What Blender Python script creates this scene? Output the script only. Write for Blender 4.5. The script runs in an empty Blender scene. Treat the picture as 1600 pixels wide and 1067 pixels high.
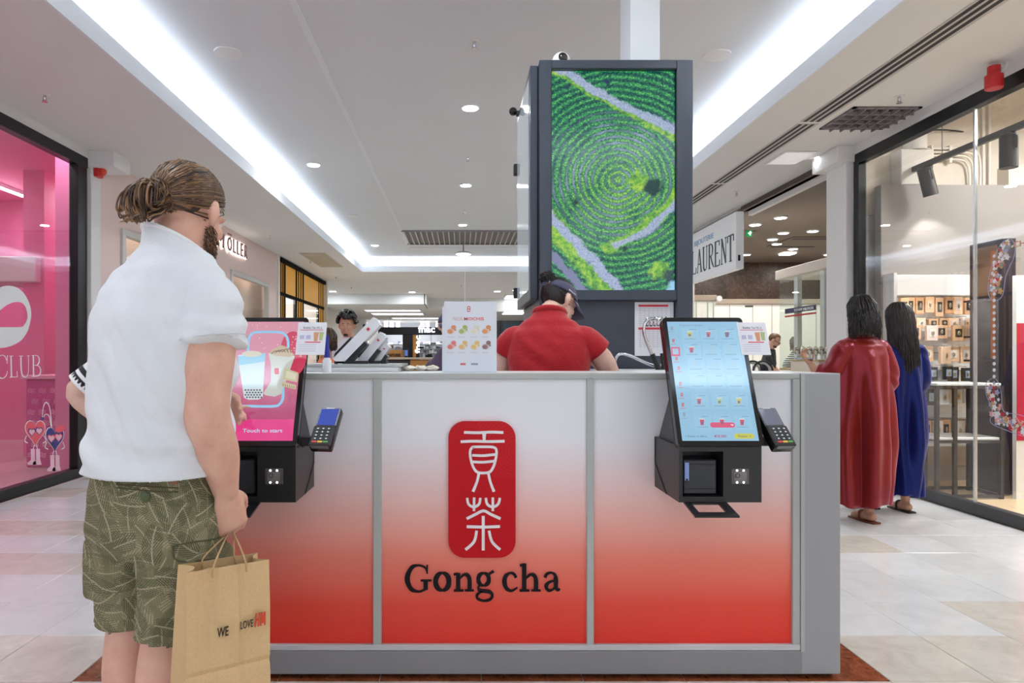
import bpy, bmesh, math, random
import numpy as np
from mathutils import Vector, Matrix, noise
random.seed(7)
S = bpy.context.scene
COL = S.collection
F, CX, CY, H = 1050.0, 720.0, 557.0, 1.2      # focal length in px of a 1600 px wide frame, vanishing point, eye height

# ---------------------------------------------------------------- camera
cd = bpy.data.cameras.new('camera'); cam = bpy.data.objects.new('camera', cd); COL.objects.link(cam)
cam.location = (0, 0, H); cam.rotation_euler = (math.pi/2, 0, 0)
cd.sensor_width = 36.0; cd.lens = F/1600*36.0
cd.shift_x = (800-CX)/1600.0; cd.shift_y = (CY-533.5)/1600.0
cd.clip_start = .05; cd.clip_end = 200
S.camera = cam

# ---------------------------------------------------------------- world, exposure
w = bpy.data.worlds.new('world'); S.world = w; w.use_nodes = True
w.node_tree.nodes['Background'].inputs[0].default_value = (.93, .96, 1, 1)
w.node_tree.nodes['Background'].inputs[1].default_value = 1.25
S.view_settings.view_transform = 'Standard'; S.view_settings.look = 'None'
S.view_settings.exposure = 0.1; S.view_settings.gamma = 1.0; S.view_settings.use_curve_mapping = False

COVE = 21.0          # strength of the cove strips
DOWN = 16.0          # watts of one mall downlight

def P(px, py, Y):
    s = F/Y
    return Vector(((px-CX)/s, Y, H+(CY-py)/s))
def X_(px, Y): return (px-CX)*Y/F
def Z_(py, Y): return H+(CY-py)*Y/F

# ---------------------------------------------------------------- materials
MATS = {}
def srgb(r, g, b):
    f = lambda c: (c/255/12.92) if c/255 <= .04045 else ((c/255+.055)/1.055)**2.4
    return (f(r), f(g), f(b))
def M(name, col, rough=.5, metal=0., spec=.5, emit=0., var=.06, vscale=8., bump=0., bscale=40., coat=0., sheen=0., sub=0., ecol=None, detail=3., trans=0.):
    if name in MATS: return MATS[name]
    m = bpy.data.materials.new(name); m.use_nodes = True; MATS[name] = m
    nt = m.node_tree; b = nt.nodes['Principled BSDF']
    c = srgb(*col)
    tc = nt.nodes.new('ShaderNodeTexCoord')
    nz = nt.nodes.new('ShaderNodeTexNoise'); nz.inputs['Scale'].default_value = vscale; nz.inputs['Detail'].default_value = detail
    nt.links.new(tc.outputs['Object'], nz.inputs['Vector'])
    mx = nt.nodes.new('ShaderNodeMix'); mx.data_type = 'RGBA'
    mx.inputs[6].default_value = (c[0]*(1-var), c[1]*(1-var), c[2]*(1-var), 1)
    mx.inputs[7].default_value = (min(1, c[0]*(1+var)), min(1, c[1]*(1+var)), min(1, c[2]*(1+var)), 1)
    nt.links.new(nz.outputs['Fac'], mx.inputs[0])
    nt.links.new(mx.outputs[2], b.inputs['Base Color'])
    b.inputs['Roughness'].default_value = rough; b.inputs['Metallic'].default_value = metal
    b.inputs['Specular IOR Level'].default_value = spec
    if coat: b.inputs['Coat Weight'].default_value = coat; b.inputs['Coat Roughness'].default_value = .05
    if sheen: b.inputs['Sheen Weight'].default_value = sheen
    if sub:
        b.inputs['Subsurface Weight'].default_value = sub; b.inputs['Subsurface Radius'].default_value = (.02, .008, .004); b.inputs['Subsurface Scale'].default_value = .5
    if emit:
        if ecol: b.inputs['Emission Color'].default_value = (*srgb(*ecol), 1)
        else: nt.links.new(mx.outputs[2], b.inputs['Emission Color'])
        b.inputs['Emission Strength'].default_value = emit
    if trans: b.inputs['Transmission Weight'].default_value = trans
    if bump:
        n2 = nt.nodes.new('ShaderNodeTexNoise'); n2.inputs['Scale'].default_value = bscale; n2.inputs['Detail'].default_value = 4
        nt.links.new(tc.outputs['Object'], n2.inputs['Vector'])
        bp = nt.nodes.new('ShaderNodeBump'); bp.inputs['Strength'].default_value = bump; bp.inputs['Distance'].default_value = .01
        nt.links.new(n2.outputs['Fac'], bp.inputs['Height']); nt.links.new(bp.outputs['Normal'], b.inputs['Normal'])
    return m
class N:
    """small node-graph helper"""
    def __init__(s, name):
        s.m = bpy.data.materials.new(name); s.m.use_nodes = True; MATS[name] = s.m
        s.nt = s.m.node_tree; s.b = s.nt.nodes['Principled BSDF']; s.out = s.nt.nodes['Material Output']
    def n(s, t, **k):
        o = s.nt.nodes.new('ShaderNode'+t)
        for a, v in k.items(): setattr(o, a, v)
        return o
    def l(s, a, b): s.nt.links.new(a, b)
    def setin(s, sock, v):
        if hasattr(v, 'is_output'): s.l(v, sock)
        elif isinstance(v, (tuple, list)) and len(v) == 3 and sock.type == 'RGBA': sock.default_value = (*v, 1)
        else: sock.default_value = v
    def math(s, op, a, b=None, c=None, clamp=False):
        o = s.n('Math', operation=op); o.use_clamp = clamp
        for i, v in enumerate((a, b, c)):
            if v is not None: s.setin(o.inputs[i], v)
        return o.outputs[0]
    def mix(s, f, a, b):
        o = s.n('Mix', data_type='RGBA'); s.setin(o.inputs[0], f); s.setin(o.inputs[6], a); s.setin(o.inputs[7], b); return o.outputs[2]
    def obj(s): return s.n('TexCoord').outputs['Object']
    def sep(s, v): o = s.n('SeparateXYZ'); s.l(v, o.inputs[0]); return o.outputs
    def noise(s, v, scale, detail=3., rough=.5, dist=0.):
        o = s.n('TexNoise'); s.l(v, o.inputs['Vector']); o.inputs['Scale'].default_value = scale; o.inputs['Detail'].default_value = detail
        o.inputs['Roughness'].default_value = rough; o.inputs['Distortion'].default_value = dist; return o.outputs['Fac']
    def ramp(s, f, stops, interp='LINEAR'):
        o = s.n('ValToRGB'); cr = o.color_ramp; cr.interpolation = interp
        while len(cr.elements) > 1: cr.elements.remove(cr.elements[-1])
        cr.elements[0].position = stops[0][0]; cr.elements[0].color = (*stops[0][1], 1)
        for p, c in stops[1:]:
            e = cr.elements.new(p); e.color = (*c, 1)
        s.l(f, o.inputs[0]); return o.outputs[0]
    def bump(s, h, strength=.3, dist=.01):
        o = s.n('Bump'); o.inputs['Strength'].default_value = strength; o.inputs['Distance'].default_value = dist; s.l(h, o.inputs['Height']); s.l(o.outputs[0], s.b.inputs['Normal'])
    def base(s, c): s.setin(s.b.inputs['Base Color'], c)
    def set(s, **k):
        for a, v in k.items(): s.b.inputs[a.replace('_', ' ')].default_value = v

def glass_mat(name, tint=(1, 1, 1), refl=1.0, rough=.0, body=.0, bodycol=(1, 1, 1)):
    g = N(name); nt = g.nt; nt.nodes.remove(g.b)
    tr = g.n('BsdfTransparent'); tr.inputs[0].default_value = (*tint, 1)
    gl = g.n('BsdfGlossy'); gl.inputs['Roughness'].default_value = rough
    fr = g.n('Fresnel'); fr.inputs[0].default_value = 1.5
    geo = g.n('NewGeometry')                       # same reflection from both faces of a thin pane
    k = g.math('MULTIPLY', fr.outputs[0], refl, clamp=True)
    k = g.math('MULTIPLY', k, g.math('SUBTRACT', 1.0, geo.outputs['Backfacing']))
    nz = g.noise(g.obj(), 3.0)
    k = g.math('MULTIPLY', k, g.math('MULTIPLY_ADD', nz, .1, .95))
    mx = g.n('MixShader'); g.l(k, mx.inputs[0]); g.l(tr.outputs[0], mx.inputs[1]); g.l(gl.outputs[0], mx.inputs[2])
    last = mx.outputs[0]
    if body:
        df = g.n('BsdfDiffuse'); df.inputs[0].default_value = (*bodycol, 1)
        m2 = g.n('MixShader'); m2.inputs[0].default_value = body; g.l(last, m2.inputs[1]); g.l(df.outputs[0], m2.inputs[2]); last = m2.outputs[0]
    g.l(last, g.out.inputs[0]); return g.m

# ---------------------------------------------------------------- objects
ORG = {}
def thing(name, label, cat, loc=(0, 0, 0), group=None):
    o = bpy.data.objects.new(name, None); COL.objects.link(o); o.empty_display_size = .05
    o.location = loc; ORG[o.name] = Vector(loc); tag(o, label, cat, group); return o
def tag(o, label=None, cat=None, group=None, kind=None):
    if label: o['label'] = label
    if cat: o['category'] = cat
    if group: o['group'] = group
    if kind: o['kind'] = kind
    return o
def link_mesh(name, me, mat, parent=None, loc=None):
    """mesh data in world coordinates -> object; origin at its base or at its parent's origin"""
    if parent is not None: L = ORG[parent.name]
    elif loc is not None: L = Vector(loc)
    else:
        co = np.empty(len(me.vertices)*3); me.vertices.foreach_get('co', co); co = co.reshape(-1, 3)
        lo, hi = co.min(0), co.max(0); L = Vector(((lo[0]+hi[0])/2, (lo[1]+hi[1])/2, lo[2]))
    me.transform(Matrix.Translation(-L))
    o = bpy.data.objects.new(name, me); COL.objects.link(o)
    mats = mat if isinstance(mat, (list, tuple)) else [mat]
    for m in mats: me.materials.append(m)
    if parent is not None: o.parent = parent
    else: o.location = L
    ORG[o.name] = L
    return o
def copy_tree(o, dx, parent=None, label=None):
    c = o.copy(); COL.objects.link(c)
    if parent is not None: c.parent = parent
    else: c.location = o.location+Vector(dx)
    ORG[c.name] = ORG[o.name]+Vector(dx)
    if label: c['label'] = label
    for ch in [k for k in o.children]: copy_tree(ch, dx, c)
    return c

class MB:
    def __init__(s): s.V = []; s.Fc = []; s.mi = []; s.cur = 0
    def mat(s, i): s.cur = i; return s
    def add(s, V, Fs, X=None):
        n = len(s.V)
        for v in V:
            v = Vector(v); s.V.append(X @ v if X is not None else v)
        for f in Fs: s.Fc.append(tuple(i+n for i in f)); s.mi.append(s.cur)
        return s
    def box(s, a, b, X=None, bev=0., seg=1):
        a, b = Vector(a), Vector(b)
        lo = Vector((min(a.x, b.x), min(a.y, b.y), min(a.z, b.z))); hi = Vector((max(a.x, b.x), max(a.y, b.y), max(a.z, b.z)))
        if bev <= 0:
            V = [(x, y, z) for z in (lo.z, hi.z) for y in (lo.y, hi.y) for x in (lo.x, hi.x)]
            return s.add(V, [(0, 2, 3, 1), (4, 5, 7, 6), (0, 1, 5, 4), (2, 6, 7, 3), (0, 4, 6, 2), (1, 3, 7, 5)], X)
        bm = bmesh.new(); bmesh.ops.create_cube(bm, size=1)
        for v in bm.verts: v.co = Vector(((lo.x+hi.x)/2+v.co.x*(hi.x-lo.x), (lo.y+hi.y)/2+v.co.y*(hi.y-lo.y), (lo.z+hi.z)/2+v.co.z*(hi.z-lo.z)))
        bmesh.ops.bevel(bm, geom=bm.edges[:], offset=bev, segments=seg, affect='EDGES', profile=.5)
        return s.addbm(bm, X)
    def addbm(s, bm, X=None):
        bm.verts.index_update(); s.add([v.co.copy() for v in bm.verts], [tuple(v.index for v in f.verts) for f in bm.faces], X); bm.free(); return s
    def prism(s, poly, h, X=None, base=0.):
        """poly in xy, extruded along +z by h"""
        n = len(poly)
        V = [(p[0], p[1], base) for p in poly]+[(p[0], p[1], base+h) for p in poly]
        area = sum(poly[i][0]*poly[(i+1) % n][1]-poly[(i+1) % n][0]*poly[i][1] for i in range(n))
        Fs = [tuple(range(n-1, -1, -1)), tuple(range(n, 2*n))]+[(i, (i+1) % n, (i+1) % n+n, i+n) for i in range(n)]
        if area < 0: Fs = [tuple(reversed(f)) for f in Fs]
        return s.add(V, Fs, X)
    def tube(s, pts, r, seg=8, caps=True, closed=False):
        pts = [Vector(p) for p in pts]; n = len(pts)
        rs = r if isinstance(r, (list, tuple)) else [r]*n
        rings = []; up = None
        for i, p in enumerate(pts):
            t = (pts[min(i+1, n-1)]-pts[max(i-1, 0)]) if not closed else (pts[(i+1) % n]-pts[i-1])
            t.normalize()
            if up is None:
                up = Vector((0, 0, 1)) if abs(t.z) < .9 else Vector((1, 0, 0))
            a = up-t*up.dot(t)
            if a.length < 1e-6: a = t.orthogonal()
            a.normalize(); b = t.cross(a); up = a
            rings.append([p+(a*math.cos(k*2*math.pi/seg)+b*math.sin(k*2*math.pi/seg))*rs[i] for k in range(seg)])
        return s.rings(rings, caps, closed)
    def rings(s, rings, caps=True, closed=False):
        n = len(rings); m = len(rings[0]); V = [v for r in rings for v in r]; Fs = []
        for i in range(n if closed else n-1):
            j = (i+1) % n
            for k in range(m): Fs.append((i*m+k, i*m+(k+1) % m, j*m+(k+1) % m, j*m+k))
        if caps and not closed: Fs.append(tuple(range(m-1, -1, -1))); Fs.append(tuple((n-1)*m+k for k in range(m)))
        return s.add(V, Fs)
    def lathe(s, prof, c=(0, 0, 0), seg=24, X=None):
        """prof: list of (r, z) from the bottom up"""
        V = []; Fs = []; m = seg
        for r, z in prof:
            for k in range(m): V.append((r*math.cos(2*math.pi*k/m)+c[0], r*math.sin(2*math.pi*k/m)+c[1], z+c[2]))
        for i in range(len(prof)-1):
            for k in range(m): Fs.append((i*m+k, i*m+(k+1) % m, (i+1)*m+(k+1) % m, (i+1)*m+k))
        Fs.append(tuple(range(m-1, -1, -1))); Fs.append(tuple((len(prof)-1)*m+k for k in range(m)))
        return s.add(V, Fs, X)
    def sphere(s, c, r, seg=16, rings=10, X=None):
        if not isinstance(r, (tuple, list)): r = (r, r, r)
        prof = []
        V = []; Fs = []
        for i in range(1, rings):
            a = math.pi*i/rings
            for k in range(seg):
                b = 2*math.pi*k/seg
                V.append((c[0]+r[0]*math.sin(a)*math.cos(b), c[1]+r[1]*math.sin(a)*math.sin(b), c[2]-r[2]*math.cos(a)))
        nb = len(V); V += [(c[0], c[1], c[2]-r[2]), (c[0], c[1], c[2]+r[2])]
        for i in range(rings-2):
            for k in range(seg): Fs.append((i*seg+k, i*seg+(k+1) % seg, (i+1)*seg+(k+1) % seg, (i+1)*seg+k))
        for k in range(seg):
            Fs.append((nb, (k+1) % seg, k)); o = (rings-2)*seg; Fs.append((o+k, o+(k+1) % seg, nb+1))
        return s.add(V, Fs, X)
    def mesh(s, name='m', smooth=False):
        me = bpy.data.meshes.new(name); me.from_pydata([tuple(v) for v in s.V], [], s.Fc); me.validate()
        if len(set(s.mi)) > 1 and len(me.polygons) == len(s.mi): me.polygons.foreach_set('material_index', s.mi)
        if smooth:
            me.polygons.foreach_set('use_smooth', [True]*len(me.polygons))
            if smooth != 'all': me.set_sharp_from_angle(angle=math.radians(40))
        me.update(); return me
    def build(s, name, mat, parent=None, smooth=False, loc=None):
        return link_mesh(name, s.mesh(name, smooth), mat, parent, loc)

def catmull(pts, n=6, closed=False):
    pts = [Vector(p) for p in pts]; out = []; m = len(pts)
    for i in range(m if closed else m-1):
        if closed: p0, p1, p2, p3 = pts[i-1], pts[i], pts[(i+1) % m], pts[(i+2) % m]
        else: p0, p1, p2, p3 = pts[max(i-1, 0)], pts[i], pts[i+1], pts[min(i+2, m-1)]
        for k in range(n):
            t = k/n
            out.append(.5*((2*p1)+(p2-p0)*t+(2*p0-5*p1+4*p2-p3)*t*t+(3*p1-p0-3*p2+p3)*t**3))
    if not closed: out.append(pts[-1])
    return out
def lerp_list(vals, n):
    """values at the control points -> values at catmull(pts, n) samples (smooth)"""
    out = []
    for i in range(len(vals)-1):
        for k in range(n):
            t = k/n; t = t*t*(3-2*t); out.append(vals[i]*(1-t)+vals[i+1]*t)
    out.append(vals[-1]); return out

def plane_X(o, u, v):
    """matrix taking (x, y, z) to o + x*u + y*v + z*(u x v)"""
    u = Vector(u).normalized(); v = Vector(v).normalized(); w = u.cross(v)
    return Matrix(((u.x, v.x, w.x, o[0]), (u.y, v.y, w.y, o[1]), (u.z, v.z, w.z, o[2]), (0, 0, 0, 1)))
def front_X(x, y, z): return plane_X((x, y, z), (1, 0, 0), (0, 0, 1))      # faces -Y (towards the camera)

TXT = {}
def text_geo(txt, extrude=.0, bold=0.):
    key = (txt, extrude, bold)
    if key in TXT: return TXT[key]
    cu = bpy.data.curves.new('t', 'FONT'); cu.body = txt; cu.size = 1; cu.extrude = extrude; cu.offset = bold; cu.resolution_u = 3
    cu.align_x = 'LEFT'
    o = bpy.data.objects.new('t', cu); COL.objects.link(o)
    me = o.to_mesh()
    V = [v.co.copy() for v in me.vertices]; Fs = [tuple(p.vertices) for p in me.polygons]
    o.to_mesh_clear(); bpy.data.objects.remove(o); bpy.data.curves.remove(cu)
    xs = [v.x for v in V]; ys = [v.y for v in V]
    TXT[key] = (V, Fs, min(xs), max(xs), min(ys), max(ys)); return TXT[key]
def put_text(mb, txt, X, x0, x1, y0, y1, extrude=.0, bold=0., depth=.002, keep=False):
    """lettering fitted to the rectangle x0..x1, y0..y1 of plane X, standing depth proud"""
    V, Fs, a, b, c, d = text_geo(txt, .5, bold)
    sx = (x1-x0)/(b-a); sy = (y1-y0)/(d-c)
    mb.add([(x0+(v.x-a)*sx, y0+(v.y-c)*sy, (v.z+.5)*depth) for v in V], Fs, X); return mb
def rrect(w, h, r, n=5):
    out = []
    for cx, cy, a0 in ((w/2-r, h/2-r, 0), (-w/2+r, h/2-r, 90), (-w/2+r, -h/2+r, 180), (w/2-r, -h/2+r, 270)):
        for k in range(n+1):
            a = math.radians(a0+90*k/n); out.append((cx+r*math.cos(a), cy+r*math.sin(a)))
    return out
def ellipse(cx, cy, rx, ry, n=16, a0=0, a1=360):
    return [(cx+rx*math.cos(math.radians(a0+(a1-a0)*k/n)), cy+ry*math.sin(math.radians(a0+(a1-a0)*k/n))) for k in range(n if a1-a0 == 360 else n+1)]
STK = [0]
def stroke(mb, pts, ws, X, depth=.004, n=6, smooth=True, base=0.):
    """a pen stroke of varying width as an extruded ribbon in plane X"""
    STK[0] += 1; depth = depth*(1+.03*(STK[0] % 9))         # overlapping strokes never share a face plane
    P2 = [Vector((p[0], p[1], 0)) for p in pts]
    if not isinstance(ws, (list, tuple)): ws = [ws]*len(pts)
    if smooth and len(P2) > 2: pp = catmull(P2, n); ww = lerp_list(list(ws), n)
    else: pp = P2; ww = list(ws)
    L = []; R = []
    for i, p in enumerate(pp):
        t = (pp[min(i+1, len(pp)-1)]-pp[max(i-1, 0)]).normalized(); nn = Vector((-t.y, t.x, 0))
        L.append(p+nn*ww[i]/2); R.append(p-nn*ww[i]/2)
    m = len(pp); V = []
    for i in range(m): V += [(R[i].x, R[i].y, base), (L[i].x, L[i].y, base), (L[i].x, L[i].y, base+depth), (R[i].x, R[i].y, base+depth)]
    Fs = []
    for i in range(m-1):
        a, b = i*4, i*4+4
        for k in range(4): Fs.append((a+k, b+k, b+(k+1) % 4, a+(k+1) % 4))
    Fs += [(0, 1, 2, 3), ((m-1)*4+3, (m-1)*4+2, (m-1)*4+1, (m-1)*4)]
    mb.add(V, Fs, X); return mb

def remesh(mb, voxel, smooth_it=2, name='body'):
    """fuse overlapping closed lofts into one continuous skin"""
    me = mb.mesh('tmp'); o = bpy.data.objects.new('tmp', me); COL.objects.link(o)
    md = o.modifiers.new('r', 'REMESH'); md.mode = 'VOXEL'; md.voxel_size = voxel; md.use_smooth_shade = True
    dg = bpy.context.evaluated_depsgraph_get()
    m2 = bpy.data.meshes.new_from_object(o.evaluated_get(dg))
    bpy.data.objects.remove(o); bpy.data.meshes.remove(me)
    m2.name = name
    if smooth_it:
        bm = bmesh.new(); bm.from_mesh(m2)
        for _ in range(smooth_it): bmesh.ops.smooth_vert(bm, verts=bm.verts, factor=.5, use_axis_x=True, use_axis_y=True, use_axis_z=True)
        bm.to_mesh(m2); bm.free()
    m2.polygons.foreach_set('use_smooth', [True]*len(m2.polygons))
    return m2
def displace(me, fn):
    me.update(); nr = [v.normal.copy() for v in me.vertices]
    for v, n in zip(me.vertices, nr): v.co = v.co+n*fn(v.co, n)
    me.update()
# ================================================================ SETTING
XL, XR, ZC, ZU = -3.76, 3.88, 3.28, 3.62
CLX, CRX, CEND = -2.44, 2.6, 16.5           # edges of the raised coffer
paint = M('ceiling paint', (230, 230, 229), .9, spec=.15, var=.02, vscale=1.5)
paint2 = M('upper ceiling paint', (226, 230, 234), .9, spec=.15, var=.02, vscale=1.2)
fascia = M('fascia paint', (232, 236, 240), .8, spec=.2, var=.01)
white = M('white paint', (232, 232, 232), .6, var=.02)
pinkwall = M('rosy wall paint', (236, 214, 208), .8, spec=.2, var=.02, vscale=2)
black = M('black aluminium', (28, 30, 34), .35, metal=.3, var=.1)
led = M('cove led', (232, 242, 255), .5, emit=COVE, var=.0)
ledoff = M('lamp diffuser', (250, 250, 250), .4, emit=14, var=.0)
def struct(name, mb, m, smooth=False): return tag(mb.build(name, m, smooth=smooth), kind='structure')

# --- floor: base slab, then tiles one by one
TY, TX, TY0, TX0 = .4057, .3784, 2.485, -1.437
g = N('marble floor'); co = g.obj(); br = g.n('TexBrick'); g.l(co, br.inputs['Vector'])
br.offset = 0.; br.inputs['Scale'].default_value = 1; br.inputs['Brick Width'].default_value = TX; br.inputs['Row Height'].default_value = TY
br.inputs['Mortar Size'].default_value = .002
br.inputs['Color1'].default_value = (*srgb(226, 222, 216), 1); br.inputs['Color2'].default_value = (*srgb(214, 205, 192), 1); br.inputs['Mortar'].default_value = (*srgb(180, 175, 168), 1)
g.base(br.outputs['Color']); g.set(Roughness=.22)
mb = MB(); mb.box((-12, -9, -.06), (14, 45, -.004)); floor = struct('floor', mb, MATS['marble floor'])
ORG[floor.name] = floor.location.copy()
def marble(name, a, b, sc=5., rough=.17, veins=True):
    g = N(name); inf = g.n('ObjectInfo'); co = g.n('VectorMath', operation='ADD'); g.l(g.obj(), co.inputs[0])
    rv = g.n('CombineXYZ'); g.l(g.math('MULTIPLY', inf.outputs['Random'], 37.), rv.inputs[0]); g.l(g.math('MULTIPLY', inf.outputs['Random'], 91.), rv.inputs[1]); g.l(rv.outputs[0], co.inputs[1])
    f = g.noise(co.outputs[0], sc, 8, .65, 1.2)
    c = g.ramp(f, [(.3, srgb(*a)), (.7, srgb(*b))])
    hs = g.n('HueSaturation'); g.l(c, hs.inputs['Color']); g.l(g.math('MULTIPLY_ADD', inf.outputs['Random'], .08, .96), hs.inputs['Value'])
    g.base(hs.outputs[0]); g.set(Roughness=rough); return g.m
m_white = marble('white marble tile', (222, 223, 224), (236, 237, 238), 4)
m_beige = marble('beige marble tile', (206, 199, 188), (228, 222, 212), 6)
m_pink = marble('rose beige marble tile', (214, 204, 196), (228, 220, 214), 5)
g = N('brown marble tile'); co = g.obj(); v = g.noise(co, 14, 8, .7, 2.5)
g.base(g.ramp(v, [(.28, srgb(62, 26, 14)), (.48, srgb(134, 70, 38)), (.62, srgb(160, 92, 58)), (.75, srgb(96, 46, 24))])); g.set(Roughness=.18)
m_brown = g.m
tm = MB(); bm = bmesh.new(); bmesh.ops.create_cube(bm, size=1)
for v in bm.verts: v.co = Vector((v.co.x*(TX-.003), v.co.y*(TY-.003), v.co.z*.012-.006))
bmesh.ops.bevel(bm, geom=[e for e in bm.edges if all(v.co.z > -.001 for v in e.verts)], offset=.0015, segments=1, affect='EDGES'); tm.addbm(bm)
tile_me = {}
for nm, m in (('w', m_white), ('b', m_beige), ('p', m_pink), ('r', m_brown)):
    me = tm.mesh('floor_tile'); me.materials.append(m); tile_me[nm] = me
for r in range(-1, 12):
    for c in range(-6, 14):
        x = TX0+(c+.5)*TX; y = TY0+(r+.5)*TY
        if 0 <= r <= 6 and 0 <= c <= 7: k = 'r'
        elif r in (-1, 0): k = 'b'
        elif r == 1: k = 'b' if c >= 10 else 'w'
        elif r == 3 and c < 0: k = 'p'
        elif r == 5: k = 'b' if c < 0 else 'w'
        elif r == 4: k = 'b' if 7 < c < 11 else 'w'
        elif r >= 7: k = random.choice('wwb')
        else: k = 'w'
        o = bpy.data.objects.new('floor_tile', tile_me[k]); COL.objects.link(o); o.parent = floor
        o.location = Vector((x, y, 0))-floor.location

# --- ceilings
def slab(name, x0, x1, y0, y1, z0, z1, m): b = MB(); b.box((x0, y0, z0), (x1, y1, z1)); return struct(name, b, m)
slab('ceiling', XL-.2, CLX, -9, 22.3, ZC, ZC+.05, paint)                    # left soffit
slab('ceiling', CRX, XR+.05, -9, 22.3, ZC, ZC+.05, paint)                   # right soffit
slab('ceiling', CLX, CRX, CEND, 22.3, ZC, ZC+.05, paint)                    # soffit beyond the coffer
CN, CP = -.25, -2.6                                                          # the coffer ends overhead, the next one begins behind
slab('ceiling', CLX, CRX, CP, CN, ZC, ZC+.05, paint)                        # cross soffit between two coffers
slab('ceiling', CLX-.5, CRX+.5, CN-.5, CEND+.5, ZU, ZU+.05, paint2)         # raised coffer
slab('ceiling', CLX-.5, CRX+.5, -9, CP+.5, ZU, ZU+.05, paint2)              # raised coffer behind
for x0, x1, y0, y1 in ((CLX, CLX+.02, CN+.02, CEND-.02), (CRX-.02, CRX, CN+.02, CEND-.02), (CLX, CRX, CEND-.02, CEND), (CLX, CRX, CN, CN+.02), (CLX, CLX+.02, -9, CP-.02), (CRX-.02, CRX, -9, CP-.02), (CLX, CRX, CP-.02, CP)):
    slab('trim_1', x0, x1, y0, y1, ZC-.002, ZC+.14, fascia)                 # lips of the coves
for x0, x1, y0, y1 in ((CLX-.5, CLX-.45, CN-.5, CEND+.5), (CRX+.45, CRX+.5, CN-.5, CEND+.5), (CLX-.5, CRX+.5, CEND+.45, CEND+.5), (CLX-.5, CRX+.5, CN-.5, CN-.45), (CLX-.5, CLX-.45, -9, CP+.5), (CRX+.45, CRX+.5, -9, CP+.5), (CLX-.5, CRX+.5, CP+.45, CP+.5)):
    slab('wall_cove', x0, x1, y0, y1, ZC+.05, ZU+.02, paint2)
slab('trim_4', -1.165, -1.12, CN, 14.9, ZU-.012, ZU, fascia)                # thin step on the coffer
# cove light strips lying on the soffits behind the lips
CS = []
for nm, y0, y1 in (('', CN, CEND), (' behind the viewer', -9, CP)):
    CS += [('left', nm, (CLX-.16, y0), (CLX-.07, y1)), ('right', nm, (CRX+.07, y0), (CRX+.16, y1))]
CS += [('far', '', (CLX, CEND+.07), (CRX, CEND+.16)), ('near', '', (CLX, CN-.16), (CRX, CN-.07)), ('far', ' behind the viewer', (CLX, CP+.07), (CRX, CP+.16))]
for nm, bh, a2, b2 in CS:
    a, b = (*a2, ZC+.055), (*b2, ZC+.075)
    t = thing('cove_light', 'white light strip hidden in the %s cove of the raised ceiling%s' % (nm, bh), 'light', ((a[0]+b[0])/2, (a[1]+b[1])/2, a[2]), group='cove lights round the raised ceiling')
    q = MB(); q.box((a[0], a[1], a[2]-.02), (b[0], b[1], a[2])); q.build('channel', white, t)
    q = MB(); q.box(a, b); q.build('diffuser', led, t)
# ================================================================ WALLS AND SHOPS
def WL(px, py, x=XL):      # pixel -> (Y, z) on the plane of the left shop fronts
    Y = F*(-x)/(CX-px); return (Y, H+(CY-py)*Y/F)
def WR(px, py, x=XR):      # pixel -> (-Y, z) on the plane of the right shop fronts
    Y = F*x/(px-CX); return (-Y, H+(CY-py)*Y/F)
def XLp(x): return plane_X((x, 0, 0), (0, 1, 0), (0, 0, 1))       # faces +X
def XRp(x): return plane_X((x, 0, 0), (0, -1, 0), (0, 0, 1))      # faces -X
shop_glass = glass_mat('shop window glass', (.97, .98, .98), 1.5)
clear_glass = glass_mat('clear showcase glass', (.95, .98, .965), 1.0)
decal_w = M('white window decal', (240, 243, 246), .5, var=.01)
def lamp_area(loc, w, size, col=(1, 1, 1), rot=(0, 0, 0), parent=None, shape='SQUARE', sy=None, spread=math.pi):
    ld = bpy.data.lights.new('lamp_light', 'AREA'); ld.energy = w; ld.shape = shape; ld.size = size; ld.color = col; ld.spread = spread
    if sy: ld.shape = 'RECTANGLE'; ld.size_y = sy
    o = bpy.data.objects.new('lamp_light', ld); COL.objects.link(o); o.rotation_euler = rot
    if parent is not None: o.parent = parent; o.location = Vector(loc)-ORG[parent.name]
    else: o.location = loc
    return o

# ---- left: pink boutique behind glass (Y 2.6 .. 6.75)
pk = M('pink wall paint', (238, 132, 182), .6, var=.04, vscale=2)
pk2 = M('magenta panel', (205, 66, 148), .5, var=.05, vscale=2)
pkl = M('pale pink laminate', (238, 170, 198), .5, var=.03)
ZG = 3.2
BX, BY = -8.0, 9.6
slab('wall_boutique', BX-.1, BX, 1.5, BY, 0, 3.6, pk)
slab('wall_boutique', BX, -4.14, BY, BY+.1, 0, 3.6, pk)
slab('wall_boutique', BX, XL-.02, 1.5, 1.6, 0, 3.6, pk)
b = MB(); b.box((-4.14, 6.86, 0), (XL-.12, 6.98, 3.6)); b.box((-4.14, 6.98, 0), (-4.10, BY+.1, 3.6)); struct('wall_boutique', b, pk)
slab('ceiling', BX, XL-.02, 1.5, 6.98, 3.42, 3.5, pk); slab('ceiling', BX, -4.14, 6.98, BY, 3.42, 3.5, pk)
slab('floor', BX, XL, 1.6, BY, -.003, .012, M('boutique floor', (214, 186, 190), .25, var=.03))
b = MB(); b.box((-5.21, 8.0, 0), (-4.96, 8.35, 3.42)); struct('wall_pillar', b, pk)
slab('wall_left', XL-.12, XL, 6.98, 7.02, 0, ZC+.02, white)
slab('wall_left', XL-.14, XL, 1.5, 6.80, ZG, ZC+.02, white)
t = thing('shop_window', 'black framed full height shop window of the pink boutique', 'window', (XL, 4.7, 0))
q = MB(); q.box((XL-.09, 2.4, ZG-.105), (XL, 6.78, ZG), bev=.004); q.build('frame_top', black, t)
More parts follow.
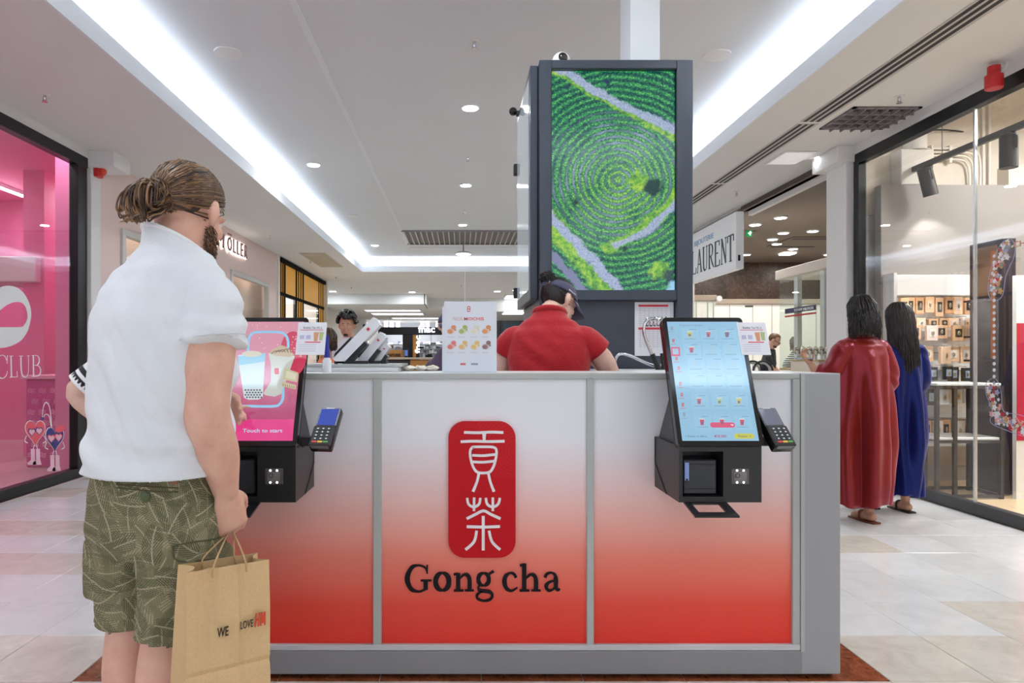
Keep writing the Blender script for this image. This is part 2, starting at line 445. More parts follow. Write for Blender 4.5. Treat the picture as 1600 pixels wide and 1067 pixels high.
q = MB(); q.box((XL-.09, 2.4, 0), (XL, 6.78, .10), bev=.004); q.build('frame_bottom', black, t)
q = MB(); q.box((XL-.09, 6.60, .10), (XL, 6.69, ZG-.105), bev=.004); q.build('frame_post', black, t)
q = MB(); q.box((XL-.09, 6.695, .10), (XL-.01, 6.78, ZG-.105), bev=.004); q.build('frame_post', M('bronze black aluminium', (46, 42, 42), .3, metal=.6), t)
q = MB(); q.box((XL-.05, 2.4, .10), (XL-.04, 6.60, ZG-.105)); q.build('pane', shop_glass, t)
# window decals
XD = XLp(XL-.038)
def ring_poly(mb, out, inn, X, depth=.001):
    n = len(out); V = [(*p, 0) for p in out]+[(*p, 0) for p in inn]+[(*p, depth) for p in out]+[(*p, depth) for p in inn]; Fs = []
    for i in range(n):
        j = (i+1) % n
        Fs += [(i, i+n, j+n, j), (i+2*n, j+2*n, j+3*n, i+3*n), (i, j, j+2*n, i+2*n), (i+n, i+3*n, j+3*n, j+n)]
    mb.add(V, Fs, X); return mb
def zpt(x, y): return WL(x/4.106, 400+y/4.106, XL+.038)
outl = [(-150, 330), (-60, 290), (0, 255), (55, 205), (110, 190), (170, 205), (215, 248), (245, 310), (255, 375), (245, 440), (225, 495), (180, 550), (100, 585), (0, 592), (-90, 590), (-150, 500)]
inn = [(-110, 420), (-50, 405), (0, 390), (55, 352), (100, 315), (150, 296), (195, 300), (220, 330), (232, 380), (226, 415), (212, 440), (190, 455), (100, 456), (0, 456), (-60, 456), (-110, 445)]
outs = [(p.x, p.y) for p in catmull([(*p, 0) for p in outl], 4, True)]; inns = [(p.x, p.y) for p in catmull([(*p, 0) for p in inn], 4, True)]
q = MB(); ring_poly(q, [zpt(*p) for p in outs], [zpt(*p) for p in inns], XD); logo = q.build('logo_decal', decal_w)
tag(logo, 'big white loop emblem stuck on the pink boutique window', 'decal')
q = MB()
def zs(pts, w): stroke(q, [zpt(*p) for p in pts], [a*.0013 for a in w] if isinstance(w, (list, tuple)) else w*.0013, XD, .001, 5)
zs([(100, 668), (92, 646), (72, 636), (48, 652), (32, 700), (36, 750), (54, 778), (78, 784), (98, 766), (106, 736)], [9, 5, 5, 10, 14, 13, 9, 5, 5, 4])
zs([(106, 636), (103, 690)], 5)
zs([(128, 642), (131, 776)], 13); zs([(118, 641), (142, 641)], 4); zs([(120, 777), (168, 775)], 5); zs([(168, 775), (166, 738)], 5)
zs([(190, 642), (192, 730), (202, 768), (216, 776), (230, 768), (238, 730), (237, 640)], [13, 13, 10, 5, 5, 5, 5]); zs([(178, 641), (204, 641)], 4); zs([(228, 640), (246, 640)], 4)
zs([(268, 640), (270, 770)], 13); zs([(258, 639), (290, 638), (304, 655), (304, 682), (292, 698), (272, 700)], [4, 4, 9, 10, 5, 4]); zs([(272, 700), (300, 704), (314, 728), (310, 756), (292, 770), (258, 772)], [4, 5, 11, 11, 5, 4])
zs([(-30, 672), (16, 672)], 40)
tag(q.build('window_lettering', decal_w), 'thin white serif lettering under the loop emblem on the pink boutique window', 'lettering')
def z3(x, y): return WL(x/3.555, 600+y/3.555, XL+.038)
def heart(cx, cy, w, h, n=28):
    o = []
    for k in range(n):
        a = 2*math.pi*k/n; x = 16*math.sin(a)**3; y = 13*math.cos(a)-5*math.cos(2*a)-2*math.cos(3*a)-math.cos(4*a)
        o.append((cx+x/32*w, cy-(y+2.5)/29*h))
    return o
d_pinkl = M('pale pink decal', (240, 190, 210), .5, var=.02); d_coral = M('coral decal', (238, 92, 108), .5, var=.03); d_navy = M('navy decal', (62, 54, 128), .5, var=.03)
for (cx, cy, w, h, c, nm) in ((243, 275, 106, 140, d_coral, 'coral'), (349, 310, 96, 136, d_navy, 'navy')):
    t = thing('heart_decal', '%s cartoon heart with heart shaped sunglasses and boots on the boutique window' % nm, 'decal', (XL, z3(cx, cy)[0], z3(cx, cy+170)[1]), group='heart decals on the boutique window')
    q = MB(); q.prism([z3(*p) for p in heart(cx, cy, w+7, h+8)], .001, XLp(XL-.0385)); q.build('outline', decal_w, t)
    q = MB(); q.prism([z3(*p) for p in heart(cx, cy, w, h)], .001, XLp(XL-.0375)); q.build('heart', c, t)
    for s in (-1, 1):
        q = MB(); q.prism([z3(*p) for p in heart(cx+s*20, cy-8-s*3, 42, 48)], .001, XLp(XL-.0365)); q.build('sunglass_rim', d_navy if nm == 'coral' else d_coral, t)
        q = MB(); q.prism([z3(*p) for p in heart(cx+s*20, cy-8-s*3, 32, 37)], .001, XLp(XL-.0355)); q.build('sunglass_lens', d_pinkl, t)
        q = MB(); bx, by = cx+s*14, cy+85
        q.prism([z3(*p) for p in ((bx-11, by), (bx+11, by), (bx+12, by+55), (bx+20, by+88), (bx-26, by+90), (bx-30, by+78), (bx-10, by+62))], .001, XLp(XL-.0375)); q.build('boot', d_pinkl, t)
        q = MB(); stroke(q, [z3(cx+s*6, cy+h/2-8), z3(cx+s*12, cy+86)], .008, XLp(XL-.0375), .001, smooth=False); q.build('leg', decal_w, t)
        q = MB(); stroke(q, [z3(cx+s*w*.45, cy+12), z3(cx+s*(w*.5+5), cy+40), z3(cx+s*(w*.5-12), cy+52)], .008, XLp(XL-.0375), .001); q.build('arm', decal_w, t)
    if nm == 'navy':
        q = MB(); q.prism([z3(*p) for p in [(cx+4, cy-62), (cx+30, cy-82), (cx+52, cy-76), (cx+48, cy-48), (cx+20, cy-40), (cx+2, cy-48)]], .001, XLp(XL-.0365)); q.build('hat', d_coral, t)
    else:
        q = MB(); stroke(q, [z3(280, 190), z3(286, 130), z3(300, 102), z3(320, 130), z3(332, 240)], .009, XLp(XL-.0365), .001); stroke(q, [z3(284, 188), z3(300, 168), z3(318, 180), z3(328, 235)], .008, XLp(XL-.0365), .001); q.build('straw_loop', decal_w, t)
        q = MB(); q.prism([z3(*p) for p in ((271, 184), (290, 184), (288, 199), (272, 199))], .001, XLp(XL-.0355)); q.build('bow', d_navy, t)
# boutique interior
t = thing('boutique_counter', 'magenta boutique cash desk with pale wavy pattern behind the glass', 'counter', (-4.4, 7.3, 0))
q = MB(); q.box((-4.66, 7.2, .012), (-4.16, 7.7, .96), bev=.01); q.build('body', pk2, t)
q = MB(); q.box((-4.70, 7.16, .96), (-4.15, 7.74, 1.0), bev=.006); q.build('top', pkl, t)
q = MB(); random.seed(3)
for i in range(4):
    for j in range(7):
        x0 = -4.64+i*.12+(j % 2)*.04; z0 = .12+j*.115
        for k in range(3): stroke(q, [(x0, z0+k*.018), (x0+.025, z0+k*.018+.014), (x0+.05, z0+k*.018), (x0+.075, z0+k*.018+.01)], .006, front_X(0, 7.2, 0), .003, 3)
tag(q.build('wave_pattern', pkl, t), kind='stuff')
b = MB(); b.box((-6.6, 7.9, 2.08), (-5.0, 8.6, 2.38), bev=.01); struct('trim_5', b, white)
for x in (-6.4, -5.2): slab('trim_5', x-.01, x+.01, 8.2, 8.22, 2.38, 3.42, white)
for i, (x, y0, y1) in enumerate(((-4.02, 5.5, 6.75), (-6.0, 3.0, 5.2), (-5.9, 7.2, 9.2), (-4.7, 8.6, 9.4))):  # only the first tube is known; the others are added to light the boutique
    t = thing('tube_light', ['slim white tube lamp on the boutique ceiling nearest the black post', 'slim white tube lamp on the boutique ceiling deep inside the shop, nearer side', 'slim white tube lamp on the boutique ceiling by the back wall', 'slim white tube lamp on the boutique ceiling by the far right corner'][i], 'lamp', (x, (y0+y1)/2, 3.33), group='tube lamps in the boutique')
    q = MB(); q.box((x-.03, y0, 3.37), (x+.03, y1, 3.42), bev=.004); q.build('housing', white, t)
    q = MB(); q.box((x-.02, y0+.02, 3.35), (x+.02, y1-.02, 3.37)); q.build('tube', ledoff, t)
    lamp_area((x, (y0+y1)/2, 3.34), (7 if i == 0 else 15), .05, (1, .93, .95), parent=t, sy=y1-y0)
# a garment rail in the boutique
t = thing('garment_rail', 'white garment rail standing by the boutique wall', 'clothes rail', (-5.2, 8.9, 0))
for y in (-5.55, -4.75): q = MB(); q.tube([(y, 8.9, .012), (y, 8.9, 1.5)], .014); q.build('upright', white, t, True)
q = MB(); q.tube([(-5.55, 8.9, 1.49), (-4.75, 8.9, 1.49)], .012); q.build('bar', white, t, True)
gc = [(240, 220, 226), (238, 190, 170), (220, 120, 160), (246, 238, 240), (232, 200, 120), (214, 140, 176)]
for i in range(6):
    c = gc[i]; y = -5.48+i*.125
    q = MB(); prof = [(0, .05), (.16, 0), (.24, -.1), (.19, -.16), (.18, -.62), (-.18, -.62), (-.19, -.16), (-.24, -.1), (-.16, 0)]
    q.prism(prof, .035, plane_X((y, 8.9, 1.40), (.5, -.86, 0), (0, 0, 1))); o = q.build('garment', M('garment %d' % i, c, .8, var=.08, bump=.3, bscale=14))
    tag(o, ['pale lilac garment at the near end of the boutique rail', 'peach garment hanging second on the boutique rail', 'raspberry pink garment hanging on the boutique rail', 'off white garment hanging on the boutique rail', 'mustard garment hanging on the boutique rail', 'mauve garment at the far end of the boutique rail'][i], 'garment', 'garments on the boutique rail')

# ---- left: pale rosy wall with windows and lettering
def wall_with_holes(name, x0, x1, y0, y1, z0, z1, holes, m):
    b = MB(); ys = y0
    for (a, c, d, e) in holes:
        b.box((x0, ys, z0), (x1, a, z1)); b.box((x0, a, z0), (x1, c, d)); b.box((x0, a, e), (x1, c, z1)); ys = c
    b.box((x0, ys, z0), (x1, y1, z1)); return struct(name, b, m)
wall_with_holes('wall_left', XL-.1, XL, 7.02, 13.75, 0, ZC, [(7.42, 10.3, .25, 2.62), (10.95, 13.1, .25, 2.62)], pinkwall)
b = MB(); b.box((XL-.12, 6.80, 0), (XL+.02, 6.98, ZC)); struct('wall_pilaster', b, white)
b = MB(); b.box((XL-.12, 6.78, ZC-.16), (XL+.26, 7.12, ZC), bev=.004); struct('trim_6', b, white)
frame_m = M('pale grey window frame', (206, 204, 200), .4, var=.02)
cream = M('warm shop interior', (232, 214, 196), .7, var=.04, vscale=2)
for i, (a, c) in enumerate(((7.42, 10.3), (10.95, 13.1))):
    o = struct('window_%d' % (i+1), MB().box((XL-.06, a, 2.55), (XL+.03, c, 2.62), bev=.004), frame_m)
    ORG[o.name] = o.location.copy()
    for y in (a, c-.08): MB().box((XL-.06, y, .25), (XL+.03, y+.08, 2.55), bev=.004).build('window_post', frame_m, o)
    MB().box((XL-.06, a, .25), (XL+.03, c, .33), bev=.004).build('window_sill', frame_m, o)
    MB().box((XL-.03, a+.08, .33), (XL-.02, c-.08, 2.55)).build('pane', shop_glass, o)
slab('wall_salon', -4.09, -4.06, 7.02, 13.75, 0, 3.3, cream)
slab('wall_salon', -4.06, XL-.1, 7.02, 7.08, 0, 3.3, cream)
slab('wall_salon', -4.06, XL-.1, 13.69, 13.75, 0, 3.3, cream)
slab('ceiling', -4.06, XL-.1, 7.02, 13.75, 3.2, 3.28, white)
for i, y in enumerate((8.2, 9.6, 11.3, 12.6)):
    t = thing('ceiling_lamp', ['round white lamp on the salon ceiling, nearest of four', 'round white lamp on the salon ceiling, second of four', 'round white lamp on the salon ceiling, third of four', 'round white lamp on the salon ceiling, farthest of four'][i], 'lamp', (-3.96, y, 3.17), group='lamps in the salon behind the rosy wall')
    MB().lathe([(.07, 0), (.08, .01), (.08, .03)], (-3.96, y, 3.17)).build('rim', white, t, True)
    MB().lathe([(.06, 0), (.06, .004)], (-3.96, y, 3.165)).build('diffuser', ledoff, t)
    lamp_area((-3.96, y, 3.16), 5, .12, (1, .95, .9), parent=t)
letter_br = M('bronze letters', (120, 92, 86), .4, metal=.2); halo = M('backlit letter edge', (255, 250, 245), .5, emit=3., var=0)
t = thing('shop_sign', 'raised bronze backlit shop name letters on the rosy wall', 'sign', (XL, 10.9, 2.9))
for i, (ch, y) in enumerate((('M', 10.28), ('O', 10.72), ('L', 10.98), ('L', 11.17), ('E', 11.36), ('R', 11.55))):
    wd = {'M': .26, 'O': .19, 'L': .12, 'E': .12, 'R': .14}[ch]
    q = MB(); put_text(q, ch, XLp(XL+.03), y, y+wd, 2.90, 3.12, depth=.02); q.build('letter', letter_br, t)
    q = MB(); put_text(q, ch, XLp(XL+.012), y-.012, y+wd+.012, 2.888, 3.132, depth=.016); q.build('letter_back', halo, t)
q = MB(); q.box((XL+.03, 10.74, 3.15), (XL+.05, 10.89, 3.175)); q.build('letter', letter_br, t)

# ---- left: yellow panelled shop front with dark mullions
yel = M('ochre glass panel', (224, 164, 54), .45, var=.06, vscale=3, emit=.2); mblack = M('matte black mullion', (20, 19, 20), .8, spec=.1)
slab('wall_left', XL-.1, XL+.02, 13.75, 13.9, 0, ZC, white)
t = thing('storefront', 'ochre panelled shop front with black mullions beyond the rosy wall', 'shop front', (XL, 16.2, 0))
edges = [14.12, 14.32, 14.52, 14.72]
ypos = [3948/(CX-p) for p in (440.5, 443.5, 446.5, 464.5, 468, 471.5, 475, 499.5, 502.5, 505.5, 508)]
for i, y in enumerate(ypos):
    wd = .11 if i in (2, 3, 6) else .06
    MB().box((XL-.08, y-wd/2, .0), (XL-.015, y+wd/2, 3.22)).build('mullion', mblack, t)
MB().box((XL-.08, 13.95, 3.18), (XL+.04, 18.6, 3.26)).build('head_rail', mblack, t)
MB().box((XL-.08, 13.95, 2.49), (XL-.01, 18.6, 2.56)).build('transom', mblack, t)
yy = [13.92]+ypos
for i in range(len(yy)-1):
    MB().box((XL-.05, yy[i]+.02, 2.56), (XL-.025, yy[i+1]-.02, 3.18)).build('panel', yel, t)
    narrow = yy[i+1]-yy[i] < .6
    MB().box((XL-.05, yy[i]+.02, .05), (XL-.025, yy[i+1]-.02, 2.49)).build('panel' if narrow else 'pane', yel if narrow else shop_glass, t)
slab('wall_shop', -5.6, -5.5, 13.8, 18.6, 0, 3.28, M('cool white shop wall', (214, 214, 222), .6, var=.03))
for i, y in enumerate((14.9, 17.2)):
    t = thing('ceiling_lamp', ['round lamp in the ochre shop, nearer one', 'round lamp in the ochre shop, farther one'][i], 'lamp', (-4.6, y, 3.2), group='lamps in the ochre shop')
    MB().lathe([(.14, 0), (.15, .01), (.15, .06)], (-4.6, y, 3.2)).build('rim', white, t, True)
    MB().lathe([(.12, 0), (.12, .004)], (-4.6, y, 3.195)).build('diffuser', ledoff, t)
    lamp_area((-4.6, y, 3.19), 60, .24, parent=t)
slab('ceiling', -5.6, XL-.1, 13.8, 18.6, 3.24, 3.3, white)
# ---- cross hall far behind
fw = M('pale far wall', (222, 218, 210), .8, var=.02)
slab('wall_far', -4.8, -4.7, 18.6, 33.5, 0, 3.3, fw)
slab('wall_far', -5.6, -3.7, 18.55, 18.65, 0, 3.28, fw)
slab('ceiling', -5.5, -3.97, 18.6, 22.3, ZC, ZC+.05, paint)
slab('trim_7', -4.7, -1.19, 22.3, 22.4, 2.94, 3.33, fascia)
slab('ceiling', -4.7, -1.19, 22.4, 25.2, 2.94, 3.0, paint)
slab('trim_8', -1.22, -1.14, 22.3, 25.2, 2.94, 3.33, paint)
slab('ceiling', -1.2, 9, 22.3, 24.2, ZC, ZC+.05, paint)
slab('trim_9', -1.2, .5, 24.0, 24.1, 2.9, 3.33, paint); slab('trim_10', .5, 9, 23.9, 24.0, 2.8, 3.33, paint)
slab('ceiling', -5, 9, 25.2, 37, 3.02, 3.08, paint)
for i, (x0, x1, y0, y1, z, e) in enumerate(((-3.7, -1.6, 25.6, 26.6, 2.985, 3), (-3.7, -1.6, 27.8, 28.8, 2.985, 3), (-3.2, .2, 31.2, 31.8, 2.985, 2), (1.55, 2.3, 22.6, 23.8, 3.24, 5), (1.75, 2.6, 27, 28.4, 2.985, 5))):
    nm = ['wide white light panel in the far hall ceiling, nearest of three', 'wide white light panel in the far hall ceiling, middle of three', 'long white light panel just before the dark far shop', 'bright square light well in the ceiling left of the screen tower', 'small bright light panel low in the far ceiling beside the red shirt'][i]
    t = thing('ceiling_light', nm, 'light', ((x0+x1)/2, (y0+y1)/2, z), group='light panels in the far hall')
    MB().box((x0-.06, y0-.06, z+.005), (x1+.06, y1+.06, z+.04)).build('frame', fascia, t)
    MB().box((x0, y0, z-.004), (x1, y1, z+.005)).build('diffuser', M('panel diffuser %d' % e, (250, 250, 252), .5, emit=e, var=0), t)
slab('wall_far', -5, 9, 36.5, 36.6, 0, 3.3, fw)
slab('wall_far', 9, 9.1, 14.4, 37, 0, 3.3, fw)
# dark fronted shop at the end of the hall
nv = M('blue black fascia', (14, 18, 30), .35, var=.1)
wood = M('warm wood', (190, 134, 72), .5, var=.12, vscale=6, bump=.1)
YS = 33.0
def FX(px): return X_(px, YS)
def FZ(py): return Z_(py, YS)
t = thing('storefront', 'dark fronted shop with white lit lettering at the end of the hall', 'shop front', (FX(650), YS, 0))
MB().box((FX(591), YS, FZ(523)), (FX(700), YS+.3, FZ(511)), bev=.02).build('fascia', nv, t)
MB().box((FX(629), YS, 0), (FX(645), YS+.4, FZ(523))).build('pillar', nv, t)
MB().box((FX(589), YS, 0), (FX(593), YS+.4, FZ(523))).build('pillar', nv, t)
MB().box((FX(645), YS+.02, 0), (FX(650), YS+.3, FZ(523))).build('pillar', wood, t)
MB().box((FX(650), YS+.05, 0), (FX(655.5), YS+.1, FZ(523))).build('pillar', nv, t)
MB().box((FX(673), YS+.1, 0), (FX(673.6), YS+.15, FZ(523))).build('window_post', nv, t)
lit = M('lit white lettering', (245, 250, 255), .5, emit=3.5, var=0)
q = MB(); put_text(q, 'fnac', front_X(0, YS-.01, 0), FX(653.5), FX(679.5), FZ(519.5), FZ(508.5), bold=.02, depth=.05); q.build('lettering', lit, t)
q = MB(); Xv = plane_X((FX(656), YS-.02, FZ(552)), (0, 0, 1), (-1, 0, 0))
put_text(q, 'fnac', Xv, 0, FZ(524)-FZ(552), 0, FX(656)-FX(648.5), bold=.02, depth=.03); q.build('lettering', lit, t)
slab('wall_shop_back', FX(591), FX(720), YS+3.4, YS+3.5, 0, 3.02, M('bright shop back wall', (206, 210, 218), .6, emit=.1, var=.2, vscale=1))  # faint emission on the wall stands in for the lit interior
random.seed(11)
names = ['white', 'pale grey', 'blue grey', 'dark', 'pinkish', 'silver']
cols = [(240, 242, 246), (200, 206, 214), (130, 150, 176), (60, 66, 80), (226, 200, 206), (220, 224, 230)]
q = MB()
for i in range(150):
    px = random.uniform(597, 692); r = random.randrange(5); k = random.randrange(6); Y = YS+random.uniform(1.2, 3.0)
    wd = random.uniform(.08, .32); x = X_(px, Y); z = FZ((562, 555, 548, 541, 534)[r])-.1
    q.mat(k).box((x-wd/2, Y, z), (x+wd/2, Y+.1, z+random.uniform(.06, .19)))
tag(q.build('merchandise', [M('goods '+names[k], cols[k], .5, emit=.25 if k in (0, 5) else 0, var=.1) for k in range(6)], t), kind='stuff')
for py in (562, 555, 548, 541, 534): MB().box((FX(597), YS+1.1, FZ(py)-.12), (FX(700), YS+3.3, FZ(py)-.1)).build('shelf', white, t)
for px in (603, 612, 622, 660, 668, 684): MB().lathe([(.09, 0), (.1, .01), (.1, .47)], (X_(px, YS+1.5), YS+1.5, 2.55), 12).build('shop_lamp', M('shop lamp', (250, 252, 255), .5, emit=1.5, var=0), t)
lamp_area((FX(640), YS+1.6, 2.75), 45, 2.5, parent=t)
# wooden stands in front of it
t = thing('wooden_stand', 'curved wooden promotion stand reading CAPTUREZ at the far shop', 'stand', (X_(616, 30), 30, 0))
MB().prism([(X_(598, 30), 29.6), (X_(604, 30), 29.2), (X_(630, 30), 29.2), (X_(632, 30), 30.2), (X_(598, 30), 30.2)], Z_(547, 30)).build('body', wood, t)
q = MB(); put_text(q, 'CAPTUREZ', front_X(0, 29.19, 0), X_(606, 29.2), X_(626, 29.2), Z_(557, 29.2), Z_(552.5, 29.2), depth=.02, bold=.02); q.build('lettering', nv, t)
t = thing('wooden_stand', 'low wooden counter with dark tray right of the far promotion stand', 'counter', (X_(660, 26), 26, 0))
MB().box((X_(642, 26), 25.6, 0), (X_(694, 26), 26.4, Z_(562, 26)), bev=.02).build('body', wood, t)
MB().box((X_(600, 26), 25.5, Z_(561.5, 26)), (X_(694, 26), 26.5, Z_(558.5, 26)), bev=.02).build('top', M('pale worktop', (196, 184, 170), .5), t)
MB().box((X_(602, 26), 25.7, 0), (X_(642, 26), 26.3, Z_(562, 26)), bev=.02).build('side_cabinet', M('graphite laminate', (58, 58, 66), .5), t)
t = thing('hand_gel_post', 'slim dark post with a blue and white display before the far pillar', 'post', (X_(635, 29), 29, 0))
MB().box((X_(632, 29), 28.9, 0), (X_(638, 29), 29.05, Z_(544, 29)), bev=.01).build('body', nv, t)
MB().box((X_(632.6, 29), 28.88, Z_(556, 29)), (X_(637.4, 29), 28.9, Z_(547, 29))).build('display', M('blue display', (90, 120, 190), .4, emit=.4, var=.2, vscale=20), t)
o = MB().box((X_(559, 32), 32.3, Z_(528, 32)), (X_(569, 32), 32.35, Z_(506, 32))).build('poster', M('navy poster', (34, 40, 92), .5, var=.3, vscale=6)); tag(o, 'small navy poster on the pale wall behind the curly haired man', 'poster')
# dark shop front right of the menu card, behind the red shirt
t = thing('storefront', 'dark green black shop front half hidden behind the red shirted worker', 'shop front', (X_(800, 24), 24.4, 0))
MB().box((X_(776, 24.4), 24.4, 0), (X_(860, 24.4), 24.5, Z_(501, 24.4))).build('panel', nv, t)
MB().box((X_(785, 24.3), 24.33, .3), (X_(818, 24.3), 24.39, Z_(504, 24.3))).build('pane', M('teal tinted pane', (40, 58, 66), .1), t)
for px in (784, 818): MB().box((X_(px, 24.3)-.04, 24.3, 0), (X_(px, 24.3)+.04, 24.4, Z_(501, 24.4))).build('window_post', black, t)
# ================================================================ RIGHT SIDE
# ---- accessory shop behind frameless glass (Y 1.5 .. 6.6)
ZR = 3.19
slab('wall_right', XR, XR+.12, -2, 6.62, ZR, ZC+.02, white)
b = MB(); b.box((XR-.06, 6.66, 0), (XR+.16, 7.02, ZC-.14)); struct('wall_pilaster', b, white)
b = MB(); b.box((XR-.17, 6.62, ZC-.16), (XR+.16, 7.1, ZC), bev=.004); struct('trim_11', b, white)
t = thing('shop_window', 'frameless glass shop window of the accessory shop with dark base and head rail', 'window', (XR, 4.2, 0))
MB().box((XR, .8, ZR-.10), (XR+.08, 6.64, ZR), bev=.004).build('frame_top', black, t)
MB().box((XR, .8, 0), (XR+.08, 6.64, .09), bev=.004).build('frame_bottom', M('anthracite base rail', (62, 62, 66), .45), t)
MB().box((XR, 6.56, .09), (XR+.08, 6.64, ZR-.10), bev=.004).build('frame_post', black, t)
MB().box((XR+.035, 5.125, .09), (XR+.045, 6.56, ZR-.10)).build('pane', shop_glass, t)
MB().box((XR+.035, .8, .09), (XR+.045, 5.115, ZR-.10)).build('pane', shop_glass, t)
MB().box((XR+.03, 5.112, .09), (XR+.05, 5.128, ZR-.10)).build('joint', M('silver joint', (200, 206, 210), .25, metal=.7), t)
plaster = M('raw concrete soffit', (214, 204, 190), .9, var=.12, vscale=5, bump=.5, bscale=9)
partg = M('grey partition paint', (150, 144, 140), .7, var=.03)
pale = M('pale plaster', (214, 208, 200), .8, var=.04)
slab('floor', XR+.08, 9, -1, 6.5, -.003, .01, M('light oak shop floor', (214, 188, 152), .3, var=.08, vscale=3))
slab('ceiling', XR+.08, 9, -1, 6.62, 4.0, 4.1, plaster)
slab('wall_shop', 9, 9.1, -1, 6.62, 0, 4.05, pale)
slab('wall_shop', XR+.08, 9, -1.1, -1, 0, 4.05, pale)
PY = 6.46
b = MB(); b.box((4.04, PY, 0), (9, PY+.1, 2.85)); struct('wall_partition', b, partg)
b = MB(); b.box((XR+.02, 6.64, 2.6), (9, 6.7, 4.1)); struct('wall_shop', b, plaster)
b = MB(); b.box((4.10, 6.44, .16), (5.6, PY, .62)); struct('baseboard_partition', b, M('greige plinth', (150, 138, 128), .5))
# pipes under the raw ceiling
def rod(pts, r, m, nm, parent=None, seg=10): return MB().tube(pts, r, seg).build(nm, m, parent, True)
pipe = M('cream painted pipe', (222, 214, 202), .5)
t = thing('pipe_run', 'cream painted pipes bracketed on the raw wall above the grey partition', 'pipes', (4.9, 6.6, 2.85))
for i in range(4):
    d = i*.035
    rod(catmull([(4.55, 6.6, 3.24-d), (4.98-d, 6.6, 3.24-d), (5.07-d, 6.6, 3.2-d), (5.1-d, 6.6, 3.1-d), (5.1-d, 6.6, 2.86)], 4), .011, pipe, 'pipe', t)
for i in range(2): rod([(5.14+i*.06, 6.61, 4.0), (5.14+i*.06, 6.61, 2.86)], .013, pipe, 'pipe', t)
for x in (4.62, 4.8): MB().box((x-.012, 6.58, 3.1), (x+.012, 6.638, 3.27)).build('bracket', pipe, t)
t = thing('air_duct', 'cream boxed air duct with a round top on the partition by the window post', 'duct', (4.4, 6.52, 2.86))
MB().box((4.24, 6.47, 2.855), (4.55, 6.63, 3.2), bev=.006).build('box', pale, t)
MB().lathe([(.1, 0), (.1, .2), (.085, .22)], (4.42, 6.54, 3.2), 20).build('duct', pale, t, True)
b = MB(); b.box((5.3, 6.5, 2.86), (5.6, 6.64, 3.05)); struct('trim_12', b, plaster)
# track with spot lamps, along the window
dk = M('dark grey powder coat', (66, 64, 64), .45)
tr = thing('light_track', 'dark lighting track running along inside the accessory shop window', 'track', (4.35, 4.6, 2.9))
TX1 = 4.36
ya, yb = F*TX1/(1415-CX), 1.0
za = Z_(270, ya); zb = za
MB().box((TX1-.02, yb, za-.025), (TX1+.02, ya, za+.025), bev=.003).build('rail', dk, tr)
rod(catmull([(TX1, ya, za+.0), (TX1-.03, ya+.12, za+.15), (TX1-.02, ya+.15, za+.3), (TX1+.1, ya+.05, za+.4), (TX1+.4, ya, za+.42), (TX1+1.0, ya+.2, za+.42)], 5), .008, black, 'cable', tr, 6)
for y in (ya-.5, 3.2, 1.6): rod([(TX1, y, za+.02), (TX1, y, 4.0)], .004, dk, 'suspension_wire', tr, 6)
def spot(Y, tilt, label, w):
    t = thing('spot_lamp', label, 'spotlight', (TX1, Y, za-.3), group='spotlights on the track')
    MB().box((TX1-.02, Y-.05, za-.055), (TX1+.02, Y+.05, za-.025), bev=.003).build('adapter', dk, t)
    X = Matrix.Translation((TX1, Y, za-.16)) @ Matrix.Rotation(tilt, 4, 'Y')
    b = MB(); b.lathe([(.052, -.14), (.062, -.14), (.062, .12), (.055, .125), (0.001, .125)], seg=24, X=X); b.build('body', dk, t, True)
    b = MB(); b.lathe([(.05, -.139), (.05, -.136)], seg=20, X=X); b.build('lens', M('spot lens', (255, 252, 246), .3, emit=30, var=0), t)
    for s in (-1, 1):
        rod(catmull([X @ Vector((0, s*.075, 0)), X @ Vector((0, s*.078, .09)), Vector((TX1, Y+s*.05, za-.05)), Vector((TX1, Y, za-.045))], 4), .008, dk, 'yoke', t, 6)
    ld = bpy.data.lights.new('lamp_light', 'SPOT'); ld.energy = w; ld.spot_size = 1.6; ld.shadow_soft_size = .05; ld.color = (1, .97, .93)
    o = bpy.data.objects.new('lamp_light', ld); COL.objects.link(o); o.parent = t; o.matrix_local = Matrix.Translation(-Vector((TX1, Y, za-.3))) @ X @ Matrix.Translation((0, 0, -.15))
spot(F*TX1/(1449-CX), -.25, 'dark spotlight near the end of the track in the accessory shop', 22)
spot(F*TX1/(1576-CX), .0, 'dark spotlight aimed straight down on the track beside the window edge', 120)
spot(3.3, -.3, 'dark spotlight on the nearer, unseen stretch of the track', 120)
for i, (x, y) in enumerate(((5.2, 5.4), (6.8, 5.0), (5.4, 3.2), (7.5, 3.0))):  # square lamps added to light the shop interior and product wall
    t = thing('ceiling_lamp', ['square lamp hung over the product wall in the accessory shop', 'square lamp deep in the accessory shop near the partition', 'square lamp over the middle of the accessory shop', 'square lamp deep in the accessory shop, nearer side'][i], 'lamp', (x, y, 3.5), group='hung lamps in the accessory shop')
    MB().box((x-.25, y-.25, 3.52), (x+.25, y+.25, 3.58), bev=.005).build('housing', white, t)
    MB().box((x-.22, y-.22, 3.51), (x+.22, y+.22, 3.52)).build('diffuser', ledoff, t)
    for s in (-1, 1): rod([(x+s*.2, y, 3.58), (x+s*.2, y, 4.0)], .004, white, 'suspension_wire', t, 6)
    lamp_area((x, y, 3.5), 42, .44, (1, .98, .95), parent=t)

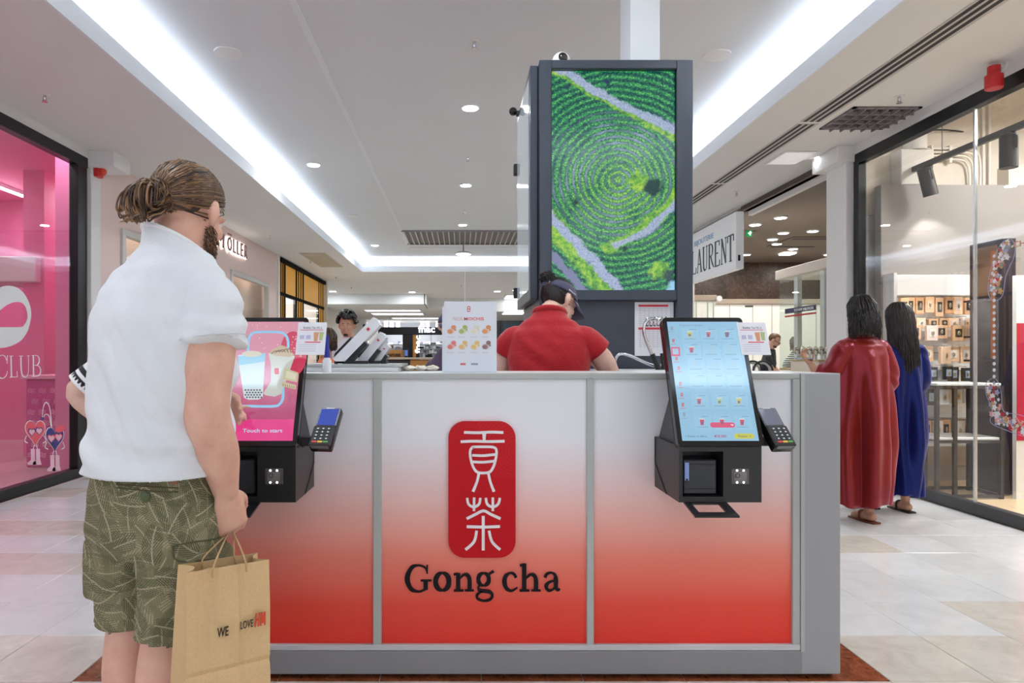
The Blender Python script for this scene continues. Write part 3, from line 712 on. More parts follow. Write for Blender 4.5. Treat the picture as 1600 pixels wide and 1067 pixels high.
# product wall
t = thing('product_wall', 'white lit pegboard panel with shelves behind the accessory shop window', 'display wall', (4.8, 6.42, 0))
wx0, wx1 = X_(1391, 6.4), X_(1531, 6.4)
MB().box((wx0, 6.38, .62), (wx1, PY, Z_(430, 6.4)), bev=.004).build('panel', M('white pegboard', (236, 236, 236), .5, var=.02), t)
MB().box((wx0-.03, 6.30, .62), (wx0, PY, Z_(428, 6.4))).build('side_panel', white, t)
for py in (598, 690): MB().box((wx0, 6.12, Z_(py, 6.3)-.02), (wx1, 6.38, Z_(py, 6.3)), bev=.003).build('shelf', white, t)
for py in (462, 500, 528, 552, 580, 610, 655): MB().box((wx0, 6.34, Z_(py, 6.3)), (wx1, 6.38, Z_(py, 6.3)+.012)).build('hook_rail', M('grey hook rail', (180, 176, 172), .4, metal=.4), t)
random.seed(5)
kraft = [M('kraft card %d' % i, c, .7, var=.05) for i, c in enumerate(((226, 182, 142), (214, 164, 120), (236, 200, 168), (238, 208, 198), (232, 222, 214), (196, 140, 100)))]
blk = M('black card', (44, 42, 44), .6); gem = M('metal trinket', (190, 176, 150), .3, metal=.8); blu = M('pale blue fabric', (170, 190, 214), .6, var=.2, vscale=60); wht = M('white card', (236, 236, 238), .6)
rows = [  # y pixel of the top, height px, pixel width, material choice
    (466, 27, 15.5, (0, 0, 2, 1), 'kraft jewellery card'), (497, 16, 17, (1, 0, 4, 2), 'kraft jewellery box'), (509, 22, 20, (2, 3, 2, 0), 'pale kraft jewellery box'),
    (541, 25, 20, (0, 2, 0, 2), 'kraft earring box'), (573, 21, 17, (9, 9, 9, 9), 'black carded accessory'), (608, 24, 15, (8, 9, 8, 4), 'carded hair accessory'), (656, 28, 17, (1, 5, 1, 4), 'kraft gift box')]
cards = []
pos = ['first', 'second', 'third', 'fourth', 'fifth', 'sixth', 'seventh', 'eighth', 'ninth', 'tenth', 'eleventh']
rn = ['topmost', 'second', 'third', 'fourth', 'fifth', 'sixth', 'lowest']
for ri, (py, hp, wp, ch, nm) in enumerate(rows):
    n = int((1528-1394)/wp); Y = 6.3
    for i in range(n):
        px = 1394+wp*(i+.5)+random.uniform(-1, 1); hh = hp*random.uniform(.88, 1.08); x = X_(px, Y); wd = wp*.86*Y/F; z1 = Z_(py+random.uniform(-1.5, 1.5), Y); z0 = z1-hh*Y/F
        k = random.choice(ch); cm = blk if k == 9 else wht if k == 8 else kraft[k]
        yy = Y-random.uniform(.0, .10)
        t = thing('accessory_card', '%s, %s from the left in the %s row of the product wall' % (nm, pos[i], rn[ri]), 'accessory', (x, yy, z0), group='accessories on the product wall')
        rz = Matrix.Translation((x, yy, 0)) @ Matrix.Rotation(random.uniform(-.12, .12), 4, 'Z')
        q = MB(); q.box((-wd/2, -.02, z0), (wd/2, .012, z1), rz, bev=.003); q.build('card', cm, t)
        q = MB(); q.box((-wd*.28, -.024, z0+(z1-z0)*.25), (wd*.28, -.019, z0+(z1-z0)*.78), rz); q.build('window', blk if k in (0, 1, 5) and random.random() < .6 else blu if k == 9 else kraft[random.choice((2, 4))], t)
        q = MB(); q.sphere((0, -.028, z0+(z1-z0)*.5), (wd*.14, .006, (z1-z0)*.16), 8, 6, rz); q.build('trinket', gem, t, True)
        q = MB(); q.tube([rz @ Vector((0, 0, z1-.01)), rz @ Vector((0, .0, z1+.012)), Vector((x, 6.39, z1+.012))], .003, 5); q.build('hook', gem, t)
        cards.append(t)
# black display table
t = thing('display_table', 'black metal framed table with two white shelves inside the accessory shop', 'table', (4.35, 5.75, 0))
tx0, tx1, ty0, ty1 = 3.98, 4.52, 5.62, 5.98
wt = M('white marble shelf', (226, 230, 230), .25, var=.03)
for x in (tx0, 4.13, tx1):
    for y in (ty0, ty1):
        if x == tx0 or x == tx1 or True: MB().box((x-.014, y-.014, .01), (x+.014, y+.014, .955)).build('leg', blk, t)
for z in (.955, .50):
    MB().box((tx0, ty0, z), (tx1, ty1, z+.022), bev=.003).build('shelf', wt, t)
    for y in (ty0, ty1): MB().box((tx0, y-.012, z-.024), (tx1, y+.012, z)).build('rail', blk, t)
for y in (ty0, ty1): MB().box((tx0, y-.012, .02), (tx1, y+.012, .045)).build('rail', blk, t)
for x in (tx0, tx1): MB().box((x-.012, ty0, .02), (x+.012, ty1, .045)).build('rail', blk, t)
# dark cabinet on the right of the product wall
dkc = M('dark plum laminate', (44, 38, 46), .35, var=.08); brn = M('brown smoked panel', (112, 84, 64), .3, var=.06)
t = thing('dark_cabinet', 'tall dark display cabinet with open shelves behind the floral window decal', 'cabinet', (5.0, 6.1, 0))
c0, c1 = X_(1566, 5.75), X_(1588, 5.75)
MB().box((c0, 5.75, .02), (c1, 6.12, Z_(372, 5.75)), bev=.004).build('body', dkc, t)
MB().box((c0-.004, 5.80, Z_(462, 5.9)), (c0, 6.08, Z_(385, 5.9))).build('recess_panel', brn, t)
MB().box((c0-.006, 5.79, .1), (c0, 5.80, 2.0)).build('edge_strip', blk, t)
for py in (470, 527, 565, 601): MB().box((c0-.07, 5.84, Z_(py, 5.9)), (c0, 6.1, Z_(py, 5.9)+.016)).build('shelf', dkc, t)
o = MB().lathe([(.012, 0), (.028, .008), (.033, .024), (.03, .024), (.012, .01)], (c0-.036, 5.95, Z_(565, 5.9)+.016), 20).build('tray', M('brown bowl', (86, 60, 48), .4), smooth=True); tag(o, 'brown bowl on a shelf of the dark cabinet', 'bowl')
t = thing('poster', 'tall poster with red and white fields at the right edge of the shop', 'poster', (X_(1605, 5.6), 5.6, 0))
MB().box((X_(1588, 5.6), 5.6, .01), (X_(1660, 5.6), 5.64, Z_(430, 5.6))).build('board', M('poster white', (232, 232, 230), .5), t)
MB().box((X_(1590, 5.59), 5.594, .5), (X_(1658, 5.59), 5.60, Z_(505, 5.6))).build('print', M('poster crimson', (190, 24, 60), .5, var=.15, vscale=5), t)
# floral garland decal on the window
XG = XRp(XR+.032)
random.seed(9)
fl = [M('decal '+n, c, .5, var=.06) for n, c in (('white', (238, 238, 240)), ('red', (206, 56, 66)), ('blush', (232, 170, 168)), ('gold', (206, 160, 96)), ('sage', (130, 150, 120)), ('lilac', (170, 170, 206)))]
t = thing('garland_decal', 'floral garland decal with a dotted pearl line on the accessory shop window', 'decal', (XR, 4.9, .7))
def garland(pts, n, rad, lab):
    q = MB()
    for i in range(n):
        k = random.random()*(len(pts)-1); a = int(k); f = k-a
        px = pts[a][0]*(1-f)+pts[a+1][0]*f+random.gauss(0, rad); py = pts[a][1]*(1-f)+pts[a+1][1]*f+random.gauss(0, rad)
        u, v = WR(px, py, XR+.032); r = random.uniform(.008, .022); q.mat(random.choice((0, 0, 0, 1, 2, 2, 3, 4, 5)))
        m = 10; q.prism([(u+r*(1+.25*math.cos(5*2*math.pi*j/m))*math.cos(2*math.pi*j/m), v+r*(1+.25*math.cos(5*2*math.pi*j/m))*math.sin(2*math.pi*j/m)) for j in range(m)], .001+.0004*i/n, XG)
    return tag(q.build('flower_cluster', fl, t), kind='stuff')
garland([(1574, 380), (1570, 395), (1560, 410), (1556, 430), (1553, 455)], 90, 4, 'upper')
garland([(1549, 602), (1552, 622), (1556, 645), (1565, 655), (1580, 662), (1598, 668), (1620, 676)], 150, 5, 'lower')
for pts, nm in (([(1580, 374), (1562, 384), (1548, 420), (1544, 455), (1552, 470), (1566, 462), (1572, 430), (1586, 395)], 'upper'), ([(1543, 596), (1540, 612), (1550, 640), (1548, 660), (1572, 672), (1600, 682), (1625, 690), (1625, 662), (1592, 648), (1568, 642), (1564, 612), (1556, 592)], 'lower')):
    u = [Vector((*WR(*p, XR+.032), 0)) for p in pts]; cc = catmull(u, 5, True)
    q = MB(); stroke(q, [(p.x, p.y) for p in cc]+[(cc[0].x, cc[0].y)], .004, XG, .001, smooth=False); q.build('outline', fl[5], t)
q = MB(); u0 = WR(1551.5, 392, XR+.032); u1 = WR(1551.5, 560, XR+.032); q.prism([(u0[0]-.02, u1[1]), (u0[0]+.02, u1[1]), (u0[0]+.02, u0[1]), (u0[0]-.02, u0[1])], .0008, XG); q.build('ribbon', M('copper ribbon decal', (196, 124, 78), .5), t)
for i in range(20):
    u, v = WR(1553.5, 400+i*9.9, XR+.032); q = MB(); q.prism([(u+.013*math.cos(k), v+.013*math.sin(k)) for k in np.linspace(0, 2*math.pi, 10, endpoint=False)], .0025, XG); q.build('pearl', fl[0], t)
q = MB(); a = WR(1584, 387, XR+.032); bq = WR(1602, 374, XR+.032); put_text(q, 'CH', XG, a[0], bq[0]+.0, a[1], bq[1], depth=.002, bold=.02)
tag(q.build('window_lettering', M('copper rose lettering', (206, 150, 132), .5)), 'rose coloured capital letters at the right edge of the accessory shop window', 'lettering')

# ---- jewellery shop
tau = M('taupe ceiling', (128, 114, 104), .8, var=.04)
slab('ceiling', XR+.02, 12, 6.9, 14.6, 3.2, 3.28, tau)
g = N('dark marble wall'); co = g.obj(); f = g.noise(co, 1.6, 10, .6, 1.5); v = g.noise(co, 3.5, 6, .6, 3.)
ve = g.math('SUBTRACT', 1., g.math('MULTIPLY', g.math('ABSOLUTE', g.math('SUBTRACT', v, .5)), 60.), clamp=True)
g.base(g.mix(g.math('MULTIPLY', ve, .35), g.ramp(f, [(.3, srgb(58, 44, 38)), (.7, srgb(100, 78, 66))]), srgb(190, 170, 150))); g.set(Roughness=.35)
slab('wall_shop', XR, 12, 14.3, 14.4, 0, 3.2, g.m)
slab('wall_shop', 11.9, 12, 6.9, 14.6, 0, 3.2, white)
b = MB(); b.box((XR+.16, 6.71, 0), (12, 6.8, 4.1)); struct('wall_shop', b, white)
b = MB(); b.box((XR, 7.02, 0), (XR+.05, 7.06, 3.2)); struct('trim_13', b, black)
b = MB(); b.box((XR-.02, 7.02, 3.2), (XR+.08, 9.26, 3.26)); struct('trim_14', b, M('brown black rail', (70, 60, 54), .5))
b = MB(); b.box((XR-.01, 7.02, 3.26), (XR+.08, 14.3, ZC+.02)); struct('wall_right', b, white)
b = MB(); b.box((XR+.08, 7.1, 3.14), (XR+.14, 9.26, 3.2)); struct('trim_15', b, white)
b = MB(); b.box((XR, 11.5, 0), (XR+.12, 22, ZC)); struct('wall_right', b, fw)
lampm = M('warm lamp diffuser', (255, 250, 240), .5, emit=12, var=0)
nth = ['first', 'second', 'third', 'fourth', 'fifth', 'sixth', 'seventh', 'eighth', 'ninth']
for i, (px, py) in enumerate(((1220, 339), (1224, 363), (1207, 373), (1214, 380), (1239, 388), (1166, 397), (1294, 397), (1180, 350), (1270, 360))):
    Y = 2*F/(CY-py); x = X_(px, Y)
    t = thing('ceiling_lamp', 'round recessed lamp in the taupe jewellery shop ceiling, %s counted from the front left' % nth[i], 'lamp', (x, Y, 3.18), group='lamps in the jewellery shop ceiling')
    MB().lathe([(.075, 0), (.095, .004), (.095, .02)], (x, Y, 3.182), 20).build('rim', white, t, True)
    MB().lathe([(.075, 0), (.075, .004)], (x, Y, 3.178), 20).build('diffuser', lampm, t)
    lamp_area((x, Y, 3.17), 11, .14, (1, .97, .93), parent=t)
o = MB().box((X_(1220, 13), 12.85, 3.17), (X_(1239, 13), 13.1, 3.2), bev=.01).build('ceiling_light', lampm); tag(o, 'small white light panel in the taupe ceiling by the dark marble', 'lamp')
t = thing('ceiling_cassette', 'square air conditioning cassette in the taupe jewellery shop ceiling', 'air conditioner', (X_(1270, 11.7), 11.7, 3.17))
MB().box((X_(1222, 11.6), 11.2, 3.18), (X_(1300, 11.6), 12.2, 3.2), bev=.005).build('plate', tau, t)
for dy in (0, .8): MB().box((X_(1226, 11.6), 11.28+dy, 3.174), (X_(1296, 11.6), 11.36+dy, 3.182)).build('slot', blk, t)
t = thing('exit_sign', 'small green lit exit sign under the taupe ceiling', 'sign', (X_(1170, 10.7), 10.7, 3.0))
MB().box((X_(1166, 10.7), 10.68, Z_(370, 10.7)), (X_(1175, 10.7), 10.72, Z_(359, 10.7)), bev=.005).build('box', M('green exit', (20, 130, 70), .4, emit=.6, var=.05), t)
q = MB(); stroke(q, [(X_(1172, 10.7), Z_(361.5, 10.7)), (X_(1170.5, 10.7), Z_(364, 10.7)), (X_(1171.5, 10.7), Z_(368, 10.7))], .02, front_X(0, 10.679, 0), .004, 3); stroke(q, [(X_(1168, 10.7), Z_(365, 10.7)), (X_(1173.5, 10.7), Z_(364, 10.7))], .018, front_X(0, 10.679, 0), .004, 3); q.build('running_figure', M('exit white', (240, 255, 245), .4, emit=1, var=0), t)
MB().box((X_(1163, 10.7), 10.66, Z_(359, 10.7)), (X_(1181, 10.7), 10.74, 3.2)).build('bracket', white, t)
# back wall cabinets
t = thing('wall_cabinet', 'white lit wall cabinet under a beige band below the dark marble', 'cabinet', (6.8, 14.1, 0))
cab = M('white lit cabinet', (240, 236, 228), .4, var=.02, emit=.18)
MB().box((5.0, 13.9, 0), (11.9, 14.3, Z_(476, 14)), bev=.01).build('body', cab, t)
MB().box((5.0, 13.85, Z_(476, 14)), (11.9, 14.3, Z_(468, 14)), bev=.01).build('cornice', M('beige stone band', (176, 160, 144), .5, var=.05), t)
for px in (1140, 1176, 1206, 1250, 1275): MB().box((X_(px, 13.9)-.006, 13.892, .1), (X_(px, 13.9)+.006, 13.902, Z_(477, 14))).build('door_joint', M('cabinet joint', (190, 186, 178), .5), t)
MB().box((X_(1164, 13.9), 13.885, Z_(480, 14)), (X_(1176, 13.9), 13.9, Z_(478, 14))).build('grille', blk, t)
t = thing('wall_cabinet', 'white cabinet with rounded beige cornice left of the long wall cabinet', 'cabinet', (5.1, 12.2, 0))
MB().box((X_(1060, 12), 12, 0), (X_(1118, 12), 12.8, Z_(471, 12))).build('body', cab, t)
MB().box((X_(1060, 12), 11.95, Z_(471, 12)), (X_(1120, 12), 12.85, Z_(461, 12)), bev=.02).build('cornice', M('beige stone band', (176, 160, 144)), t)
MB().tube([(X_(1121, 12), 11.9, Z_(467, 12)), (X_(1121, 12), 12.9, Z_(467, 12))], .05, 16).build('rounded_end', white, t, True)
for px in (1088, 1106, 1115): MB().box((X_(px, 11.9)-.008, 11.9, .8), (X_(px, 11.9)+.008, 11.92, Z_(471, 12))).build('glass_edge', M('greenish glass edge', (170, 190, 180), .2), t)
# corner showcase with canopy
X0 = 4.6; yA, yB = F*X0/(1218-CX), F*X0/(1300-CX)+.05; zc0, zc1 = H+(CY-437)/498*X0, H+(CY-423)/498*X0
t = thing('corner_showcase', 'white canopied glass showcase with posts in the jewellery shop', 'showcase', (X0+.5, (yA+yB)/2, 0))
MB().box((X0-.04, yB, zc0), (X0+1.6, yA+.05, zc1), bev=.006).build('canopy', M('whitewashed wood', (222, 212, 202), .6, var=.06, vscale=4), t)
MB().box((X0, yB, 0), (X0+1.5, yA, Z_(578, 9.6)), bev=.006).build('base', cab, t)
MB().box((X0, yB, Z_(578, 9.6)), (X0+1.5, yA, Z_(576, 9.6)+.01)).build('brass_edge', M('pale brass', (196, 178, 128), .3, metal=.5), t)
for y in (F*X0/(1240-CX), F*X0/(1281-CX)): MB().box((X0+.03, y-.05, 1.0), (X0+.09, y+.05, zc0)).build('post', white, t)
MB().box((X0, yB, 1.02), (X0+.012, yA, zc0)).build('pane', clear_glass, t)
MB().box((X0, yA-.012, 1.02), (X0+1.5, yA, zc0)).build('pane', clear_glass, t)
q = MB(); a = WR(1227, 491, X0-.006); bq = WR(1275, 477.5, X0-.006)
za_, zb_ = H+(CY-489)/507*X0, H+(CY-481.5)/507*X0
MB().box((X0-.012, -bq[0], H+(CY-490.5)/(1227-CX)*X0), (X0-.004, -a[0], H+(CY-483)/(1227-CX)*X0)).build('brand_band', M('navy band', (40, 42, 84), .5), t)
MB().box((X0-.012, -bq[0], H+(CY-496)/(1227-CX)*X0), (X0-.004, -a[0], H+(CY-493.5)/(1227-CX)*X0)).build('brand_line', M('red band', (190, 40, 50), .5), t)
z0b, z1b = H+(CY-489)/(1227-CX)*X0, H+(CY-485)/(1227-CX)*X0
put_text(q, 'TOMMY HILFIGER', XRp(X0-.012), WR(1242, 0, X0)[0], WR(1273, 0, X0)[0], z0b, z1b, depth=.003, bold=.01); q.build('lettering', decal_w, t)
# jewellery on display stands
random.seed(21)
for i in range(7):
    px = 1246+i*9.5; Y = 8.1-(px-1246)*.004; z = Z_(562.5, 8.3)+.02; z0_ = Z_(555+random.uniform(-2, 2), Y)
    t = thing('bracelet_stand', 'little white stand with coiled bracelets, %s from the left in the showcase' % nth[i], 'jewellery stand', (X_(px, Y), Y, z), group='bracelet stands in the showcase')
    MB().lathe([(.03, 0), (.03, .01), (.015, .015), (.015, .06), (.028, .065), (.028, .075)], (X_(px, Y), Y, z-.02), 14).build('stand', white, t, True)
    for k in range(3):
        c = Vector((X_(px, Y), Y, z+.065+k*.018)); q = MB()
        q.tube([c+Vector((.029*math.cos(a), .012*math.sin(a)+.0, .03*math.sin(a)+.01)) for a in np.linspace(0, 2*math.pi, 16, endpoint=False)], .006, 6, closed=True); q.build('bracelet', M('pale metal', (206, 200, 186), .2, metal=.9) if k else M('dark beads', (60, 70, 72), .3), t, True)
t = thing('display_plinth', 'beige padded jewellery plinth with gold edge in front of the showcase', 'plinth', (X_(1270, 8.3), 8.3, 0))
MB().box((X_(1232, 8.3), 7.6, 0), (X_(1330, 8.3), 8.25, Z_(562.5, 8.3)), bev=.01).build('body', M('cream pad', (226, 216, 200), .7), t)
MB().box((X_(1232, 8.3)-.01, 7.59, Z_(564, 8.3)), (X_(1330, 8.3), 8.26, Z_(562, 8.3))).build('gold_edge', M('pale brass', (196, 178, 128)), t)
# sign box of the jewellery shop
t = thing('shop_sign', 'white light box sign with tall teal serif letters above the jewellery shop', 'sign', (XR-.05, 10.2, 2.41))
sx = XR-.09
sg = M('sign white', (226, 230, 234), .5, emit=.12, var=.01)
MB().box((sx, 9.26, 2.41), (XR+.02, 11.45, 3.2), bev=.004).build('box', sg, t)
MB().box((sx+.03, 9.255, 2.52), (sx+.06, 9.262, 2.60)).build('lock', black, t)
q = MB(); XS = XRp(sx)
teal = M('dark teal letters', (52, 74, 84), .5); lbl = M('light blue letters', (120, 170, 214), .5)
def caps(ch, x, w, z, h, th, X, q):
    """condensed serif capitals drawn as pen strokes"""
    G = lambda pts: [(x+a*w, z+b*h) for a, b in pts]
    T, t_ = th, th*.4
    s = lambda pts, wd, sm=False: stroke(q, G(pts), wd, X, .004, 5, sm)
    if ch == 'L': s([(.2, 0), (.2, 1)], T); s([(.05, 0), (.85, 0)], t_); s([(.85, -.01), (.9, .25)], t_*1.2); s([(.05, 1), (.38, 1)], t_)
    if ch == 'A': s([(.1, 0), (.47, 1)], t_); s([(.47, 1), (.85, 0)], T); s([(.22, .35), (.7, .35)], t_); s([(0, 0), (.22, 0)], t_); s([(.68, 0), (1, 0)], t_)
    if ch == 'U': s([(.2, 1), (.2, .25), (.32, .04), (.52, 0), (.7, .06), (.8, .28), (.8, 1)], [T, T, T*.9, t_, t_, t_, t_], True); s([(.05, 1), (.38, 1)], t_); s([(.66, 1), (.95, 1)], t_)
    if ch == 'R': s([(.2, 0), (.2, 1)], T); s([(.05, 1), (.5, 1), (.74, .88), (.76, .68), (.62, .52), (.25, .5)], [t_, t_, T*.8, T*.8, t_, t_], True); s([(.45, .5), (.7, .2), (.98, 0)], [T*.8, T*.8, t_], True); s([(.05, 0), (.38, 0)], t_)
    if ch == 'E': s([(.2, 0), (.2, 1)], T); s([(.05, 1), (.85, 1)], t_); s([(.2, .52), (.65, .52)], t_); s([(.05, 0), (.88, 0)], t_); s([(.85, 1.0), (.87, .8)], t_*1.3); s([(.88, 0), (.92, .22)], t_*1.3)
    if ch == 'N': s([(.18, 0), (.18, 1)], t_); s([(.18, 1), (.84, 0)], T); s([(.84, 0), (.84, 1)], t_); s([(.05, 1), (.25, 1)], t_); s([(.05, 0), (.32, 0)], t_); s([(.7, 1), (.98, 1)], t_)
    if ch == 'T': s([(.5, 0), (.5, 1)], T); s([(.05, 1), (.95, 1)], t_); s([(.05, 1), (.03, .75)], t_*1.3); s([(.95, 1), (.97, .75)], t_*1.3); s([(.33, 0), (.67, 0)], t_)
ua = -F*sx/(1083-CX); ue = -F*sx/(1146-CX)        # -Y at the left and right ends of the visible word
n = 7; wl = (ue-ua)/6.6
for i, ch in enumerate('LAURENT'):
    q = MB(); caps(ch, ua-wl*.25+i*wl, wl*.92, 2.54, .36, .045, XS, q); q.build('letter', teal, t)
q = MB(); put_text(q, 'BIJOUTERIE', XS, ua+wl*.3, ua+wl*3.6, 2.955, 3.06, depth=.004); q.build('lettering', lbl, t)

# ================================================================ CEILING FITTINGS
def downlight(x, y, z, label, group, r=.075, w=DOWN, on=True):
    t = thing('downlight', label, 'downlight', (x, y, z-.01), group)
    MB().lathe([(r, 0), (r*1.25, .003), (r*1.3, .01)], (x, y, z-.01), 24).build('rim', white, t, True)
    MB().lathe([(r*.98, 0), (r*.98, .003)], (x, y, z-.013), 24).build('diffuser', M('downlight diffuser', (248, 250, 255), .5, emit=22, var=0), t)
    if w: lamp_area((x, y, z-.02), w, r*1.8, (.93, .97, 1), parent=t, shape='DISK')
    return t
def zc_pt(px, py, z): Y = (z-H)*F/(CY-py); return X_(px, Y), Y
ul = 'downlights in the raised ceiling'
for i, (px, py, lab) in enumerate(((735, 168, 'round downlight in the raised ceiling straight ahead, largest of the middle row'), (728, 289, 'round downlight in the middle row, second from the front'), (723, 351, 'round downlight in front of the slatted ceiling grille'), (490, 257, 'round downlight in the raised ceiling near the left cove'), (586, 383, 'round downlight at the far left corner of the raised ceiling'))):
    x, y = zc_pt(px, py, ZU); downlight(x, y, ZU, lab, ul)
for i, (x, y) in enumerate(((.09, 3.2), (-1.85, 2.2), (2.0, 2.2), (.09, -.6), (-1.85, -2.5), (2.0, -2.5), (.09, -5))):
    downlight(x, y, ZU, ['round downlight in the raised ceiling above the counter', 'round downlight above the waiting customer, left row', 'round downlight in the raised ceiling, right row above the counter end', 'round downlight in the middle row behind the viewer', 'round downlight in the left row behind the viewer', 'round downlight in the right row behind the viewer', 'round downlight in the middle row, farthest behind the viewer'][i], ul)
x, y = zc_pt(1281, 245, ZC); downlight(x, y, ZC, 'small round downlight in the right soffit by the white pilaster', None, .05, 10)
for px, py, lab in ((520, 455, 'far downlight beside the ochre shop front'), (644, 456, 'far downlight above the menu card, left'), (777, 455, 'far downlight left of the screen tower'), (806, 453, 'faint far downlight next to the screen tower')):
    x, y = zc_pt(px, py, ZC); downlight(x, y, ZC, lab, 'downlights in the far soffit', .1, 20)
spk = M('speaker grille', (226, 224, 220), .7, var=.03, vscale=300)
for px, py, z, lab, r in ((357, 82, ZU, 'round white ceiling speaker left of the middle, near the cove', .095), (1120, 86, ZU, 'round white ceiling speaker right of the screen tower', .095), (550, 337, ZU, 'small round ceiling speaker at the far left cove', .1), (487, 398, ZC, 'flat round ceiling speaker in the left soffit by the ochre shop', .16), (583, 444, ZC, 'faint round ceiling speaker in the far soffit', .2), (187, 245, ZC, 'flat round detector in the left soffit above the customer', .05)):
    x, y = zc_pt(px, py, z)
    t = thing('ceiling_speaker', lab, 'speaker', (x, y, z-.012), 'ceiling speakers')
    MB().lathe([(r, 0), (r*1.13, .002), (r*1.17, .012)], (x, y, z-.012), 32).build('rim', white, t, True)
    MB().lathe([(r*.97, 0), (r*.97, .004)], (x, y, z-.011), 32).build('grille', spk, t)
chrome = M('chrome', (200, 200, 204), .15, metal=1.)
for px, py, z, lab in ((741, 62, ZU, 'chrome sprinkler in the raised ceiling, nearest'), (731, 242, ZU, 'chrome sprinkler in the raised ceiling between the downlights'), (726, 326, ZU, 'chrome sprinkler near the slatted grille'), (70, 145, ZC, 'chrome sprinkler in the left soffit above the boutique'), (421, 364, ZC, 'chrome sprinkler in the left soffit beside the rosy wall lettering'), (485, 404, ZC, 'chrome sprinkler by the vent in the left soffit'), (525, 429, ZC, 'chrome sprinkler in the far left soffit'), (549, 445, ZC, 'chrome sprinkler in the far soffit'), (1405, 147, ZC, 'chrome sprinkler in the right soffit beside the egg crate vent'), (1151, 296, ZC, 'chrome sprinkler in the right soffit above the white sign'), (721, 442, ZC, 'chrome sprinkler in the far soffit on the middle line')):
    x, y = zc_pt(px, py+3, z)
    t = thing('sprinkler', lab, 'sprinkler', (x, y, z-.06), 'ceiling sprinklers')
    MB().lathe([(.034, -.006), (.036, 0)], (x, y, z-.0), 16).build('escutcheon', white, t, True)
    MB().lathe([(.009, -.045), (.012, -.04), (.012, 0)], (x, y, z), 10).build('body', chrome, t, True)
    MB().lathe([(.022, -.058), (.022, -.055)], (x, y, z), 12).build('deflector', chrome, t)
    for s in (-1, 1): MB().tube([(x+s*.012, y, z-.03), (x+s*.014, y, z-.05), (x, y, z-.056)], .003, 5).build('frame_arm', chrome, t)
# slot diffuser in the right soffit
for i, (y0, y1) in enumerate(((1.5, 5.95), (6.0, 8.05), (8.1, 13.0))):
    t = thing('slot_diffuser', ['triple slot air diffuser in the right soffit, nearest length', 'triple slot air diffuser in the right soffit, middle length', 'triple slot air diffuser in the right soffit, farthest length'][i], 'air vent', (3.1, (y0+y1)/2, ZC-.006), 'slot diffusers in the right soffit')
    MB().box((3.005, y0, ZC-.004), (3.195, y1, ZC)).build('plate', M('vent plate', (196, 194, 192), .5), t)
    for k in range(3): MB().box((3.025+k*.055, y0+.01, ZC-.006), (3.055+k*.055, y1-.01, ZC-.003)).build('slot', blk, t)
# egg crate vent
t = thing('egg_crate_vent', 'square egg crate vent in the right soffit', 'air vent', (3.57, 5.85, ZC-.012))
vx0, vx1, vy0, vy1 = 3.27, 3.84, 5.59, 6.13
grm = M('mauve grey vent', (142, 136, 142), .5); gdk = M('dark vent back', (58, 54, 58), .8)
MB().box((vx0, vy0, ZC-.004), (vx1, vy1, ZC)).build('back', gdk, t)
for a, c in (((vx0, vy0), (vx1, vy0+.03)), ((vx0, vy1-.03), (vx1, vy1)), ((vx0, vy0), (vx0+.03, vy1)), ((vx1-.03, vy0), (vx1, vy1))): MB().box((*a, ZC-.014), (*c, ZC-.002)).build('frame', grm, t)
for k in range(1, 6): x = vx0+(vx1-vx0)*k/6; MB().box((x-.005, vy0, ZC-.035), (x+.005, vy1, ZC-.003)).build('blade', grm, t)
for k in range(1, 5): y = vy0+(vy1-vy0)*k/5; MB().box((vx0, y-.005, ZC-.035), (vx1, y+.005, ZC-.003)).build('blade', grm, t)
t = thing('access_panel', 'pale square access panel in the right soffit near the pilaster', 'panel', (3.55, 7.0, ZC-.006))
x0, y0 = zc_pt(1192, 256, ZC); x1, y1 = zc_pt(1277, 236, ZC)
MB().box((3.28, 6.8, ZC-.008), (3.62, 7.26, ZC), bev=.003).build('frame', white, t); MB().box((3.3, 6.82, ZC-.011), (3.6, 7.24, ZC-.007)).build('plate', M('glossy white plate', (240, 242, 246), .15, emit=.15), t)  # plate carries a faint emission though it is no lamp
# slatted grille in the raised ceiling
t = thing('ceiling_grille', 'wide slatted grey air grille at the far end of the raised ceiling', 'air vent', (.08, 13.6, ZU-.02))
MB().box((-1.1, 12.9, ZU-.004), (1.27, 14.35, ZU)).build('back', M('grille shade', (132, 128, 124), .7), t)
for k in range(23): x = -1.09+k*2.35/22; MB().box((x-.008, 12.9, ZU-.04), (x+.008, 14.35, ZU-.003)).build('blade', M('pale blade', (214, 212, 206), .5), t)
for k in range(2): MB().box((-1.14, 12.86+k*1.49, ZU-.03), (1.31, 12.9+k*1.49, ZU)).build('frame', grm, t)
b = MB(); b.box((-1.2, 14.85, ZU-.012), (1.5, 14.9, ZU)); struct('trim_16', b, fascia)
t = thing('ceiling_grille', 'small beige vent in the left soffit by the ochre shop front', 'air vent', (-3.2, 14.3, ZC-.01))
x0, y0 = zc_pt(467, 401, ZC); x1, y1 = zc_pt(505, 395, ZC)
MB().box((-3.25, y1, ZC-.01), (-2.72, y0+1.6, ZC)).build('frame', M('beige vent', (206, 196, 176), .6), t)
for k in range(10): MB().box((-3.22+k*.05, y1+.05, ZC-.016), (-3.19+k*.05, y0+1.5, ZC-.009)).build('blade', M('beige vent blade', (184, 174, 152), .6), t)
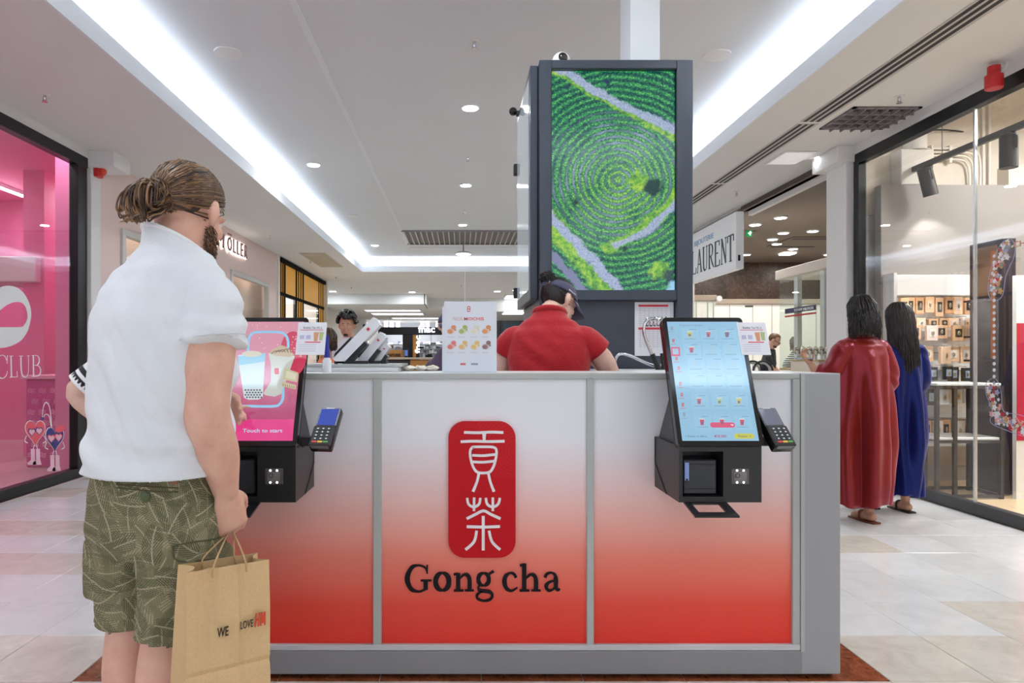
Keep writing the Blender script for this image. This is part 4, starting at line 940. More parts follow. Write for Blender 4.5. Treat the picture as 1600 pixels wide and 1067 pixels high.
# hanging lamp on a long thin wire
x, y = zc_pt(724, 378, ZU)
t = thing('pendant_lamp', 'flat round lamp with a long thin wire hanging below the slatted grille', 'lamp', (x, y, 2.2))
MB().tube([(x, y, ZU), (x, y, 3.42)], .012, 8).build('stem', grm, t, True)
MB().lathe([(.16, 0), (.17, .02), (.12, .05), (.02, .07)], (x, y, 3.36), 24).build('lamp_shade', white, t, True)
MB().lathe([(.15, 0), (.15, .005)], (x, y, 3.355), 24).build('diffuser', ledoff, t)
MB().tube([(x+.03, y, 3.36), (x+.03, y, 1.9)], .006, 6).build('wire', white, t)
# fire alarm sounders
redp = M('red plastic', (196, 36, 40), .35, var=.04)
t = thing('alarm_sounder', 'red fire alarm sounder on the soffit edge above the accessory shop', 'alarm', (3.86, 4.85, 3.12))
p = P(1553, 127, 4.75); MB().lathe([(.05, -.055), (.056, -.05), (.056, .04), (.045, .048)], p, 24).build('body', redp, t, True)
MB().lathe([(.04, 0), (.04, .06)], p+Vector((0, 0, .045)), 16).build('base', redp, t, True); MB().tube([p+Vector((.03, 0, .06)), p+Vector((.08, 0, .09)), p+Vector((.1, 0, ZC-p.z))], .01, 8).build('cable', white, t, True)
p = Vector((XL+.02, 6.89, Z_(268, 6.89)))
t = thing('alarm_sounder', 'red fire alarm sounder on the white pilaster beside the pink boutique', 'alarm', p)
MB().box(p+Vector((0, -.055, -.06)), p+Vector((.05, .055, .06)), bev=.008).build('base', redp, t)
MB().lathe([(.045, 0), (.045, .03), (.03, .045), (.012, .047)], X=plane_X(p+Vector((.05, 0, 0)), (0, 1, 0), (0, 0, 1)), seg=20).build('horn', M('red horn', (214, 60, 40), .3), t, True)
# ================================================================ SERVICE COUNTER
YC = 2.51
def cX(px, y=YC): return X_(px, y)
def cZ(py, y=YC): return Z_(py, y)
grey = M('grey laminate', (158, 160, 164), .45, var=.015, vscale=3)
grey2 = M('plinth grey', (138, 138, 142), .5, var=.02)
alu = M('satin grey trim', (176, 180, 178), .35, var=.02)
g = N('white to red printed panel'); z = g.sep(g.obj())[2]
g.base(g.ramp(z, [(.0, srgb(226, 34, 22)), (.12, srgb(230, 44, 30)), (.27, srgb(234, 72, 54)), (.45, srgb(238, 132, 114)), (.60, srgb(240, 180, 170)), (.75, srgb(238, 214, 216)), (.88, srgb(236, 236, 242)), (1., srgb(236, 239, 246))])); g.set(Roughness=.32)
m_panel = g.m; m_panel_z = 1.0
ctr = thing('service_counter', 'white to red bubble tea counter with grey frame and base', 'counter', (.088, 2.78, 0))
ctr_panels = []
for a, c in ((264, 584), (595, 918), (927, 1239)):
    q = MB(); q.box((cX(a), YC+.012, cZ(1007)), (cX(c), YC+.03, cZ(592))); o = q.build('panel', m_panel, ctr)
for a, c in ((583, 596), (917, 928), (1238.5, 1250), (252, 265)):
    MB().box((cX(a), YC-.002, cZ(1008)), (cX(c), YC+.035, cZ(590)), bev=.002).build('mullion', alu, ctr)
MB().box((cX(264), YC-.002, cZ(592.5)), (cX(1250), YC+.04, cZ(583)+.0), bev=.002).build('top_rail', alu, ctr)
MB().box((cX(264), YC-.004, cZ(1016)), (cX(1250), YC+.04, cZ(1007)), bev=.002).build('bottom_rail', M('light rail', (196, 196, 200), .4), ctr)
MB().box((cX(264), YC-.006, .016), (cX(1252), YC+.04, cZ(1016)-.001), bev=.002).build('plinth', grey2, ctr)
for a, c in ((1250.5, 1312), (202, 251.5)):
    MB().box((cX(a), YC-.006, .016), (cX(c), 2.91, cZ(583)), bev=.003).build('end_block', grey, ctr)
MB().box((cX(1250.2), YC-.007, .1), (cX(1256), YC, cZ(584))).build('edge_strip', alu, ctr)
MB().box((cX(252), YC+.04, .02), (cX(1250), 2.90, cZ(583)-.022)).build('carcass', M('white laminate', (224, 226, 228), .4), ctr)
MB().box((cX(252), YC+.0405, cZ(583)-.022), (cX(1250), 2.91, cZ(583)), bev=.002).build('worktop', M('white worktop', (228, 230, 232), .3, var=.01), ctr)
MB().box((cX(206), YC+.03, .0), (cX(1308), 2.88, .0165)).build('toe_recess', blk, ctr)
# plaque with seal script characters
plq = thing('seal_plaque', 'rounded red plaque with white seal script characters on the counter front', 'plaque', (cX(753), YC, cZ(871)))
g = N('glossy red acrylic'); co = g.obj(); s3 = g.sep(co)
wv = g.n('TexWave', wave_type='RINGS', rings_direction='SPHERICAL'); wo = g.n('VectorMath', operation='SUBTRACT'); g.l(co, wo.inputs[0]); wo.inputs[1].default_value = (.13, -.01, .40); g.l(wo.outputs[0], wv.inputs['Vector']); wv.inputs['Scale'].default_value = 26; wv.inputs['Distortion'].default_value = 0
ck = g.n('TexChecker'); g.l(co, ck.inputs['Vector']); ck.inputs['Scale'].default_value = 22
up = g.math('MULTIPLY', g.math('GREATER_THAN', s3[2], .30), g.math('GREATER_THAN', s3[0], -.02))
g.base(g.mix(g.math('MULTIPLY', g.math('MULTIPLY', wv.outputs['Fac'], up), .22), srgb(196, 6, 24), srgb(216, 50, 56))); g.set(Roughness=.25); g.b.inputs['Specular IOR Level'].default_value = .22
pc = (cX(753), cZ(764.5))
q = MB(); q.prism(rrect(cX(805.5)-cX(700.5), cZ(658)-cZ(871), .062, 8), .016, front_X(pc[0], YC+.012, pc[1])); q.build('board', g.m, plq, True)
wh = M('white raised character', (238, 236, 240), .4, var=.01)
XP = front_X(0, YC-.0045, 0)
k6 = 3.336*F/YC
def z6(x, y): return (X_(620+x/3.336, YC), Z_(640+y/3.336, YC))
def ch6(q, pts, w, smooth=True, X=XP): stroke(q, [z6(*p) for p in pts], [a/k6 for a in w] if isinstance(w, (list, tuple)) else w/k6, X, .004, 6, smooth)
q = MB()
ch6(q, [(350, 117), (420, 119), (490, 116), (555, 118)], 14); ch6(q, [(455, 122), (455, 160)], [20, 14], False); ch6(q, [(333, 166), (400, 163), (480, 165), (561, 163)], 14)
ch6(q, [(393, 193), (450, 192), (505, 195), (519, 215), (514, 260), (500, 302), (478, 325), (425, 326), (400, 300), (384, 250), (383, 212), (396, 192)], 13)
ch6(q, [(392, 236), (450, 238), (512, 232)], 13); ch6(q, [(388, 270), (450, 272), (508, 266)], 13)
ch6(q, [(428, 326), (418, 372), (397, 425)], [14, 13, 15]); ch6(q, [(476, 326), (487, 375), (506, 425)], [14, 13, 15]); q.build('character', wh, plq)
q = MB()
ch6(q, [(367, 458), (374, 490), (401, 505), (428, 490), (435, 458)], 13); ch6(q, [(403, 456), (402, 526)], 13, False)
ch6(q, [(464, 458), (471, 490), (499, 505), (527, 490), (537, 458)], 13); ch6(q, [(500, 456), (500, 526)], 13, False)
ch6(q, [(364, 566), (410, 543), (452, 525), (490, 543), (540, 566)], 14); ch6(q, [(450, 552), (450, 730)], 15, False); ch6(q, [(364, 607), (450, 609), (537, 606)], 14)
ch6(q, [(416, 628), (402, 685), (358, 727)], 14); ch6(q, [(480, 628), (496, 685), (538, 727)], 14); q.build('character', wh, plq)
# Gong cha lettering
let = thing('counter_lettering', 'black raised serif letters under the red plaque on the counter front', 'lettering', (cX(753), YC, cZ(941)))
inkm = M('black raised letter', (20, 18, 24), .5, var=.05, spec=.2); XG6 = front_X(0, YC+.012, 0)
def gl(strokes):
    q = MB()
    for s_ in strokes:
        pts, w_ = s_[0], s_[1]; sm = s_[2] if len(s_) > 2 else True
        stroke(q, [z6(*p) for p in pts], [a/k6 for a in w_] if isinstance(w_, (list, tuple)) else w_/k6, XG6, .008, 7, sm)
    q.build('letter', inkm, let)
def oval(cx, cy, rx, ry, ws, wt):
    pts = [(cx+rx*math.cos(a), cy+ry*math.sin(a)) for a in np.linspace(0, 2*math.pi, 17)]
    return (pts, [ws*abs(math.cos(a))+wt*abs(math.sin(a)) for a in np.linspace(0, 2*math.pi, 17)])
gl([([(157, 852), (146, 826), (112, 815), (76, 828), (54, 882), (72, 936), (112, 952), (140, 944), (152, 936)], [5, 8, 9, 20, 27, 20, 9, 10, 12]), ([(150, 895), (150, 942)], 23, False), ([(124, 894), (180, 894)], 8, False), ([(158, 813), (158, 858)], 7, False)])
gl([oval(237, 900, 35, 45, 25, 9)])
gl([([(320, 856), (320, 945)], 22, False), ([(297, 862), (318, 858)], 10, False), ([(297, 946), (347, 946)], 9, False), ([(329, 884), (348, 864), (368, 866), (379, 890), (379, 945)], [5, 11, 19, 22, 22]), ([(355, 946), (402, 946)], 9, False)])
gl([oval(453, 888, 28, 32, 20, 8), ([(472, 868), (488, 856), (505, 845)], [6, 10, 14]), ([(436, 915), (424, 932), (436, 946), (480, 952), (498, 968), (488, 992), (455, 1000), (424, 990), (418, 972), (434, 956), (450, 950)], [7, 10, 16, 17, 15, 12, 9, 12, 13, 9, 7])])
gl([([(622, 878), (612, 860), (590, 855), (568, 872), (562, 905), (574, 936), (600, 947), (630, 930)], [16, 13, 9, 19, 24, 19, 10, 5])])
gl([([(665, 806), (665, 945)], 22, False), ([(642, 816), (664, 810)], 10, False), ([(641, 946), (692, 946)], 9, False), ([(674, 884), (695, 864), (716, 867), (726, 890), (726, 945)], [5, 11, 19, 22, 22]), ([(703, 946), (751, 946)], 9, False)])
gl([([(774, 878), (784, 860), (806, 853), (826, 864), (831, 890), (831, 928), (839, 944), (853, 938)], [15, 12, 9, 15, 22, 20, 12, 5]), ([(828, 893), (798, 902), (780, 922), (790, 944), (812, 942), (828, 924)], [7, 11, 20, 15, 9, 6])])

# ================================================================ ORDER KIOSKS
kb = M('black powder coat', (26, 27, 31), .38, var=.08, bump=.04, bscale=400)
kb2 = M('black gloss bezel', (16, 17, 20), .12, var=.02)
kg = M('printer black plastic', (40, 43, 50), .35, var=.04)
ka = M('blue grey sticker', (140, 164, 226), .4)
ledw = M('tiny white led', (255, 255, 255), .3, emit=8, var=0)
def screen_mat(name, col, e=1.0, rough=.06):
    c = srgb(*col); g = N(name); n_ = g.noise(g.obj(), 30, 2); g.base((.004, .004, .005)); g.set(Roughness=rough); g.b.inputs['Specular IOR Level'].default_value = 1.
    g.l(g.mix(g.math('MULTIPLY', n_, .08), c, (c[0]*.8, c[1]*.8, c[2]*.8)), g.b.inputs['Emission Color']); g.b.inputs['Emission Strength'].default_value = e*.84; return g.m
SCW, SB, ST = .285, Vector((0, 2.22, .904)), Vector((0, 2.40, 1.339))
VDIR = (ST-SB).normalized(); SLEN = (ST-SB).length
def kiosk(cx, label, side):
    t = thing('order_kiosk', label, 'kiosk', (cx, 2.38, .70))
    X = plane_X((cx, SB.y, SB.z), (1, 0, 0), VDIR)
    # head
    q = MB(); q.prism([(p[0], p[1]+SLEN/2) for p in rrect(SCW, SLEN, .014)], .03, X, -.03); scr = q.build('screen_housing', kb2, t, True)
    q = MB(); q.prism([(p[0], p[1]+SLEN/2) for p in rrect(SCW+.002, SLEN+.002, .014)], .006, X, -.034); q.build('housing_rim', kb, scr)
    q = MB(); q.prism([(p[0], p[1]+SLEN*.45) for p in rrect(SCW*.8, SLEN*.7, .02)], .03, X, -.062); q.build('rear_cover', kb, scr)
    # body
    x0, x1 = cx-.137, cx+.137
    bd = MB()
    wx0, wx1, wz0, wz1 = x0+.012, x0+.147, .735, .885        # printer bay
    yb, yf = 2.5085, 2.23
    bd.box((x0, yf, .716), (wx0, yb, .902)); bd.box((wx1, yf, .716), (x1, yb, .902)); bd.box((wx0, yf, .716), (wx1, yb, wz0)); bd.box((wx0, yf, wz1), (wx1, yb, .902)); bd.box((wx0, yf+.12, wz0), (wx1, yb, wz1))
    body = bd.build('body', kb, t)
    q = MB(); prof = [(2.245, .902), (2.49, .902), (2.35, 1.075), (2.32, 1.04)]
    q.prism(prof, x1-x0-.02, plane_X((x0+.01, 0, 0), (0, 1, 0), (0, 0, 1))); q.build('neck', kb, t)
    for s, xx in ((-1, x0-.002), (1, x1+.0005)):
        q = MB(); q.add([(xx, 2.5, .902), (xx, 2.506, .902), (xx, 2.506, .80), (xx, 2.37, .716), (xx, 2.362, .716), (xx, 2.5, .805), (xx+.0015, 2.5, .902), (xx+.0015, 2.506, .902), (xx+.0015, 2.506, .80), (xx+.0015, 2.37, .716), (xx+.0015, 2.362, .716), (xx+.0015, 2.5, .805)],
            [(0, 1, 2, 3, 4, 5), (11, 10, 9, 8, 7, 6)]+[(i, i+6, (i+1) % 6+6, (i+1) % 6) for i in range(6)]); q.build('side_seam', blk, body)
    # printer in its bay
    pr = MB().box((wx0+.008, yf+.02, wz0+.004), (wx1-.014, yf+.118, wz1-.03), bev=.004).build('receipt_printer', kg, t)
    MB().box((wx0+.012, yf+.0175, wz1-.048), (wx1-.018, yf+.021, wz1-.044)).build('paper_slot', blk, pr)
    MB().box((wx0+.012, yf+.0175, wz0+.02), (wx1-.018, yf+.021, wz0+.023)).build('cover_joint', blk, pr)
    MB().box((wx0+.013, yf+.017, wz0+.05), (wx0+.027, yf+.02, wz1-.04)).build('sticker', ka, pr)
    for z in (.80, .79): MB().lathe([(.004, 0), (.004, .001)], X=front_X(wx0+.02, yf+.017, z-.012), seg=10).build('button', blk, pr)
    # open flap below the printer
    fx0, fx1 = wx0+.004, wx1+.01
    Xf = plane_X((0, yf+.005, .716), (1, 0, 0), Vector((0, -.11, -.022)))
    fl_ = MB()
    for a, b_, c_, d_ in ((fx0, fx1, 0, .016), (fx0, fx0+.022, .016, .085), (fx1-.03, fx1, .016, .085), (fx0, fx1, .085, .115)): fl_.box((a, c_, -.003), (b_, d_, .003), Xf)
    fl_.build('printer_flap', kb, t)
    # code scanner
    sx0 = x0+.173
    sc = MB().box((sx0, yf-.003, .776), (sx0+.06, yf+.004, .829), bev=.002).build('code_scanner', M('scanner grey glass', (86, 84, 86), .2), t)
    MB().box((sx0+.009, yf-.0045, .787), (sx0+.05, yf-.002, .818)).build('scanner_window', M('scanner window', (120, 116, 116), .25, var=.15, vscale=200), sc)
    q = MB(); q.tube([(sx0+.02+.007*math.cos(a), yf-.005, .806+.007*math.sin(a)) for a in np.linspace(0, 2*math.pi, 16, endpoint=False)], .0012, 5, closed=True); q.build('lens_ring', kg, sc)
    for dx in (.018, .040):
        for dz in (.783, .8225): MB().sphere((sx0+dx, yf-.004, dz), (.0032, .002, .0032), 8, 6).build('scanner_led', ledw, sc)
    # card terminal on a side arm
    arm = MB().box((x1-.005, 2.285, .895), (cx+.205, 2.335, .925), bev=.004).build('terminal_arm', kb, t)
    MB().tube(catmull([(x1-.0, 2.32, .89), (x1+.03, 2.33, .91), (cx+.2, 2.33, .97)], 5), .005, 7).build('terminal_cable', blk, t, True)
    yaw = side*.16
    T = Matrix.Translation((cx+.222 if side < 0 else cx+.205, 2.215, .895)) @ Matrix.Rotation(yaw, 4, 'Z') @ Matrix.Rotation(math.radians(47), 4, 'X')
    tm_ = MB().box((-.0375, .0, -.02), (.0375, .165, .012), T, bev=.006, seg=2).build('card_terminal', kb2, t, True)
    MB().box((-.036, .085, .010), (.036, .162, .0145), T, bev=.003).build('terminal_frame', M('terminal silver rim', (120, 122, 126), .3, metal=.5), tm_)
    MB().box((-.031, .088, .0142), (.031, .156, .0155), T).build('terminal_screen', screen_mat('terminal blue screen', (44, 78, 190), .9) if side < 0 else screen_mat('terminal idle screen', (142, 150, 176), .55), tm_)
    MB().box((-.0375, .0, .010), (.0375, .083, .021), T, bev=.004).build('keypad_base', blk, tm_)
    for r in range(4):
        for c in range(3):
            MB().box((-.026+c*.019, .062-r*.0135, .0205), (-.012+c*.019, .0715-r*.0135, .0235), T, bev=.001).build('key', M('terminal key', (58, 66, 70), .4), tm_)
            MB().box((-.0215+c*.019, .065-r*.0135, .0233), (-.0165+c*.019, .069-r*.0135, .0238), T).build('key_digit', decal_w, tm_)
    for c, (nm, cc) in enumerate((('red key', (210, 60, 50)), ('yellow key', (226, 190, 80)), ('green key', (90, 160, 80)))):
        MB().box((-.0275+c*.019, .0105, .0205), (-.0105+c*.019, .018, .0235), T, bev=.001).build('function_key', M(nm, cc, .4), tm_)
    MB().box((-.03, -.0012, .002), (.03, .006, .017), T, bev=.001).build('card_slot', M('terminal silver rim', (120, 122, 126)), tm_)
    MB().box((-.014, .158, .0143), (.014, .161, .0157), T).build('maker_mark', decal_w, tm_)
    return t, X, scr
DW, DH, D0 = .254, .436, .018
# right kiosk: menu screen
kr, XK, scr = kiosk(.861, 'black order kiosk showing a light blue drinks menu, right of the plaque', 1)
q = MB(); q.box((-DW/2, D0, -.0002), (DW/2, D0+DH, .0012), XK); q.build('display', screen_mat('menu blue screen', (150, 198, 228), 1.0), scr)
def kp(x, y):          # zoom pixel of the menu screen -> plane coordinates
    t_ = (y-58)/913; l = 72+123*t_; r = 605+170*t_; return (-DW/2+DW*(x-l)/(r-l), D0+DH*(1-t_))
def flat(polys, m, nm, parent, X, zb=.0012, h=.0004, conv=None):
    q = MB()
    for p in polys: q.prism([conv(*a) for a in p] if conv else p, h, X, zb)
    return q.build(nm, m, parent)
e_ = lambda nm, c, e=1.: screen_mat('screen '+nm, c, e)
cupc = {'y': e_('yellow', (206, 206, 96)), 'r': e_('rose', (196, 120, 132)), 'p': e_('pink', (214, 84, 116)), 'b': e_('bluegrey', (150, 160, 180)), 'f': e_('faint', (166, 202, 222)), 'g': e_('palegreen', (176, 210, 160)), 'd': e_('plum', (130, 110, 140)), 'w': e_('milk', (220, 226, 230))}
card = e_('card', (156, 204, 232))
for r, (y, cells) in enumerate(((160, ((243, 'y'), (383, 'r'), (523, 'd'))), (285, ((258, 'p'), (405, 'f'), (550, 'f'))), (400, ((290, 'f'), (430, 'f'), (568, 'f'))), (530, ((305, 'f'), (445, 'f'), (590, 'f'))), (680, ((320, 'r'), (473, 'g'), (620, 'y'))), (835, ((343, 'p'), (493, 'p'), (645, 'p'))))):
    for x, c in cells:
        flat([[(x-62, y-52), (x+66, y-52), (x+78, y+60), (x-52, y+60)]], card, 'menu_card', scr, XK, conv=kp, h=.0003)
        flat([[(x-17, y-18), (x+17, y-18), (x+12, y+24), (x-10, y+24)]], cupc[c], 'drink_picture', scr, XK, .0015, conv=kp)
        if c != 'f':
            flat([[(x-19, y-24), (x+19, y-24), (x+19, y-16), (x-19, y-16)]], cupc['w'], 'cup_lid', scr, XK, .0015, conv=kp)
            flat([[(x-9, y), (x+9, y), (x+7, y+18), (x-6, y+18)]], cupc['d'], 'cup_mark', scr, XK, .0019, conv=kp)
        flat([[(x-4, y-42), (x+50, y-42), (x+50, y-38), (x-4, y-38)], [(x-40, y+36), (x+48, y+36), (x+48, y+40), (x-40, y+40)]], e_('caption', (120, 158, 190)), 'caption', scr, XK, .0015, conv=kp)
pinkk = e_('pink button', (224, 92, 132))
flat([[(104, 264), (170, 264), (176, 336), (110, 336)]], pinkk, 'selected_tab', scr, XK, conv=kp); flat([[(116, 276), (160, 276), (163, 322), (120, 322)]], e_('tab fill', (168, 200, 224)), 'tab_picture', scr, XK, .0016, conv=kp)
for (x, y) in ((110, 112), (122, 212), (148, 355), (165, 430), (178, 550), (190, 632), (198, 708), (208, 780)): flat([[(x-9, y-14), (x+9, y-14), (x+9, y+14), (x-9, y+14)], [(x-22, y+26), (x+22, y+26), (x+22, y+30), (x-22, y+30)]], cupc['b'] if y > 740 or y < 200 else cupc['r'], 'tab_icon', scr, XK, conv=kp)
bp_ = kp(498, 858); flat([[(p[0]+bp_[0], p[1]+bp_[1]) for p in rrect(.083, .018, .0085)]], pinkk, 'toppings_button', scr, XK, .0018)
q = MB(); put_text(q, '+ Nos toppings', XK, kp(415, 0)[0]-.0, bp_[0]+.036, bp_[1]-.004, bp_[1]+.004, depth=.0028); q.build('button_text', e_('white text', (240, 240, 244)), scr)
bp_ = kp(662, 938); flat([[(p[0]+bp_[0], p[1]+bp_[1]) for p in rrect(.066, .018, .0085)]], e_('yellow button', (206, 206, 90)), 'finish_button', scr, XK, .0014)
q = MB(); put_text(q, 'Finaliser  >', XK, bp_[0]-.02, bp_[0]+.022, bp_[1]-.004, bp_[1]+.004, depth=.0022); q.build('button_text', e_('grey text', (110, 110, 80)), scr)
q = MB(); a = kp(437, 950); b_ = kp(525, 928); put_text(q, '€0,00', XK, a[0], b_[0], a[1], b_[1], depth=.0018, bold=.01); q.build('price_text', e_('magenta text', (176, 50, 110)), scr)
q = MB(); a = kp(216, 945); b_ = kp(378, 932); put_text(q, '< Retour au début', XK, a[0], b_[0], a[1], b_[1], depth=.0018); q.build('caption', e_('slate text', (86, 120, 150)), scr)
q = MB(); a = kp(165, 94); b_ = kp(335, 82); put_text(q, 'Propositions Crème', XK, a[0], b_[0], a[1], b_[1], depth=.0018); q.build('caption', e_('violet text', (130, 130, 184)), scr)
# left kiosk: pink start screen
kl, XQ, scr = kiosk(-.685, 'black order kiosk showing a pink picture of two drinks, in front of the waiting man', -1)
g = N('pink start screen'); c2 = g.sep(g.obj()); g.base((.004, .004, .005)); g.set(Roughness=.06); g.b.inputs['Specular IOR Level'].default_value = 1.
rz = g.math('MULTIPLY_ADD', c2[2], 2.3, -.5)
nn = g.noise(g.obj(), 9, 3)
g.l(g.ramp(g.math('MULTIPLY_ADD', nn, .25, rz), [(.08, srgb(176, 40, 100)), (.35, srgb(186, 76, 120)), (.55, srgb(206, 120, 150)), (.95, srgb(218, 150, 170))]), g.b.inputs['Emission Color']); g.b.inputs['Emission Strength'].default_value = .84
q = MB(); q.box((-DW/2, D0, -.0002), (DW/2, D0+DH, .0012), XQ); q.build('display', g.m, scr)
def kq(x, y):          # zoom pixel (360,490)+x/5.079 of the start screen
    t_ = (y-62)/(1020-62); r = 592-(592-485)*t_; l = r-600-40*t_*.0; wdt = 590+50*t_; return (DW/2-DW*(r-x)/wdt, D0+DH*(1-t_))
flat([ellipse(500, 330, 110, 185, 28)], e_('raspberry', (206, 60, 92)), 'red_disc', scr, XQ, .0012, conv=kq)
flat([[(-60, 858), (498, 858), (488, 1020), (-60, 1020)]], e_('hot pink', (232, 62, 140)), 'touch_banner', scr, XQ, .0016, conv=kq)
sky = e_('sky outline', (146, 206, 240))
q = MB(); stroke(q, [kq(*p) for p in [(122, 330), (130, 220), (160, 165), (220, 152), (380, 152), (435, 175), (456, 225), (456, 290)]], .009, XQ, .0005, 6, base=.0014); q.build('cup_outline', sky, scr)
q = MB(); stroke(q, [kq(*p) for p in [(410, 600), (408, 690), (380, 740), (320, 757), (60, 755)]], .009, XQ, .0005, 6, base=.0014); q.build('cup_outline', sky, scr)
flat([[(42, 345), (268, 330), (262, 400), (240, 690), (200, 705), (120, 705), (85, 690), (46, 420)]], e_('milky cup', (206, 226, 236)), 'cup_picture', scr, XQ, .0018, conv=kq)
flat([[(40, 355), (268, 330), (262, 400), (46, 430)]], e_('cup rim blue', (150, 206, 232)), 'cup_rim', scr, XQ, .0021, conv=kq)
flat([ellipse(155, 336, 82, 26, 18)], e_('foam', (214, 208, 190)), 'foam', scr, XQ, .0023, conv=kq)
flat([[(78, 620), (245, 610), (232, 690), (200, 703), (120, 703), (88, 690)]], e_('pearl band', (214, 222, 222)), 'pearl_band', scr, XQ, .0022, conv=kq)
flat([ellipse(98+i*24+(j % 2)*12, 630+j*19, 9, 7, 8) for i in range(6) for j in range(4)], e_('tapioca', (70, 86, 104)), 'pearls', scr, XQ, .0025, conv=kq)
flat([[(292, 330), (512, 352), (480, 440), (395, 660), (340, 682), (262, 670), (245, 655), (310, 560), (312, 420)]], e_('beige cup', (200, 204, 196)), 'cup_picture', scr, XQ, .0019, conv=kq)
flat([[(300, 330), (330, 295), (400, 262), (450, 280), (508, 345), (470, 362), (360, 352)]], e_('whipped cream', (196, 176, 146)), 'cream', scr, XQ, .0022, conv=kq)
q = MB()
for i in range(5): stroke(q, [kq(*p) for p in [(318+i*32, 335-i*6), (350+i*30, 312-i*6), (392+i*22, 318-i*4+i*6)]], .003, XQ, .0004, 4, base=.0025)
q.build('cream_swirl', e_('cocoa', (116, 88, 64)), scr)
flat([[(p[0]*60+360, p[1]*70+478) for p in rrect(.62, .72, .14, 3)]], e_('cup seal', (206, 44, 74)), 'cup_seal', scr, XQ, .0023, conv=kq)
flat([[(425, 452), (538, 490), (528, 568), (412, 545)], [(398, 560), (520, 590), (514, 626), (402, 598)]], e_('biscuit', (206, 198, 164)), 'biscuit', scr, XQ, .0024, conv=kq)
flat([[(440, 474), (520, 500), (514, 548), (432, 530)]], e_('biscuit print', (222, 218, 194)), 'biscuit_mark', scr, XQ, .0027, conv=kq)
flat([[(408+i*18, 590+i*4), (412+i*18, 575+i*4), (416+i*18, 606+i*4)] for i in range(6)], e_('biscuit ridge', (130, 110, 76)), 'biscuit_ridge', scr, XQ, .0027, conv=kq)
random.seed(4)
flat([ellipse(x, y, random.uniform(2, 5), random.uniform(2, 5), 6) for x, y in [(random.uniform(480, 570), random.uniform(170, 390)) for _ in range(30)]+[(random.uniform(60, 560), random.uniform(75, 300)) for _ in range(26)]], e_('sparkle', (244, 236, 240)), 'sparkles', scr, XQ, .0014, conv=kq)
q = MB(); a = kq(70, 958); b_ = kq(405, 930); put_text(q, 'Touch to start', XQ, a[0], b_[0], a[1], b_[1], depth=.0024, bold=.015); q.build('banner_text', e_('pale blue text', (190, 214, 240)), scr)
# flyers stuck to the bezels
fly = M('white flyer paper', (228, 230, 238), .6, var=.01)
fr_ = [M('flyer '+n, c, .6, var=.1) for n, c in (('grey ink', (120, 116, 130)), ('orange tea', (206, 150, 110)), ('green tea', (176, 186, 130)), ('crimson ink', (214, 70, 100)), ('lilac ink', (186, 186, 216)))]
for X, lab, x0 in ((XK, 'white flyer stuck to the right edge of the menu kiosk', .118), (XQ, 'white flyer stuck to the right edge of the pink kiosk', .108)):
    t = thing('flyer', lab, 'flyer', X @ Vector((x0+.05, .33, .004)), 'flyers on the kiosks')
    w_, h_, y0 = .102, .125, .325
    MB().box((x0, y0, .0035), (x0+w_, y0+h_, .0042), X).build('sheet', fly, t)
    q = MB(); put_text(q, 'Bubble Tea XL à', X, x0+.02, x0+.085, y0+.1, y0+.108, depth=.0048); q.build('heading', fr_[0], t)
    flat([[(x0+.01, y0+.094), (x0+.09, y0+.094), (x0+.09, y0+.096), (x0+.01, y0+.096)]], fr_[3], 'rule', t, X, .0042)
    flat([[(x0+.058, y0+.086), (x0+.076, y0+.086), (x0+.073, y0+.052), (x0+.061, y0+.052)]], fr_[1], 'drink_picture', t, X, .0042); flat([[(x0+.078, y0+.088), (x0+.094, y0+.086), (x0+.09, y0+.054), (x0+.078, y0+.056)]], fr_[2], 'drink_picture', t, X, .0042)
    for k in range(2): flat([[(x0+.01+k*.022, y0+.06), (x0+.026+k*.022, y0+.06), (x0+.026+k*.022, y0+.075), (x0+.01+k*.022, y0+.075)]], fr_[4], 'icon', t, X, .0042)
    flat([[(x0+.03, y0+.046), (x0+.085, y0+.046), (x0+.085, y0+.05), (x0+.03, y0+.05)]], fr_[3], 'rule', t, X, .0042)
    flat([[(x0+.01, y0+.038-k*.008), (x0+.07, y0+.038-k*.008), (x0+.07, y0+.0395-k*.008), (x0+.01, y0+.0395-k*.008)] for k in range(4)], fr_[4], 'small_print', t, X, .0042)
# ================================================================ SCREEN TOWER AND BACK OF THE BOOTH
YT = 3.7
tX = lambda px: X_(px, YT)
tZ = lambda py: Z_(py, YT)
slate = M('slate blue metal', (58, 66, 78), .4, metal=.2, var=.04, vscale=3)
slate2 = M('dark slate panel', (60, 66, 80), .45, var=.03)
tw = thing('screen_tower', 'tall slate blue tower with a portrait screen behind the counter', 'tower', (tX(963), 4.1, 0))
MB().box((tX(843), YT, 0), (tX(862)-.0, 4.64, tZ(93)), bev=.004).build('post', slate, tw)
MB().box((tX(1058), YT, 0), (tX(1083), 4.64, tZ(93)), bev=.004).build('post', slate, tw)
MB().box((tX(862), YT, tZ(107)), (tX(1058), 4.64, tZ(93)), bev=.004).build('top_beam', slate, tw)
MB().box((tX(862), YT, tZ(469)), (tX(1058), YT+.1, tZ(453)), bev=.004).build('middle_rail', slate, tw)
MB().box((tX(862), YT+.05, 0), (tX(1058), 4.6, tZ(469))).build('lower_panel', slate2, tw)
MB().box((tX(862), YT+.06, tZ(453)), (tX(1058), 4.6, tZ(107))).build('screen_housing', kb, tw)
g = N('tea plantation picture'); co = g.obj(); s3 = g.sep(co)
